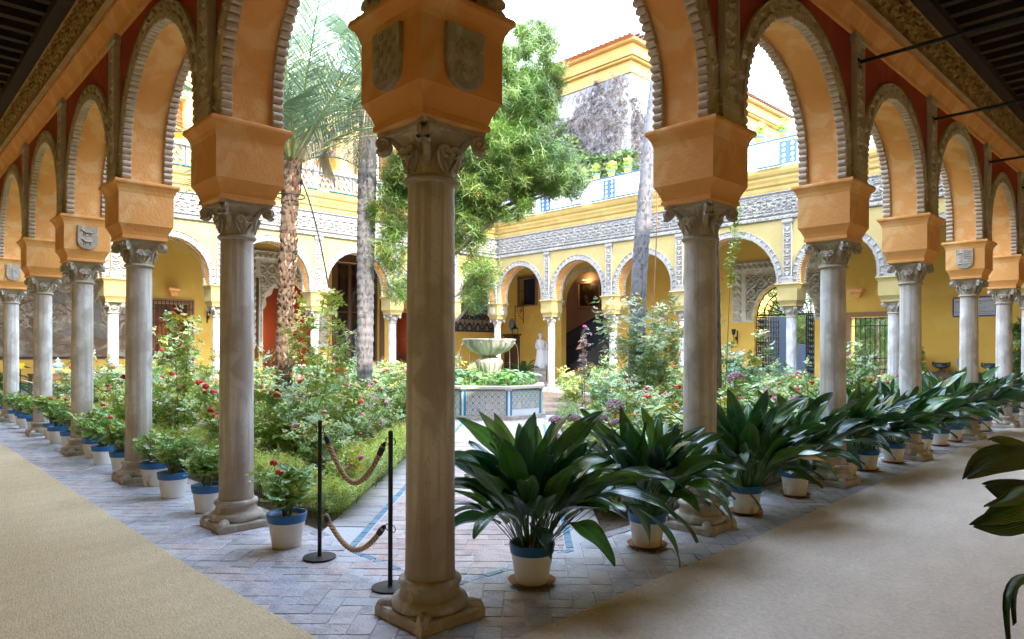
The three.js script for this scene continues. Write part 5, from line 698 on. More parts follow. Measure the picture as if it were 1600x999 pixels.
{ // one more, close on the right, only its outer leaves in the picture
  const t = thing('aspidistra_plant', 'dark leafy plant reaching in from the right edge of the picture', 'potted plant', [0.33, 0.012, -3.28], 0), R = rng(1201); pot(t, 1, true);
  const nearMats = aspMats.map((q) => { const c = q.clone(); c.transmission = 0; c.color.setRGB(0.42, 0.72, 0.75); c.roughness = 0.45; c.clearcoat = 0.25; return c; });
  // leaves measured from tip to base, with width and the way they face
  const L = [[[[-0.61, 1.3, 2.89], [-0.47, 1.325, 2.91], [-0.31, 1.33, 2.95], [-0.14, 1.3, 3.01], [-0.01, 1.2, 3.07], [0.08, 0.8, 3.14]], 0.085, [-0.2, 0.8, 0.55], 0], [[[-0.37, 1.37, 2.89], [-0.29, 1.36, 2.91], [-0.2, 1.33, 2.95], [-0.09, 1.26, 3.0], [0.06, 0.8, 3.12]], 0.07, [-0.2, 0.7, 0.6], 2], [[[-0.48, 1.27, 2.9], [-0.37, 1.24, 2.92], [-0.24, 1.21, 2.97], [-0.07, 1.16, 3.04], [0.07, 0.8, 3.13]], 0.085, [-0.5, 0.35, 0.8], 3], [[[-0.6, 1.24, 2.93], [-0.49, 1.24, 2.95], [-0.38, 1.25, 2.97], [-0.13, 1.19, 3.03], [0.06, 0.8, 3.15]], 0.04, [-0.2, 0.9, 0.5], 4], [[[-0.55, 1.18, 2.89], [-0.43, 1.17, 2.92], [-0.3, 1.18, 2.96], [-0.1, 1.13, 3.04], [0.07, 0.75, 3.14]], 0.085, [-0.3, 0.5, 0.8], 1], [[[-0.61, 1.2, 2.92], [-0.53, 1.21, 2.94], [-0.41, 1.22, 2.97], [-0.11, 1.14, 3.04], [0.08, 0.75, 3.16]], 0.075, [-0.3, 0.6, 0.7], 2],
    [[[-0.685, 0.97, 2.99], [-0.675, 1.01, 2.985], [-0.645, 1.05, 2.98], [-0.58, 1.075, 2.985], [-0.45, 1.06, 3.01], [-0.22, 0.96, 3.07]], 0.019, [-0.3, 0.8, 0.5], 2], [[[-0.625, 0.99, 2.99], [-0.61, 1.03, 2.985], [-0.57, 1.06, 2.98], [-0.46, 1.065, 2.995], [-0.2, 0.97, 3.06]], 0.018, [-0.2, 0.9, 0.4], 1]];
  t.position.set(0.09, 0.012, 3.17);
  for (const [P, w, nn, k] of L) {
    const all = [...P, [0.09, 0.25, 3.17]], c = new THREE.CatmullRomCurve3(all.map((p) => V3(p[0] - 0.09, p[1] - 0.012, p[2] - 3.17))), n = 40, m = 6, pos = [], uv = [], idx = [], N = V3(...nn).normalize(), S = c.getLength(), Lb = Math.min(0.56, S * 0.55);
    for (let i = 0; i <= n; i++) { const s = i / n, q = c.getPointAt(s), tg = c.getTangentAt(s), sd = tg.clone().cross(N).normalize(), t0 = s * S / Lb, hw = t0 < 1 ? w / 2 * Math.pow(Math.sin(PI * Math.pow(0.01 + 0.99 * t0, 0.9)), 1.0) + 0.003 : 0.0035; for (let j = 0; j <= m; j++) { const e = (j / m - 0.5) * 2, o = 0.14 * Math.abs(e) * hw + 0.006 * Math.sin(e * 3 + s * 9); pos.push(q.x + sd.x * e * hw + N.x * o, q.y + sd.y * e * hw + N.y * o, q.z + sd.z * e * hw + N.z * o); uv.push(j / m, clamp(1 - t0, 0.01, 1)); } }
    for (let i = 0; i < n; i++) for (let j = 0; j < m; j++) { const a = i * (m + 1) + j, b = a + 1, d = a + m + 1, e = d + 1; idx.push(a, b, d, b, e, d); }
    part('leaf', geo(pos, idx, uv), nearMats[k], t);
  }
  for (let i = 0; i < 22; i++) { const az = 0.95 + (i / 22) * 1.0, f = R(), b = part('leaf', aspGeos[Math.floor(f * 18)], aspMats[i % 4], t); b.position.set(Math.sin(az) * 0.05, 0.235, Math.cos(az) * 0.05); b.rotation.y = az; }
}

// ------------------------------------------------------------------ geraniums in the left row of pots
const gerLeaf = (() => { const pos = [0, 0, 0.0], idx = [], n = 11; for (let i = 0; i <= n; i++) { const a = 0.35 + i / n * (2 * PI - 0.7) - PI / 2 + PI, r = 0.03 * (1 + 0.1 * Math.cos(i * 3.0)); pos.push(Math.sin(a) * r, 0.008 * (i % 2) + 0.006, Math.cos(a) * r + 0.022); } for (let i = 1; i <= n; i++) idx.push(0, i, i + 1); return geo(pos, idx); })();
const gerSpray = spray(5, (i) => gerLeaf.clone().rotateX(-0.5 + 0.25 * (i % 3)).translate(0, 0.012 * i, 0.025 + 0.012 * (i % 2)).rotateY(i * 1.35));
const gerM = leafMat([0.32, 0.48, 0.10]), redM = phys([0.62, 0.012, 0.02], { roughness: 0.6, side: THREE.DoubleSide }), pinkM = phys([0.72, 0.20, 0.26], { roughness: 0.6, side: THREE.DoubleSide }), magM = phys([0.62, 0.05, 0.30], { roughness: 0.6, side: THREE.DoubleSide }), creamM = phys([0.80, 0.72, 0.60], { roughness: 0.6, side: THREE.DoubleSide }), orM = phys([0.75, 0.10, 0.03], { roughness: 0.6, side: THREE.DoubleSide }), stemM = mat([0.14, 0.17, 0.06]), woodyM = mat([0.16, 0.11, 0.07]);
const petal = (r) => { const g = new THREE.SphereGeometry(r, 6, 4, 0, 2 * PI, 0, PI * 0.5); g.scale(1, 0.45, 1); return flat(g); };
const gerBloom = spray(14, (i) => { const a = i * 2.4, b = Math.acos(1 - (i + 0.5) / 14 * 1.5); return petal(0.013).rotateX(b).rotateY(a).translate(Math.sin(b) * Math.sin(a) * 0.026, Math.cos(b) * 0.022, Math.sin(b) * Math.cos(a) * 0.026); });
function geranium(label, at, turn, seed, size, blooms, m = redM, k = 0) {
  const t = thing('geranium_pot', label, 'potted plant', at, turn, 'geranium pots along the left arcade'), R = rng(seed); t.scale.setScalar(0.94 + 0.13 * hash(k, seed, 61)); pot(t, k, false);
  const st = [], list = [], cols = [];
  for (let i = 0; i < 11; i++) { const a = i * 2.4 + R(), h = rr(0.14, 0.36, R) * size, o = rr(0.05, 0.26, R) * size, p0 = [Math.sin(a) * 0.03, 0.235, Math.cos(a) * 0.03], p1 = [Math.sin(a) * o * 0.5, 0.25 + h * 0.6, Math.cos(a) * o * 0.5], p2 = [Math.sin(a) * o, 0.25 + h, Math.cos(a) * o]; st.push(taper([p0, p1, p2], [0.007, 0.005, 0.003], 5, 5)); for (let j = 0; j < 7; j++) { const s = 0.35 + 0.65 * R(), x = lerp(p0[0], p2[0], s) + rr(-0.05, 0.05, R), y = lerp(p0[1], p2[1], s) + rr(-0.02, 0.05, R), z = lerp(p0[2], p2[2], s) + rr(-0.05, 0.05, R); list.push(M4(V3(x, y, z), Q(rr(-0.5, 0.5, R), R() * 7, rr(-0.5, 0.5, R)), rr(0.75, 1.3, R) * Math.sqrt(size))); cols.push(tint(R, R() < 0.06 ? [1.9, 1.1, 0.6] : [1, 1, 1], 0.35, 0.2)); } }
  part('stems', merge(st), stemM, t); inst('foliage', gerSpray, gerM, list, t, cols);
  for (let i = 0; i < blooms; i++) { const a = R() * 7, q = rr(0.02, 0.16, R) * size, h = 0.25 + rr(0.34, 0.46, R) * size, b = part('bloom', gerBloom, m, t); b.position.set(Math.sin(a) * q, h, Math.cos(a) * q); part('bloom_stalk', taper([[Math.sin(a) * q * 0.3, 0.3, Math.cos(a) * q * 0.3], [Math.sin(a) * q, h, Math.cos(a) * q]], [0.003, 0.0025], 3, 4), stemM, t); }
  return t;
}
[[1.98, 1.0, 2, redM, 'geranium with two red flower heads in a white and blue pot, nearest the rope barrier'], [3.63, 0.95, 0, redM, 'geranium pot just left of the first left column, straggly stems and no flowers'], [4.56, 1.05, 1, creamM, 'second geranium pot left of the first left column'], [5.4, 0.95, 0, redM, 'low green geranium pot in front of the second left column base'], [6.6, 0.9, 0, redM, 'geranium pot just past the second left column'], [7.45, 1.15, 1, redM, 'bushy geranium pot halfway between second and third left columns'], [8.2, 1.1, 1, redM, 'geranium pot with a red head beside the third left column'], [9.55, 1.05, 1, redM, 'first geranium pot past the third left column'], [10.35, 1.15, 2, redM, 'bushy geranium pot with red heads before the fourth left column'], [11.15, 1.0, 0, redM, 'geranium pot touching the fourth left column'], [12.6, 1.05, 0, redM, 'first geranium pot past the fourth left column'], [13.4, 1.1, 0, redM, 'second geranium pot past the fourth left column'], [14.2, 1.1, 0, redM, 'third geranium pot past the fourth left column'], [14.9, 1.0, 0, redM, 'geranium pot at the fifth left column, far end of the row'], [16.3, 1.0, 1, redM, 'farthest geranium pot of the left row']]
  .forEach(([v, s, b, m, lab], i) => geranium(lab, [0.04 - 0.03 * (i % 3), 0.004, v], i * 1.3, 1300 + i, s, b, m, (i % 3) ? 0 : 1));

// ------------------------------------------------------------------ roses
const roseLeaf = spray(5, (i) => blade(0.055, 0.034, 0.25, 0.2, 2).rotateY(i === 0 ? 0 : (i % 2 ? 1 : -1) * 1.15).translate(0, 0, i === 0 ? 0.075 : 0.02 + 0.028 * Math.floor((i - 1) / 2))); // five leaflets on one stalk
const roseSpray = spray(4, (i) => roseLeaf.clone().rotateX(-0.5 + 0.35 * (i % 3)).rotateY(i * 1.7).translate(0, i * 0.022, 0));
const roseMs = [leafMat([0.36, 0.48, 0.13], { roughness: 0.4 }), leafMat([0.45, 0.54, 0.12], { roughness: 0.4 }), leafMat([0.30, 0.45, 0.20], { roughness: 0.4 })];
const roseBloom = spray(16, (i) => { const ring = i < 6 ? 0 : i < 11 ? 1 : 2, a = i * 1.13, tilt = [1.15, 0.7, 0.25][ring]; const p = new THREE.SphereGeometry([0.03, 0.024, 0.016][ring], 6, 4, 0, PI * 0.9, 0.2, 1.3); p.rotateX(-0.3).translate(0, -0.008, [0.012, 0.006, 0.001][ring]).rotateX(tilt * 0.5).rotateY(a); return p; });
function roseBush(h, w, seed, nStem, nLeaf, bloomM, nBloom, lm) {
  const t = new THREE.Group(), R = rng(seed), st = [], list = [], cols = [], tops = [];
  for (let i = 0; i < nStem; i++) { const a = i * 2.4 + R(), o = w * 0.5 * Math.sqrt((i + 0.5) / nStem) * rr(0.8, 1.15, R), hh = h * rr(0.68, 1.12, R), p = [[Math.sin(a) * 0.06, -0.05, Math.cos(a) * 0.06], [Math.sin(a) * o * 0.5, hh * 0.45, Math.cos(a) * o * 0.5], [Math.sin(a + 0.3) * o, hh * 0.8, Math.cos(a + 0.3) * o], [Math.sin(a + 0.5) * o * 1.1, hh, Math.cos(a + 0.5) * o * 1.1]]; st.push(taper(p, [0.011, 0.008, 0.005, 0.003], 8, 5)); tops.push(p[3]);
    const c = new THREE.CatmullRomCurve3(p.map((q) => V3(...q))), m = Math.round(nLeaf / nStem); for (let j = 0; j < m; j++) { const s = 0.14 + 0.86 * Math.pow(R(), 0.75), q = c.getPointAt(s), d = rr(0.02, 0.2, R) * (0.5 + w * 0.4), b = R() * 7; q.add(V3(Math.sin(b) * d, rr(-0.08, 0.09, R), Math.cos(b) * d)); list.push(M4(q, Q(rr(-0.8, 0.5, R), R() * 7, rr(-0.5, 0.5, R)), rr(0.7, 1.35, R))); cols.push(tint(R, s > 0.9 && R() < 0.3 ? [1.7, 1.15, 0.8] : [1, 1, 1], 0.38, 0.22)); } }
  part('stems', merge(st), stemM, t); inst('foliage', roseSpray, lm, list, t, cols);
  for (let i = 0; i < nBloom; i++) { const q = tops[Math.floor(R() * tops.length)], b = part('rose_bloom', roseBloom, bloomM, t); const k = i < nBloom * 0.6 ? 1 : rr(0.55, 0.9, R); b.position.set(q[0] * k + rr(-0.08, 0.08, R), q[1] * k + 0.03, q[2] * k + rr(-0.08, 0.08, R)); b.rotation.set(rr(-0.8, 0.8, R), R() * 6, rr(-0.8, 0.8, R)); b.scale.setScalar(rr(0.85, 1.5, R)); }
  return t;
}
const roseKinds = [['pink', pinkM], ['red', redM], ['cream', creamM], ['orange', orM], ['magenta', magM]], roseProto = roseKinds.map(([n, m], i) => roseBush([1.2, 1.0, 1.35, 1.1, 0.9][i], [1.3, 1.2, 1.25, 1.25, 1.2][i], 1500 + i, 13, 168, m, [7, 8, 5, 7, 8][i], roseMs[i % 3]));
function placeRose(k, [u, v], turn, s, bed, label) {
  const o = roseProto[k].clone(); o.name = numbered('rose_bush'); o.position.set(u, -0.05, -v); o.rotation.y = turn; o.scale.set(s, s, s); scene.add(o);
  const n = roseKinds[k][0], zone = bed === 'left' ? (v < 5 ? 'behind the rope barrier' : v < 7.4 ? (u < 3 ? 'behind the second left column' : 'along the path before the palms') : v < 10.5 ? (u < 3 ? 'behind the third left column' : 'round the two palm trunks') : v < 14 ? 'midway to the far left arcade' : 'before the far left arcade') : (u < 6.5 ? 'between the fountain and the first right column' : u < 9.6 ? (v < 4 ? 'at the foot of the leaning palm' : 'right of the fountain') : u < 12.5 ? 'before the iron garden gate' : 'before the far right arcade');
  return tag(o, `rose bush with ${n} blooms in the thicket ${zone}`, 'rose bush', `${n} rose bushes ${zone}`);
}
{
  const R = rng(1601), fc = [8.74, 9.27], clear = [[4.0, 10.0, 0.5], [5.0, 8.7, 0.4]]; let i = 0;
  for (let v = 2.9; v < 17.6; v += 1.02) for (let u = 1.15; u < 12; u += 1.08) {
    const a = u + rr(-0.3, 0.3, R) + (Math.round(v / 1.02) % 2) * 0.5, b = v + rr(-0.3, 0.3, R), k = Math.floor(R() * 5), turn = R() * 6.3, s = rr(0.8, 1.12, R); if (b < a + 2.35 || Math.hypot(a - fc[0], b - fc[1]) < 2.6 || b > 17.3) continue; if (b > a + 9 && a > 6) continue;
    placeRose(k, [a, b], turn, s * (b < 4.2 ? 0.8 : 1), 'left');
  }
  for (let u = 3.6; u < 16; u += 1.12) for (let v = 1.6; v < 13; v += 1.05) {
    const a = u + rr(-0.3, 0.3, R), b = v + rr(-0.3, 0.3, R) + (Math.round(u / 1.12) % 2) * 0.5, k = Math.floor(R() * 5), turn = R() * 6.3, s = rr(0.78, 1.08, R); if (a < b + 2.35 || Math.hypot(a - fc[0], b - fc[1]) < 2.7 || (a < 6.3 && b < 1.6)) continue; if (b < 1.4 && a > 9) continue;
    placeRose(k, [a, b], turn, s * 0.92, 'right');
  }
}
{ // tall ones
  const tall = (name, label, at, h, w, seed, nS, nL, m, nb, lm) => { const o = roseBush(h, w, seed, nS, nL, m, nb, lm); o.name = numbered(name); o.position.set(at[0], -0.05, -at[1]); scene.add(o); return tag(o, label, 'rose bush'); };
  tall('rose_bush', 'tall climbing rose between the brown and the grey palm trunk, one pale bloom at top', [2.75, 6.5], 2.35, 0.9, 1701, 5, 190, creamM, 2, roseMs[1]);
  tall('rose_bush', 'thin tall rose shoot with red bloom beside the second left column', [1.0, 7.4], 2.1, 0.35, 1702, 3, 60, redM, 2, roseMs[1]);
  tall('rose_bush', 'pale tall rose bush growing up round the leaning grey palm', [8.6, 4.5], 2.55, 1.6, 1703, 14, 620, pinkM, 6, leafMat([0.36, 0.46, 0.22]));
  tall('rose_bush', 'tall pale pink rose before the iron sconce, left of the garden gate', [8.9, 2.7], 1.75, 0.9, 1704, 8, 170, creamM, 8, roseMs[2]);
  tall('rose_bush', 'tall rose with white and pink blooms before the garden window grille', [12.2, 2.1], 1.75, 1.0, 1705, 8, 190, creamM, 6, roseMs[2]);
  tall('rose_bush', 'slim rose shoot with purple young leaves before the staircase', [9.5, 6.9], 1.95, 0.3, 1706, 3, 34, magM, 1, leafMat([0.32, 0.2, 0.14]));
  tall('rose_bush', 'high rose stems with one red bloom before the white far column and warm window', [2.6, 12.6], 2.2, 0.9, 1707, 6, 150, redM, 4, roseMs[0]);
}
// ------------------------------------------------------------------ box hedges, small shrubs
const boxSpray = spray(9, (i) => blade(0.036, 0.021, 0.2, 0.1, 1).rotateX(-0.9 + 0.5 * (i % 3)).rotateY(i * 2.4).translate(0, i * 0.008, 0)), boxM = leafMat([0.54, 0.62, 0.13]);
function hedge(label, a, b, w, h, seed, m = boxM, dens = 900) {
  const L = Math.hypot(b[0] - a[0], b[1] - a[1]), t = thing('box_hedge', label, 'hedge', [a[0], -0.04, a[1]], Math.atan2(b[1] - a[1], b[0] - a[0])), R = rng(seed), list = [], cols = [], tw = [];
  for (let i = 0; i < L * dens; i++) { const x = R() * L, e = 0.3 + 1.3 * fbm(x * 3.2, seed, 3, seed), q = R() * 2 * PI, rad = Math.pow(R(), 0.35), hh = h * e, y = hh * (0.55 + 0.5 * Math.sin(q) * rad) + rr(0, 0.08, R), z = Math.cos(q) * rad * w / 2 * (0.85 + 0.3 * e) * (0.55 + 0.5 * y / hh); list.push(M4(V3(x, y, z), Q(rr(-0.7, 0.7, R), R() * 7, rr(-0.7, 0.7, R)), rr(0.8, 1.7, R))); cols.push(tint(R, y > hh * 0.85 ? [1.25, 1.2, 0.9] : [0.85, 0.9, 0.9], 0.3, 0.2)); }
  for (let i = 0; i < L * 12; i++) { const x = R() * L, z = rr(-0.5, 0.5, R) * w * 0.5; tw.push(taper([[x, 0, z], [x + rr(-0.05, 0.05, R), h * 0.4, z * 1.3], [x + rr(-0.09, 0.09, R), h * 0.8, z * 1.7]], [0.006, 0.004, 0.002], 3, 4)); }
  part('twigs', merge(tw), woodyM, t); inst('foliage', boxSpray, m, list, t, cols); return t;
}
hedge('yellow green clipped hedge beside the path, behind the rope barrier', [0.72, 2.55], [4.2, 6.05], 0.46, 0.36, 1801, boxM, 1150);
hedge('yellow green hedge of the path farther on, left of the fountain', [4.6, 6.5], [6.7, 8.6], 0.45, 0.4, 1802);
hedge('low hedge behind the geranium pots, between first and second left columns', [0.78, 2.9], [0.78, 5.6], 0.4, 0.4, 1803); hedge('low hedge behind the geranium pots, between second and third left columns', [0.8, 6.0], [0.8, 8.9], 0.42, 0.42, 1804); hedge('low hedge behind the geranium pots, past the third left column', [0.8, 9.2], [0.8, 14.5], 0.42, 0.45, 1805, boxM, 600);
hedge('pale green small hedge right of the fountain steps', [6.4, 4.4], [8.5, 6.5], 0.45, 0.42, 1806, leafMat([0.26, 0.34, 0.12])); hedge('low hedge at the path corner, behind the second leafy pot', [2.75, 0.85], [6.1, 4.1], 0.4, 0.36, 1807); hedge('low green edging behind the leafy pots of the right arcade', [3.2, 0.72], [9.5, 0.72], 0.35, 0.26, 1808, leafMat([0.12, 0.26, 0.05]), 700);
{ const fl = roseBush(0.45, 0.5, 1820, 7, 60, magM, 7, roseMs[1]); fl.name = numbered('flowering_plant'); fl.position.set(1.15, -0.05, -3.1); scene.add(fl); tag(fl, 'low plant with magenta flowers between the first left column and the rope barrier', 'flower'); }
// ------------------------------------------------------------------ hydrangeas
const hyLeaf = (() => { const g = blade(0.15, 0.1, 0.22, 0.3, 4); return g; })(), hySpray = spray(6, (i) => hyLeaf.clone().rotateX(-0.35 + 0.25 * (i % 2)).rotateY(i * 1.05 + (i > 3 ? 0.5 : 0)).translate(0, 0.03 * Math.floor(i / 2), 0)), hyM = leafMat([0.40, 0.52, 0.035], { roughness: 0.5 }), hyBloomM = phys([0.42, 0.24, 0.30], { roughness: 0.8, side: THREE.DoubleSide });
const hyHead = spray(46, (i) => { const a = i * 2.4, b = Math.acos(1 - (i + 0.5) / 46 * 1.35); return petal(0.017).rotateX(b).rotateY(a).translate(Math.sin(b) * Math.sin(a) * 0.085, Math.cos(b) * 0.06, Math.sin(b) * Math.cos(a) * 0.085); });
function hydrangea(label, at, h, w, n, nb, seed) { const t = thing('hydrangea_bush', label, 'hydrangea', at), R = rng(seed), st = [], list = [], cols = []; for (let i = 0; i < n; i++) { const a = i * 2.4, o = w / 2 * Math.sqrt((i + 0.5) / n), hh = h * (0.72 + 0.34 * R()) * (1 - 0.3 * o / (w / 2)), tip = [Math.sin(a) * o, hh, Math.cos(a) * o]; st.push(taper([[Math.sin(a) * o * 0.3, 0, Math.cos(a) * o * 0.3], [Math.sin(a) * o * 0.7, hh * 0.55, Math.cos(a) * o * 0.7], tip], [0.009, 0.007, 0.004], 5, 5)); for (let j = 0; j < 4; j++) { list.push(M4(V3(tip[0] * (1 - j * 0.07) + rr(-0.05, 0.05, R), hh - j * 0.13 + rr(-0.03, 0.03, R), tip[2] * (1 - j * 0.07) + rr(-0.05, 0.05, R)), Q(rr(-0.3, 0.3, R), R() * 7, rr(-0.3, 0.3, R)), rr(0.7, 1.15, R))); cols.push(tint(R, R() < 0.08 ? [1.5, 0.8, 0.6] : [1, 1, 1], 0.28, 0.18)); } if (i % Math.ceil(n / nb) === 0) { const b = part('flower_head', hyHead, hyBloomM, t); b.position.set(tip[0], hh + 0.09, tip[2]); b.rotation.set(rr(-0.4, 0.4, R), R() * 6, rr(-0.4, 0.4, R)); b.scale.setScalar(rr(0.75, 1.2, R)); part('flower_stalk', taper([[tip[0], hh - 0.1, tip[2]], [tip[0], hh + 0.08, tip[2]]], [0.006, 0.005], 2, 5), stemM, t); } } part('stems', merge(st), stemM, t); inst('foliage', hySpray, hyM, list, t, cols); return t; }
hydrangea('lime green hydrangea with faded mauve heads, above the two nearest leafy pots', [3.35, -0.05, 1.3], 1.05, 1.25, 26, 6, 1901);
hydrangea('large lime green hydrangea with mauve heads between the first and second right columns', [5.5, -0.05, 1.1], 1.2, 1.9, 44, 8, 1902);
hydrangea('smaller hydrangea right behind the second right column', [7.2, -0.05, 1.1], 1.0, 1.1, 20, 4, 1903);
hydrangea('hydrangea bush in the left bed behind the second geranium pot', [1.75, -0.05, 5.3], 0.95, 1.1, 26, 2, 1904);

// ------------------------------------------------------------------ fountain
{
  const C = [8.74, 9.27], t = thing('stone_fountain', 'marble fountain: ribbed bowl on a bulging pedestal in an octagonal tiled basin', 'fountain', [C[0], 0, C[1]], PI / 4 - PI / 8 * 0), ap = 1.28, R8 = ap / Math.cos(PI / 8), oct = (r, y0, y1) => { const g = new THREE.CylinderGeometry(r, r, y1 - y0, 8, 1); g.rotateY(PI / 8); g.translate(0, (y0 + y1) / 2, 0); return boxUV(g); };
  // faces look along local +-x, +-z and the diagonals; one faces the path
  t.rotation.y = PI / 4;
  part('basin_step', oct(R8 + 0.1, 0.0, 0.09), M.stoneFar, t); const wall = part('basin_wall', oct(R8, 0.09, 0.7), M.white, t); const rs = new THREE.Shape(), rp = new THREE.Path(); for (let k = 0; k <= 8; k++) { const a = PI / 8 + k * PI / 4; k ? rs.lineTo(Math.cos(a) * (R8 + 0.06), Math.sin(a) * (R8 + 0.06)) : rs.moveTo(Math.cos(a) * (R8 + 0.06), Math.sin(a) * (R8 + 0.06)); } for (let k = 8; k >= 0; k--) { const a = PI / 8 + k * PI / 4; k < 8 ? rp.lineTo(Math.cos(a) * (R8 - 0.16), Math.sin(a) * (R8 - 0.16)) : rp.moveTo(Math.cos(a) * (R8 - 0.16), Math.sin(a) * (R8 - 0.16)); } rs.holes.push(rp); part('basin_rim', boxUV(ext(rs, 0.045, { bevelEnabled: true, bevelSize: 0.012, bevelThickness: 0.012, bevelSegments: 2 }).rotateX(-PI / 2).translate(0, 0.715, 0)), mat([0.62, 0.54, 0.42], { bumpMap: fine, bumpScale: 0.003 }), t);
  const tg = (() => { const g = cbox(0.142, 0.142, 0.014, 0.003); const p = g.attributes.position, uv = g.attributes.uv; for (let i = 0; i < p.count; i++) uv.setXY(i, p.getX(i) / 0.142 + 0.5, p.getY(i) / 0.142 + 0.5); return g; })(), strip = cbox(0.05, 0.56, 0.016, 0.003), band = cbox(0.142, 0.03, 0.016, 0.003), bl = phys([0.03, 0.2, 0.36], { roughness: 0.3 }), wornM = mat([0.5, 0.47, 0.42], { bumpMap: fine, bumpScale: 0.01 });
  const Rn = rng(2001); for (const f of [0, 1, 2, 3, 4, 5, 6, 7]) { const a = f * PI / 4, nx = Math.sin(a), nz = Math.cos(a), tx = Math.cos(a), tz = -Math.sin(a), vis = true; for (let j = 0; j < 4; j++) for (let i = 0; i < 6; i++) { if (j === 0 && f === 7) continue; const o = (i - 2.5) * 0.146, worn = j < 2 && Rn() < 0.16, b = part('wall_tile', tg, worn ? wornM : tileMats[(f + (j > 2 ? 0 : 0)) % 2], t); b.position.set(nx * (ap + 0.004) + tx * o, 0.17 + j * 0.144, nz * (ap + 0.004) + tz * o); b.rotation.y = a; } for (let i = 0; i < 6; i++) { const o = (i - 2.5) * 0.146, b = part('border_tile', band, teal, t); b.position.set(nx * (ap + 0.004) + tx * o, 0.69, nz * (ap + 0.004) + tz * o); b.rotation.y = a; } for (const s of [-1, 1]) { const o = s * 0.475, b = part('corner_tile', strip, s > 0 ? teal : bl, t); b.position.set(nx * (ap + 0.005) + tx * o, 0.385, nz * (ap + 0.005) + tz * o); b.rotation.y = a; } }
  part('planting_soil', oct(R8 - 0.15, 0.55, 0.66), M.soil, t);
  const fm = mat([1, 1, 1], { roughness: 0.7, bumpMap: fine, bumpScale: 0.006, map: (() => { const q = texture(256, 256, (x, y) => { const s = fbm(x * 30, y * 2.4, 4, 2011, 30), a = fbm(x * 8, y * 8, 4, 2013, 8); let c = mix3([0.45, 0.42, 0.36], [0.58, 0.56, 0.50], a); c = mix3(c, [0.20, 0.19, 0.14], smoothstep(s, 0.5, 0.68) * 0.75); return c; }); q.repeat.set(1, 1); return q; })() });
  const fl = (g, n, d, y0, y1) => { const p = g.attributes.position; for (let i = 0; i < p.count; i++) { const y = p.getY(i); if (y > y0 && y < y1) { const a = Math.atan2(p.getZ(i), p.getX(i)), r = Math.hypot(p.getX(i), p.getZ(i)), k = 1 + d * (Math.abs(Math.cos(n * a)) - 0.5) * Math.sin(PI * (y - y0) / (y1 - y0)); p.setX(i, p.getX(i) * k); p.setZ(i, p.getZ(i) * k); } } g.computeVertexNormals(); return g; };
  part('pedestal', fl(lathe([[0.25, 0.6], [0.25, 0.72], [0.2, 0.76], [0.17, 0.86], [0.2, 1.0], [0.28, 1.16], [0.33, 1.28], [0.32, 1.34], [0.24, 1.4], [0.17, 1.43], [0.19, 1.46], [0.24, 1.49]], 64), 4, 0.12, 0.8, 1.42), fm, t);
  part('bowl', fl(lathe([[0.14, 1.47], [0.3, 1.5], [0.47, 1.58], [0.59, 1.7], [0.625, 1.8], [0.655, 1.82], [0.66, 1.85], [0.64, 1.86], [0.6, 1.85], [0.5, 1.74], [0.3, 1.66], [0.001, 1.64]], 120), 15, 0.05, 1.5, 1.79), fm, t);
  part('water', new THREE.CircleGeometry(0.6, 40).rotateX(-PI / 2).translate(0, 1.82, 0), phys([0.75, 0.85, 0.85], { transmission: 1, thickness: 0.3, roughness: 0.02, ior: 1.33, attenuationColor: new THREE.Color(0.5, 0.7, 0.6), attenuationDistance: 0.6 }), t);
  for (let k = 0; k < 6; k++) { const a = PI / 4 + PI / 6 + k * PI / 3; part('spout_mask', new THREE.SphereGeometry(0.04, 10, 8).translate(Math.cos(a) * 0.62, 1.77, Math.sin(a) * 0.62), fm, t); part('water_jet', taper([[Math.cos(a) * 0.65, 1.76, Math.sin(a) * 0.65], [Math.cos(a) * 0.71, 1.66, Math.sin(a) * 0.71], [Math.cos(a) * 0.74, 1.2, Math.sin(a) * 0.74], [Math.cos(a) * 0.75, 0.7, Math.sin(a) * 0.75]], [0.008, 0.009, 0.012], 14, 6), phys([0.9, 0.95, 1], { transmission: 1, thickness: 0.02, roughness: 0.05, ior: 1.33 }), t); }
  // arum-like plants filling the basin
  const al = blade(0.24, 0.15, 0.2, 0.35, 4), R = rng(2021), list = [], cols = [], st = [], am = leafMat([0.2, 0.42, 0.1], { roughness: 0.4 }), pl = thing('basin_plants', 'broad bright green leaves crowding the fountain basin', 'plants', [C[0], 0.64, C[1]]);
  for (let i = 0; i < 520; i++) { const a = R() * 2 * PI, q = rr(0.36, 1.17, R), h = rr(0.12, 0.46, R) * (1.15 - 0.25 * q), x = Math.cos(a) * q, z = Math.sin(a) * q, lx = x + rr(-0.05, 0.05, R), lz = z + rr(-0.05, 0.05, R); st.push(new THREE.CylinderGeometry(0.005, 0.008, h, 4, 1, true).translate(x, h / 2, z)); list.push(M4(V3(lx, h, lz), Q(rr(-0.5, 0.35, R), R() * 7, rr(-0.3, 0.3, R)), rr(0.6, 1.05, R))); cols.push(tint(R, [1, 1, 1], 0.35, 0.2)); }
  part('stems', merge(st), mat([0.3, 0.36, 0.12]), pl); inst('foliage', al, am, list, pl, cols);
}

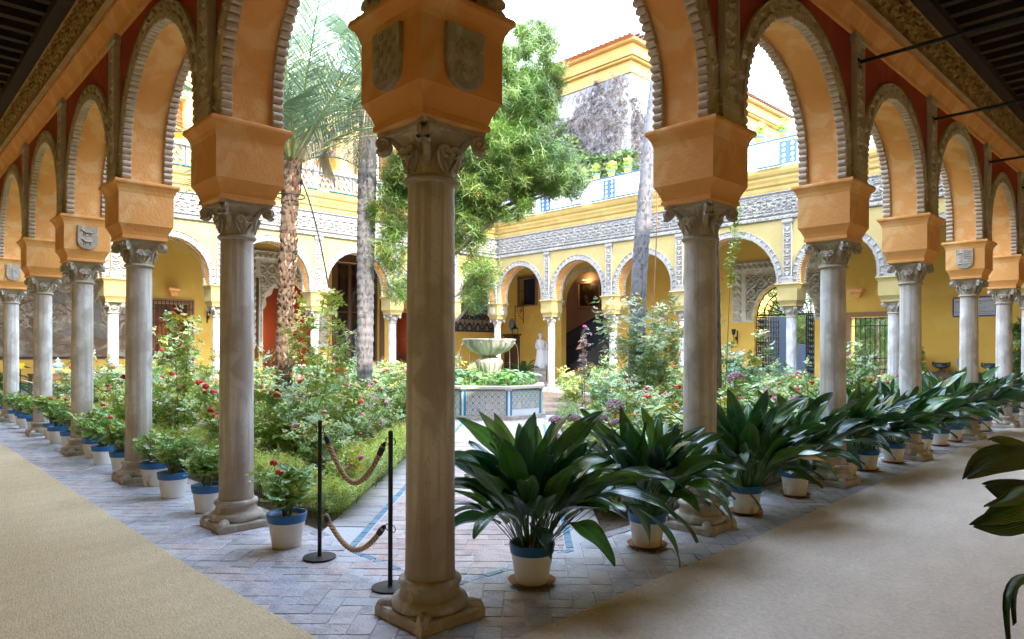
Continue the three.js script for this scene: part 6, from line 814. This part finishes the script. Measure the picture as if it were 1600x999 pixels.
// ------------------------------------------------------------------ palms
function trunkGeo(pts, radii, n, m, fn) { // tapered trunk with relief fn(angle, height along) in metres
  const c = new THREE.CatmullRomCurve3(pts.map((p) => V3(...p))), L = c.getLength(), pos = [], idx = [], uv = [], q = V3(0, 0, 0);
  for (let i = 0; i <= n; i++) { const t = i / n; c.getPointAt(t, q); const f = t * (radii.length - 1), k = Math.min(Math.floor(f), radii.length - 2), r = lerp(radii[k], radii[k + 1], f - k); for (let j = 0; j <= m; j++) { const a = j / m * 2 * PI, d = r + fn(a, t * L); pos.push(q.x + Math.cos(a) * d, q.y, q.z + Math.sin(a) * d); uv.push(j / m, t * L); } }
  for (let i = 0; i < n; i++) for (let j = 0; j < m; j++) { const a = i * (m + 1) + j, b = a + 1, d = a + m + 1, e = d + 1; idx.push(a, d, b, b, d, e); }
  return geo(pos, idx, uv);
}
const barkMap = (a, b, c, seed) => texture(256, 256, (x, y) => { const n = fbm(x * 8, y * 8, 5, seed, 8), k = fbm(x * 30, y * 12, 3, seed + 3, 12); return mix3(mix3(a, b, n), c, smoothstep(k, 0.55, 0.75) * 0.7); }, 1);
const greyBark = mat([1, 1, 1], { map: barkMap([0.145, 0.135, 0.14], [0.25, 0.235, 0.245], [0.07, 0.06, 0.058], 2101), bumpMap: fine, bumpScale: 0.01, roughness: 1 }), brownBark = mat([1, 1, 1], { map: barkMap([0.095, 0.058, 0.038], [0.20, 0.14, 0.10], [0.045, 0.028, 0.018], 2111), bumpMap: fine, bumpScale: 0.015, roughness: 1 }), darkBark = mat([1, 1, 1], { map: barkMap([0.14, 0.105, 0.085], [0.26, 0.21, 0.18], [0.05, 0.035, 0.03], 2121), bumpMap: fine, bumpScale: 0.015, roughness: 1 });
// scale-shaped scars, staggered ring by ring
const scars = (ring, per, depth) => (a, h) => { const k = Math.floor(h / ring), t = h / ring - k, x = a / (2 * PI) * per + (k % 2) * 0.5, e = Math.abs(x - Math.floor(x) - 0.5) * 2, edge = t + 0.55 * e * e; return depth * (edge < 1 ? 1 - edge * 0.8 : (edge - 1) * 0.5) + 0.006 * (hash(k, Math.floor(x), 7) - 0.5); };
function frond(L, bend, n, leafL, seed, V = 0.7, droop = 0.12) { // along +z, arching down
  const R = rng(seed), P = [], pos = [], idx = []; let y = 0, z = 0, a = 0; for (let i = 0; i <= 30; i++) { P.push([y, z, a]); a -= bend / 30 * (0.4 + 1.2 * i / 30); y += Math.sin(a) * L / 30; z += Math.cos(a) * L / 30; }
  const at = (t) => { const f = t * 30, k = Math.min(29, Math.floor(f)), q = f - k; return [0, 1, 2].map((i) => lerp(P[k][i], P[k + 1][i], q)); };
  for (let s = -1; s <= 1; s += 2) for (let i = 0; i < n; i++) { const t = 0.16 + 0.84 * (i + R() * 0.5) / n, [py, pz, pa] = at(t), l = leafL * (0.45 + 0.75 * Math.sin(PI * Math.min(1, 0.12 + 0.85 * t))) * rr(0.85, 1.1, R), w = 0.012 * (1.2 - 0.4 * t), fw = 0.35 + 0.6 * t + rr(-0.1, 0.1, R), up = V * rr(0.6, 1.2, R) - 0.3 * t; // forward lean, upward V
    const dx = s * Math.cos(fw) * Math.cos(up), dn = Math.sin(up), df = Math.sin(fw) * Math.cos(up); const o = pos.length / 3; for (let k = 0; k <= 2; k++) { const q = k / 2, d = -droop * l * q * q, x = dx * l * q, nn = dn * l * q, ff = df * l * q, X = x, Y = py + ff * Math.sin(pa) + nn * Math.cos(pa) + d, Z = pz + ff * Math.cos(pa) - nn * Math.sin(pa), ww = w * (k === 2 ? 0.1 : 1); pos.push(X, Y - ww * 0.4, Z - ww, X, Y + ww * 0.4, Z + ww); } idx.push(o, o + 1, o + 2, o + 1, o + 3, o + 2, o + 2, o + 3, o + 4, o + 3, o + 5, o + 4); }
  const leaf = flat(geo(pos, idx)), rach = flat(taper([0, 0.25, 0.5, 0.75, 1].map((t) => { const [py, pz] = at(t); return [0, py, pz]; }), [0.028, 0.018, 0.012, 0.008, 0.003], 16, 5)); return [leaf, rach];
}
const frondM = leafMat([0.15, 0.235, 0.14], { roughness: 0.36, transmission: 0.25 }), rachM = mat([0.34, 0.38, 0.16], { roughness: 0.6 }), deadM = leafMat([0.46, 0.39, 0.27], { roughness: 0.9 }), deadR = mat([0.42, 0.31, 0.2]);
const frondKinds = [frond(3.7, 0.5, 52, 0.6, 2201), frond(3.5, 1.0, 50, 0.58, 2202), frond(3.1, 1.6, 48, 0.54, 2203), frond(2.9, 2.2, 46, 0.52, 2204)], deadKinds = [frond(2.1, 1.4, 44, 0.4, 2211, 0.3, 0.5), frond(1.9, 2.2, 40, 0.4, 2212, 0.2, 0.6)];
function addFronds(t, top, list, R) { for (const [az, el, k, s, dead] of list) { const [lg, rg] = (dead ? deadKinds : frondKinds)[k], f = part(dead ? 'dead_frond' : 'frond', lg, dead ? deadM : frondM, t); f.position.set(...top); f.position.x += Math.sin(az) * 0.08; f.position.z += Math.cos(az) * 0.08; f.rotation.set(-el, az, rr(-0.25, 0.25, R), 'YXZ'); f.scale.setScalar(s); part('midrib', rg, dead ? deadR : rachM, f); } }
{
  const t = thing('palm_tree', 'palm with a thick brown shaggy trunk and upright pale green fronds', 'palm tree', [2.86, -0.05, 8.1]), R = rng(2301);
  const rough = (a, h) => 0.03 * (fbm(a * 3 + 20, h * 9, 3, 2303) - 0.5) + scars(0.16, 7, 0.03)(a, h); const tr = part('trunk', trunkGeo([[0, 0, 0], [0.02, 1.5, 0.02], [0.06, 3.2, 0.06], [0.12, 4.9, 0.12]], [0.18, 0.112, 0.106, 0.105, 0.115, 0.15], 150, 42, rough), brownBark, t);
  const bs = [], bc = [], stub = boxUV(taper([[0, 0, 0], [0, 0.05, 0.05], [0, 0.12, 0.075]], [0.035, 0.03, 0.012], 4, 5)); for (let i = 0; i < 420; i++) { const h = 0.4 + i / 420 * 4.5, a = i * 2.39996, x = lerp(0, 0.12, h / 4.9); bs.push(M4(V3(x + Math.sin(a) * 0.108, h, x + Math.cos(a) * 0.108), Q(rr(-0.6, 0.1, R), a, rr(-0.5, 0.5, R)), rr(0.35, 0.85, R) * (h > 4.3 ? 1.8 : 1))); bc.push(R() < 0.3 ? tint(R, [1.9, 2.0, 2.0], 0.25, 0.1) : tint(R, [1.0, 0.85, 0.75], 0.5, 0.25)); } inst('leaf_bases', stub, brownBark, bs, tr, bc);
  const l = []; for (let i = 0; i < 30; i++) { const f = i / 30; l.push([i * 2.39996, lerp(1.52, 0.45, Math.pow(f, 0.8)) + rr(-0.06, 0.06, R), f < 0.35 ? 0 : f < 0.75 ? 1 : 2, rr(0.92, 1.2, R), false]); } addFronds(t, [0.12, 4.9, 0.12], l, R);
  const cab = thing('black_cable', 'black cable hanging from the brown palm crown down beside its trunk', 'cable', [2.86, 0, 8.1]); part('cable', tube([[0.1, 4.75, 0.3], [0.35, 4.2, 0.3], [0.62, 3.2, 0.32], [0.85, 1.8, 0.34], [0.9, 0.9, 0.34]], 0.013, 30, 5), M.iron, cab); part('cable_loop', new THREE.TorusGeometry(0.25, 0.012, 5, 28).rotateX(PI / 2).translate(0.1, 4.25, 0.1), M.iron, cab);
}
{
  const t = thing('palm_tree', 'palm with a straight grey scaly trunk, drooping and dead fronds', 'palm tree', [4.45, -0.05, 8.0]), R = rng(2401);
  part('trunk', trunkGeo([[0, 0, 0], [0.02, 2, 0], [0.05, 4, -0.03], [0.13, 6.15, -0.08]], [0.15, 0.135, 0.145, 0.155, 0.165, 0.16], 170, 42, scars(0.15, 6, 0.022)), greyBark, t);
  const l = []; for (let i = 0; i < 24; i++) { const f = i / 24; l.push([i * 2.39996 + 0.5, lerp(1.35, 0.05, Math.pow(f, 0.8)), f < 0.2 ? 1 : f < 0.55 ? 2 : 3, rr(0.85, 1.05, R), false]); } for (let i = 0; i < 18; i++) l.push([i * 2.39996, rr(-0.5, 0.5, R), i % 2, rr(0.8, 1.15, R), true]); addFronds(t, [0.13, 6.15, -0.08], l, R);
}
{
  const t = thing('palm_tree', 'tall leaning palm with a thin grey trunk, left of the first right column', 'palm tree', [8.75, -0.05, 4.9]), R = rng(2501);
  part('trunk', trunkGeo([[0, 0, 0], [0.08, 3, 0.02], [0.3, 6, 0.15], [0.75, 9.5, 0.3], [0.9, 13, 0.3]], [0.17, 0.145, 0.14, 0.14, 0.14], 260, 38, scars(0.13, 6, 0.018)), greyBark, t);
  const l = []; for (let i = 0; i < 22; i++) l.push([i * 2.4, lerp(1.3, -0.1, i / 22), i % 4, rr(0.9, 1.1, R), false]); addFronds(t, [0.9, 13, 0.3], l, R);
  const c = thing('brown_cord', 'thin brown cord hanging beside the leaning palm trunk', 'cord', [8.75, 0, 4.9]); part('cord', tube([[0.42, 6.5, 0.2], [0.42, 4, 0.2], [0.28, 2, 0.2]], 0.012, 12, 5), mat([0.35, 0.16, 0.09]), c);
}
// ------------------------------------------------------------------ broadleaf trees
const nLeaf = blade(0.13, 0.036, 0.15, 0.25, 1), treeSpray = spray(13, (i) => nLeaf.clone().rotateX(-0.75 + 0.5 * (i % 3)).rotateY(i * 2.39996).translate(0, 0.016 * i, 0)), treeM = leafMat([0.25, 0.38, 0.075], { roughness: 0.42 });
function crownOf(t, blobs, n, seed, spray0, m, base = [1, 1, 1], sc = 1) { // clumps spread through the volume of each blob
  const R = rng(seed), list = [], cols = [], tot = blobs.reduce((s, b) => s + b[3] * b[4] * b[5], 0);
  for (const [x, y, z, a, b, c] of blobs) { const clumps = Math.max(8, Math.round(110 * Math.cbrt(a * b * c))), share = n * (a * b * c) / tot; for (let i = 0; i < clumps; i++) { const u = R() * 2 - 1, th = R() * 2 * PI, q = Math.cbrt(0.12 + 0.88 * R()), s = Math.sqrt(1 - u * u), cx = x + a * q * s * Math.cos(th), cy = y + b * q * u, cz = z + c * q * s * Math.sin(th), cr = rr(0.08, 0.22, R) * (0.35 + 0.65 * Math.cbrt(a * b * c)), tone = rr(0.55, 1.3, R); for (let j = 0; j < share / clumps; j++) { const v = V3(R() * 2 - 1, R() * 2 - 1, R() * 2 - 1); if (v.length() > 1) v.normalize(); list.push(M4(V3(cx + v.x * cr, cy + v.y * cr * 0.75, cz + v.z * cr), Q(rr(-1, 1, R), R() * 7, rr(-1, 1, R)), rr(0.75, 1.35, R) * sc)); cols.push(tint(R, base.map((q2) => q2 * tone), 0.2, 0.18)); } } }
  return inst('crown', spray0, m, list, t, cols);
}
{
  const t = thing('leafy_tree', 'tall bright green narrow leaved tree rising behind the corner column', 'tree', [5.5, -0.05, 7.0]), P = [];
  // crown measured from the trunk: x right along the right arcade, y up, z towards the right arcade
  const B = [[1.28, 6.9, 1.2, 0.5, 1.0, 0.5], [1.1, 6.0, 1.0, 0.62, 0.8, 0.62], [0.9, 4.4, 0.85, 0.5, 0.4, 0.5], [0.7, 6.6, 0.6, 0.5, 0.9, 0.5], [0.9, 5.2, 0.85, 0.85, 0.75, 0.8], [1.45, 5.0, 1.35, 0.55, 0.5, 0.5], [1.75, 4.75, 1.6, 0.42, 0.3, 0.4], [0.5, 4.6, 0.4, 0.6, 0.6, 0.6], [0.35, 3.9, 0.35, 0.42, 0.5, 0.42], [0.55, 3.1, 0.5, 0.33, 0.42, 0.33], [0.45, 2.6, 0.4, 0.26, 0.3, 0.26], [-0.3, 4.9, -0.3, 0.6, 0.8, 0.6], [-0.62, 4.2, -0.62, 0.42, 0.6, 0.42], [-0.68, 3.4, -0.66, 0.3, 0.42, 0.3], [-0.6, 2.75, -0.6, 0.25, 0.3, 0.25], [0.1, 5.9, 0.1, 0.6, 0.7, 0.6], [0.2, 7.2, 0.2, 0.5, 0.7, 0.5]];
  const limb = (p, r) => P.push(taper(p, r, 16, 7)); limb([[0, 0, 0], [0.03, 1.6, 0], [0.0, 3.0, 0.03], [0.12, 4.6, 0.1], [0.4, 6.2, 0.4]], [0.17, 0.14, 0.12, 0.09, 0.04]);
  const trunk = part('trunk', boxUV(merge(P)), darkBark, t), br = []; for (const [x, y, z] of B) br.push(taper([[0.02, Math.min(y - 0.5, 3.0 + (y - 3) * 0.35), 0.02], [x * 0.55, y - 0.35, z * 0.55], [x, y, z], [x * 1.25, y + 0.15, z * 1.25]], [0.05, 0.032, 0.018, 0.008], 12, 6)); br.push(taper([[0.1, 3.4, 0.1], [0.8, 4.15, 0.75], [1.4, 4.55, 1.3], [1.9, 4.62, 1.75]], [0.06, 0.04, 0.026, 0.01], 14, 6)); part('branches', boxUV(merge(br)), mat([0.34, 0.29, 0.25]), t);
  crownOf(t, B, 19000, 2601, treeSpray, treeM, [0.95, 0.95, 0.95]);
}
{ const t = thing('ivy_tree', 'thin dark rough trunk with ivy right behind the first right column', 'tree', [6.3, -0.05, 1.72]), tr = part('trunk', trunkGeo([[0, 0, 0], [0.0, 1.5, 0], [-0.05, 3, 0.0], [-0.1, 5.2, 0]], [0.085, 0.07, 0.06, 0.06], 110, 24, (a, h) => 0.02 * (fbm(a * 2 + 9, h * 14, 3, 2701) - 0.5)), darkBark, t); const R = rng(2703), list = [], cols = []; for (let i = 0; i < 260; i++) { const h = Math.pow(R(), 1.4) * 3, a = R() * 7; list.push(M4(V3(Math.cos(a) * 0.09 - 0.03 * h / 3, h, Math.sin(a) * 0.09), Q(rr(-1, 1, R), R() * 7, rr(-1, 1, R)), rr(0.7, 1.2, R))); cols.push(tint(R, [0.9, 1, 0.8], 0.3)); } inst('ivy_leaves', boxSpray, leafMat([0.1, 0.2, 0.05]), list, t, cols); crownOf(t, [[-0.1, 9.0, 0, 0.8, 0.9, 0.8], [0.2, 8.2, 0.1, 0.6, 0.5, 0.6]], 700, 2705, treeSpray, treeM); part('upper_trunk', taper([[-0.1, 5.2, 0], [-0.1, 7, 0], [-0.05, 9, 0]], [0.06, 0.05, 0.03], 8, 8), darkBark, t); }
{ const t = thing('climbing_shoot', 'long yellow green leafy shoot hanging in front of the gate arch', 'plant', [7.4, 0, 2.05]), R = rng(2711), list = [], cols = []; for (let i = 0; i < 46; i++) { const h = 2.55 + i / 46 * 1.35; list.push(M4(V3(-0.12 + (h - 2.55) * 0.16 + rr(-0.06, 0.06, R), h, rr(-0.06, 0.06, R)), Q(rr(-0.6, 0.6, R), R() * 7, rr(-0.6, 0.6, R)), rr(0.5, 0.9, R))); cols.push(tint(R, [1.3, 1.2, 0.7], 0.2)); } part('stem', taper([[-0.35, -0.05, 0], [-0.2, 1.5, 0], [-0.12, 2.55, 0], [0.1, 3.95, 0]], [0.01, 0.008, 0.006, 0.003], 14, 5), stemM, t); inst('foliage', roseSpray, leafMat([0.3, 0.4, 0.06]), list, t, cols); }
// ------------------------------------------------------------------ creeper on the tower
{
  const t = thing('dry_creeper', 'bare grey creeper with some green leaves hanging on the white tower', 'creeper', [UB + 0.36, 0, 14.94]), R = rng(2801), a = [], ac = [], b = [], bc = [], c = [], cc = []; const stick = boxUV(taper([[0, 0, 0], [0.02, -0.4, 0.03], [-0.01, -0.85, 0]], [0.008, 0.006, 0.003], 4, 4));
  const top = (v) => 13.2 - 1.0 * smoothstep(v, 2.6, 4.6) + 2.2 * (fbm(v * 2.5, 3, 3, 2803) - 0.5);
  for (let i = 0; i < 6500; i++) { const v = rr(0.1, 4.6, R), y = rr(8.2, top(v), R); a.push(M4(V3(-rr(0, 0.55, R) * (0.3 + Math.abs(Math.sin(v * 1.9 + y)) * 0.7), y + 0.3, -v), Q(rr(-1.1, 1.1, R), R() * 7, rr(-1.1, 1.1, R)), rr(0.3, 0.9, R))); ac.push(tint(R, [1, 1, 1], 0.4)); }
  for (let i = 0; i < 1500; i++) { const v = rr(0.1, 4.6, R), y = rr(8.2, top(v), R); b.push(M4(V3(rr(-0.4, 0, R), y, -v), Q(rr(-1, 1, R), R() * 7, rr(-1, 1, R)), rr(0.7, 1.4, R))); bc.push(tint(R, [1, 1, 1], 0.35, 0.2)); }
  for (let i = 0; i < 3000; i++) { const v = rr(-0.4, 6.0, R), k = Math.pow(R(), 1.6), y = 8.9 + k * (1.3 + 2.6 * smoothstep(v, 1.2, 4.5)); c.push(M4(V3(rr(-0.7, 0.0, R), y, -v), Q(rr(-1, 1, R), R() * 7, rr(-1, 1, R)), rr(0.9, 1.7, R))); cc.push(tint(R, [1, 1, 1], 0.4, 0.25)); }
  for (let i = 0; i < 1900; i++) { const u = rr(-0.1, 1.9, R) * Math.sqrt(R()), y = rr(8.2, 12.9 - u, R); a.push(M4(V3(u, y + 0.3, rr(0, 0.45, R)), Q(rr(-1.1, 1.1, R), R() * 7, rr(-1.1, 1.1, R)), rr(0.3, 0.9, R))); ac.push(tint(R, [1, 1, 1], 0.4)); if (i % 3 === 0) { b.push(M4(V3(u, y, rr(0, 0.45, R)), Q(rr(-1, 1, R), R() * 7, rr(-1, 1, R)), rr(0.7, 1.4, R))); bc.push(tint(R, [1, 1, 1], 0.35, 0.2)); } }
  const st = part('main_stems', merge([0.6, 1.7, 2.9, 4.1].map((v, k) => taper([[-0.05, 7, -v], [-0.08, 9, -v - 0.2], [-0.06, 11, -v + 0.15], [-0.05, 12.6, -v]], [0.03, 0.025, 0.018, 0.008], 12, 5))), woodyM, t); inst('bare_twigs', stick, mat([0.20, 0.18, 0.18]), a, t, ac); inst('dry_leaves', roseSpray, leafMat([0.17, 0.145, 0.12]), b, t, bc); inst('green_leaves', roseSpray, leafMat([0.14, 0.25, 0.06]), c, t, cc);
}
// pots on the parapet
{
  const pg = lathe([[0.001, 7.9], [0.09, 7.9], [0.13, 8.06], [0.001, 8.06]], 18), rg = lathe([[0.13, 8.06], [0.145, 8.065], [0.15, 8.12], [0.13, 8.12], [0.001, 8.1]], 18), ym = phys([0.72, 0.47, 0.03], { roughness: 0.3 });
  [[16.55, 'beside the tree'], [13.71, 'fourth from the tower end'], [13.05, 'third from the tower end'], [12.35, 'second from the tower end'], [11.62, 'nearest the leaning palm'], [6.67, 'left one in the right arch'], [5.91, 'right one in the right arch']].forEach(([v, w], i) => { const t = thing('parapet_pot', 'yellow and teal glazed pot on the white parapet, ' + w, 'flower pot', [UE - 0.06, 0, v], 0, 'glazed pots on the parapet'); part('pot', pg, ym, t); part('painted_rim', rg, teal, t); const R = rng(2900 + i), l = [], c = []; for (let k = 0; k < 26; k++) { l.push(M4(V3(rr(-0.14, 0.14, R), 8.12 + rr(0, 0.32, R), rr(-0.14, 0.14, R)), Q(rr(-1, 1, R), R() * 7, rr(-1, 1, R)), rr(0.7, 1.1, R))); c.push(tint(R, [1, 1, 1], 0.3)); } part('stem', new THREE.CylinderGeometry(0.008, 0.01, 0.3, 5).translate(0, 8.22, 0), stemM, t); inst('foliage', roseSpray, roseMs[1], l, t, c); });
}
// ------------------------------------------------------------------ garden beyond the gate, trees beyond the roofs
{
  const bushL = spray(12, (i) => blade(0.16, 0.08, 0.2, 0.25, 1).rotateX(-0.7 + 0.5 * (i % 3)).rotateY(i * 2.39996).translate(0, 0.02 * i, 0)), gm = leafMat([0.15, 0.26, 0.05]);
  const tree = (label, at, B, n, seed, h, base) => { const t = thing('garden_tree', label, 'tree', at); part('trunk', boxUV(taper([[0, 0, 0], [0.05, h * 0.4, 0], [0, h, 0.05]], [0.14, 0.1, 0.05], 10, 8)), darkBark, t); crownOf(t, B, n, seed, bushL, gm, base, 1); return t; };
  tree('green garden tree seen through the left half of the iron gate', [26.5, -0.05, 9.3], [[0, 3.6, 0, 1.6, 1.6, 1.6], [0.3, 1.6, 0.5, 1.2, 0.9, 1.2], [-1, 1.2, -1.2, 1, 0.8, 1]], 1900, 3001, 3, [0.8, 0.9, 0.9]);
  tree('green garden tree seen through the right half of the iron gate', [27.5, -0.05, 6.7], [[0, 3.8, 0, 1.5, 1.7, 1.5], [0, 1.5, 0, 1.3, 1.0, 1.3]], 1500, 3002, 3, [0.7, 0.85, 0.8]);
  tree('bright yellow green garden tree behind the window grille', [26, -0.05, 4.2], [[0, 2.6, 0, 1.2, 1.3, 1.3], [0.2, 1.4, 0.7, 0.9, 0.8, 0.9], [0.2, 1.3, -0.9, 0.8, 0.8, 0.9]], 1500, 3003, 2, [1.5, 1.35, 0.9]);
  tree('grey green tree beyond the tower, seen through the first right arch', [39, -0.05, 14.2], [[0, 13.5, 0, 1.8, 2.0, 1.8], [0.6, 12, 1.0, 1.5, 1.6, 1.6]], 1500, 3004, 12, [1.1, 1.1, 1.3]);
  tree('dark green garden shrub low behind the blue panels', [28.6, -0.05, 9.9], [[0, 1.3, 0, 1.3, 1.3, 1.8], [0.4, 2.8, -1.2, 1.2, 1.3, 1.3]], 1700, 3005, 2, [0.6, 0.75, 0.7]);
  tree('tall green garden tree filling the fan of the iron gate', [29.5, -0.05, 7.9], [[0, 4.2, 0, 1.5, 1.4, 1.9], [0, 2.4, 1, 1.3, 1.3, 1.4]], 2000, 3006, 4, [0.75, 0.9, 0.7]);
  const gr = struct('garden_ground', boxUV(new THREE.PlaneGeometry(26, 34).rotateX(-PI / 2).translate(35.2, -0.03, -6)), mat([0.42, 0.33, 0.22], { bumpMap: fine, bumpScale: 0.01 }));
  const wl = thing('garden_wall', 'pale garden wall behind the trees beyond the gate', 'wall', [31, 0, -6]); part('wall', boxUV(box(0, 0.3, 0, 3.2, -24, 0)), mat([0.22, 0.2, 0.14]), wl); part('coping', boxUV(box(-0.05, 0.35, 3.2, 3.3, -24, 0)), M.terracotta, wl);
  const bm = mat([0.005, 0.024, 0.065], { roughness: 0.4 }); const b1 = thing('blue_screen', 'tall dark blue upright panel behind the iron gate', 'panel', [24.3, 0, 9.25], -0.9); part('panel', cbox(0.75, 2.9, 0.06, 0.01).translate(0, 1.5, 0), bm, b1); part('edge_post', new THREE.CylinderGeometry(0.04, 0.04, 3.0, 10).translate(0.42, 1.5, 0.02), mat([0.03, 0.08, 0.2]), b1); const b2 = thing('blue_screen', 'lower dark blue panel right of the tall one, behind the far column', 'panel', [25.2, 0, 8.85], -0.9); part('panel', cbox(1.2, 1.85, 0.06, 0.01).translate(0, 0.93, 0), bm, b2); part('edge_post', new THREE.CylinderGeometry(0.03, 0.03, 1.9, 10).translate(0.62, 0.95, 0), mat([0.03, 0.08, 0.2]), b2);
}
// ------------------------------------------------------------------ pot plants in the far galleries
{
  const fern = (label, at, h, w, seed, n = 26, c = [0.12, 0.24, 0.06]) => { const t = thing('potted_fern', label, 'potted plant', at), R = rng(seed), [lg, rg] = once('fern', () => frond(0.9, 1.5, 26, 0.14, 3101, 0.3)), m = leafMat(c); part('pot', lathe([[0.001, 0], [0.15, 0], [0.2, 0.34], [0.215, 0.36], [0.19, 0.36], [0.001, 0.33]], 18), M.terracotta, t); for (let i = 0; i < n; i++) { const f = part('frond', lg, m, t); f.position.set(0, 0.34, 0); f.rotation.set(-rr(0.5, 1.4, R), i * 2.4, 0, 'YXZ'); f.scale.set(w * rr(0.8, 1.1, R), h * rr(0.8, 1.1, R), w * rr(0.8, 1.1, R)); } return t; };
  fern('large fern in a pot left of the marble statue', [20.2, 0, 19.7], 1.3, 1.3, 3111); fern('potted palm leaning out beside the sunlit far column', [3.9, 0, 19.6], 1.7, 1.2, 3112, 20, [0.22, 0.33, 0.08]); fern('potted palm at the left picture edge behind the fifth column', [0.2, 0, 20.4], 1.7, 1.3, 3113, 22); fern('spiky potted plant under the grille door at the tree', [14.5, 0, 20.2], 1.5, 0.9, 3114, 18, [0.16, 0.2, 0.07]);
  const bush = (label, at, h, seed, base) => { const t = thing('potted_bush', label, 'potted plant', at); part('pot', lathe([[0.001, 0], [0.17, 0], [0.24, 0.4], [0.25, 0.43], [0.22, 0.43], [0.001, 0.4]], 18), M.terracotta, t); part('stem', taper([[0, 0.4, 0], [0.02, h * 0.6, 0], [0, h * 0.9, 0]], [0.02, 0.015, 0.008], 8, 6), woodyM, t); crownOf(t, [[0, h * 0.7, 0, 0.3, h * 0.3, 0.3], [0.05, h * 0.45, 0.08, 0.28, h * 0.2, 0.28]], 150, seed, roseSpray, roseMs[0], base, 1.2); return t; };
  bush('green bush in a jar left of the long table, against the end wall', [20.9, 0, 3.45], 1.75, 3121, [1, 1, 1]); bush('dark green potted tree at the right edge, end of the right gallery', [20.6, 0, 0.75], 2.4, 3122, [0.7, 0.8, 0.8]); bush('small green plant in the far garden bed before the tapestry', [3.0, 0, 16.9], 1.9, 3123, [1.4, 1.2, 0.8]);
}
// ------------------------------------------------------------------ rope barrier
{
  const ropeMap = texture(128, 128, (x, y) => { const s = Math.sin((x * 3 + y * 8) * 2 * PI), n = fbm(x * 20, y * 60, 3, 3201, 20); return mix3([0.24, 0.13, 0.06], [0.58, 0.38, 0.21], clamp(0.55 + 0.4 * s + 0.5 * (n - 0.5), 0, 1)); });
  const rm = mat([1, 1, 1], { map: ropeMap, roughness: 1 });
  const stanchion = (label, at, hk) => { const t = thing('rope_stanchion', label, 'stanchion', at); part('post', new THREE.CylinderGeometry(0.0155, 0.0155, 1.03, 14).translate(0, 0.525, 0), M.iron, t); part('base_disc', lathe([[0.001, 0.0], [0.122, 0.0], [0.124, 0.006], [0.122, 0.012], [0.02, 0.016], [0.001, 0.016]], 32), M.iron, t); part('post_cap', new THREE.SphereGeometry(0.0165, 12, 6, 0, 2 * PI, 0, PI / 2).translate(0, 1.038, 0), M.iron, t); for (const y of [0.98, 0.4]) for (const s of [-1, 1]) { const r = part('ring_hook', new THREE.TorusGeometry(0.022, 0.003, 6, 16), M.iron, t); r.position.set(0, y, s * 0.036); r.rotation.y = PI / 2; } return t; };
  stanchion('slim black rope stanchion standing farther back, next to the geranium', [0.07, 0.006, 1.49]); stanchion('slim black rope stanchion nearer the corner column', [0.09, 0.006, 0.56]);
  const rope = (label, y0, y1, sag) => { // in local coordinates: from the farther post towards the nearer one, +z
    const t = thing('barrier_rope', label, 'rope', [0.08, 0, 1.45]), P = []; for (let i = 0; i <= 16; i++) { const s = i / 16, k = (s - 0.5) * 2; P.push([0.005 * Math.sin(s * 3), lerp(y0, y1, s) - sag * (1 - Math.pow(Math.abs(k), 1.8)), 0.03 + s * 0.79]); }
    const c = new THREE.CatmullRomCurve3(P.map((p) => V3(...p))), n = 220, m = 14, pos = [], uv = [], idx = [], L = c.getLength(), fr = c.computeFrenetFrames(n); for (let i = 0; i <= n; i++) { const s = i / n, q = c.getPointAt(s); for (let j = 0; j <= m; j++) { const a = j / m * 2 * PI, d = 0.0155 + 0.0042 * Math.abs(Math.cos(1.5 * (a + s * L * 62))); const nx = fr.normals[i], b = fr.binormals[i]; pos.push(q.x + d * (Math.cos(a) * nx.x + Math.sin(a) * b.x), q.y + d * (Math.cos(a) * nx.y + Math.sin(a) * b.y), q.z + d * (Math.cos(a) * nx.z + Math.sin(a) * b.z)); uv.push(j / m, s * L * 3.3); } } for (let i = 0; i < n; i++) for (let j = 0; j < m; j++) { const a = i * (m + 1) + j, b = a + 1, d = a + m + 1, e = d + 1; idx.push(a, b, d, b, e, d); }
    part('twisted_rope', geo(pos, idx, uv), rm, t); for (const [a, b] of [[0, 0.08], [1, 0.92]]) { const p = c.getPointAt(a), q = c.getPointAt(b), o = p.clone().add(p.clone().sub(q).multiplyScalar(0.25)); part('rope_ferrule', taper([o.toArray(), p.toArray(), q.toArray()], [0.008, 0.022, 0.022], 6, 12), M.iron, t); } return t; };
  rope('upper twisted hemp rope slung between the two black stanchions', 0.95, 0.955, 0.31); rope('lower twisted hemp rope slung between the two black stanchions', 0.345, 0.40, 0.21);
}

renderer.render(scene, camera);
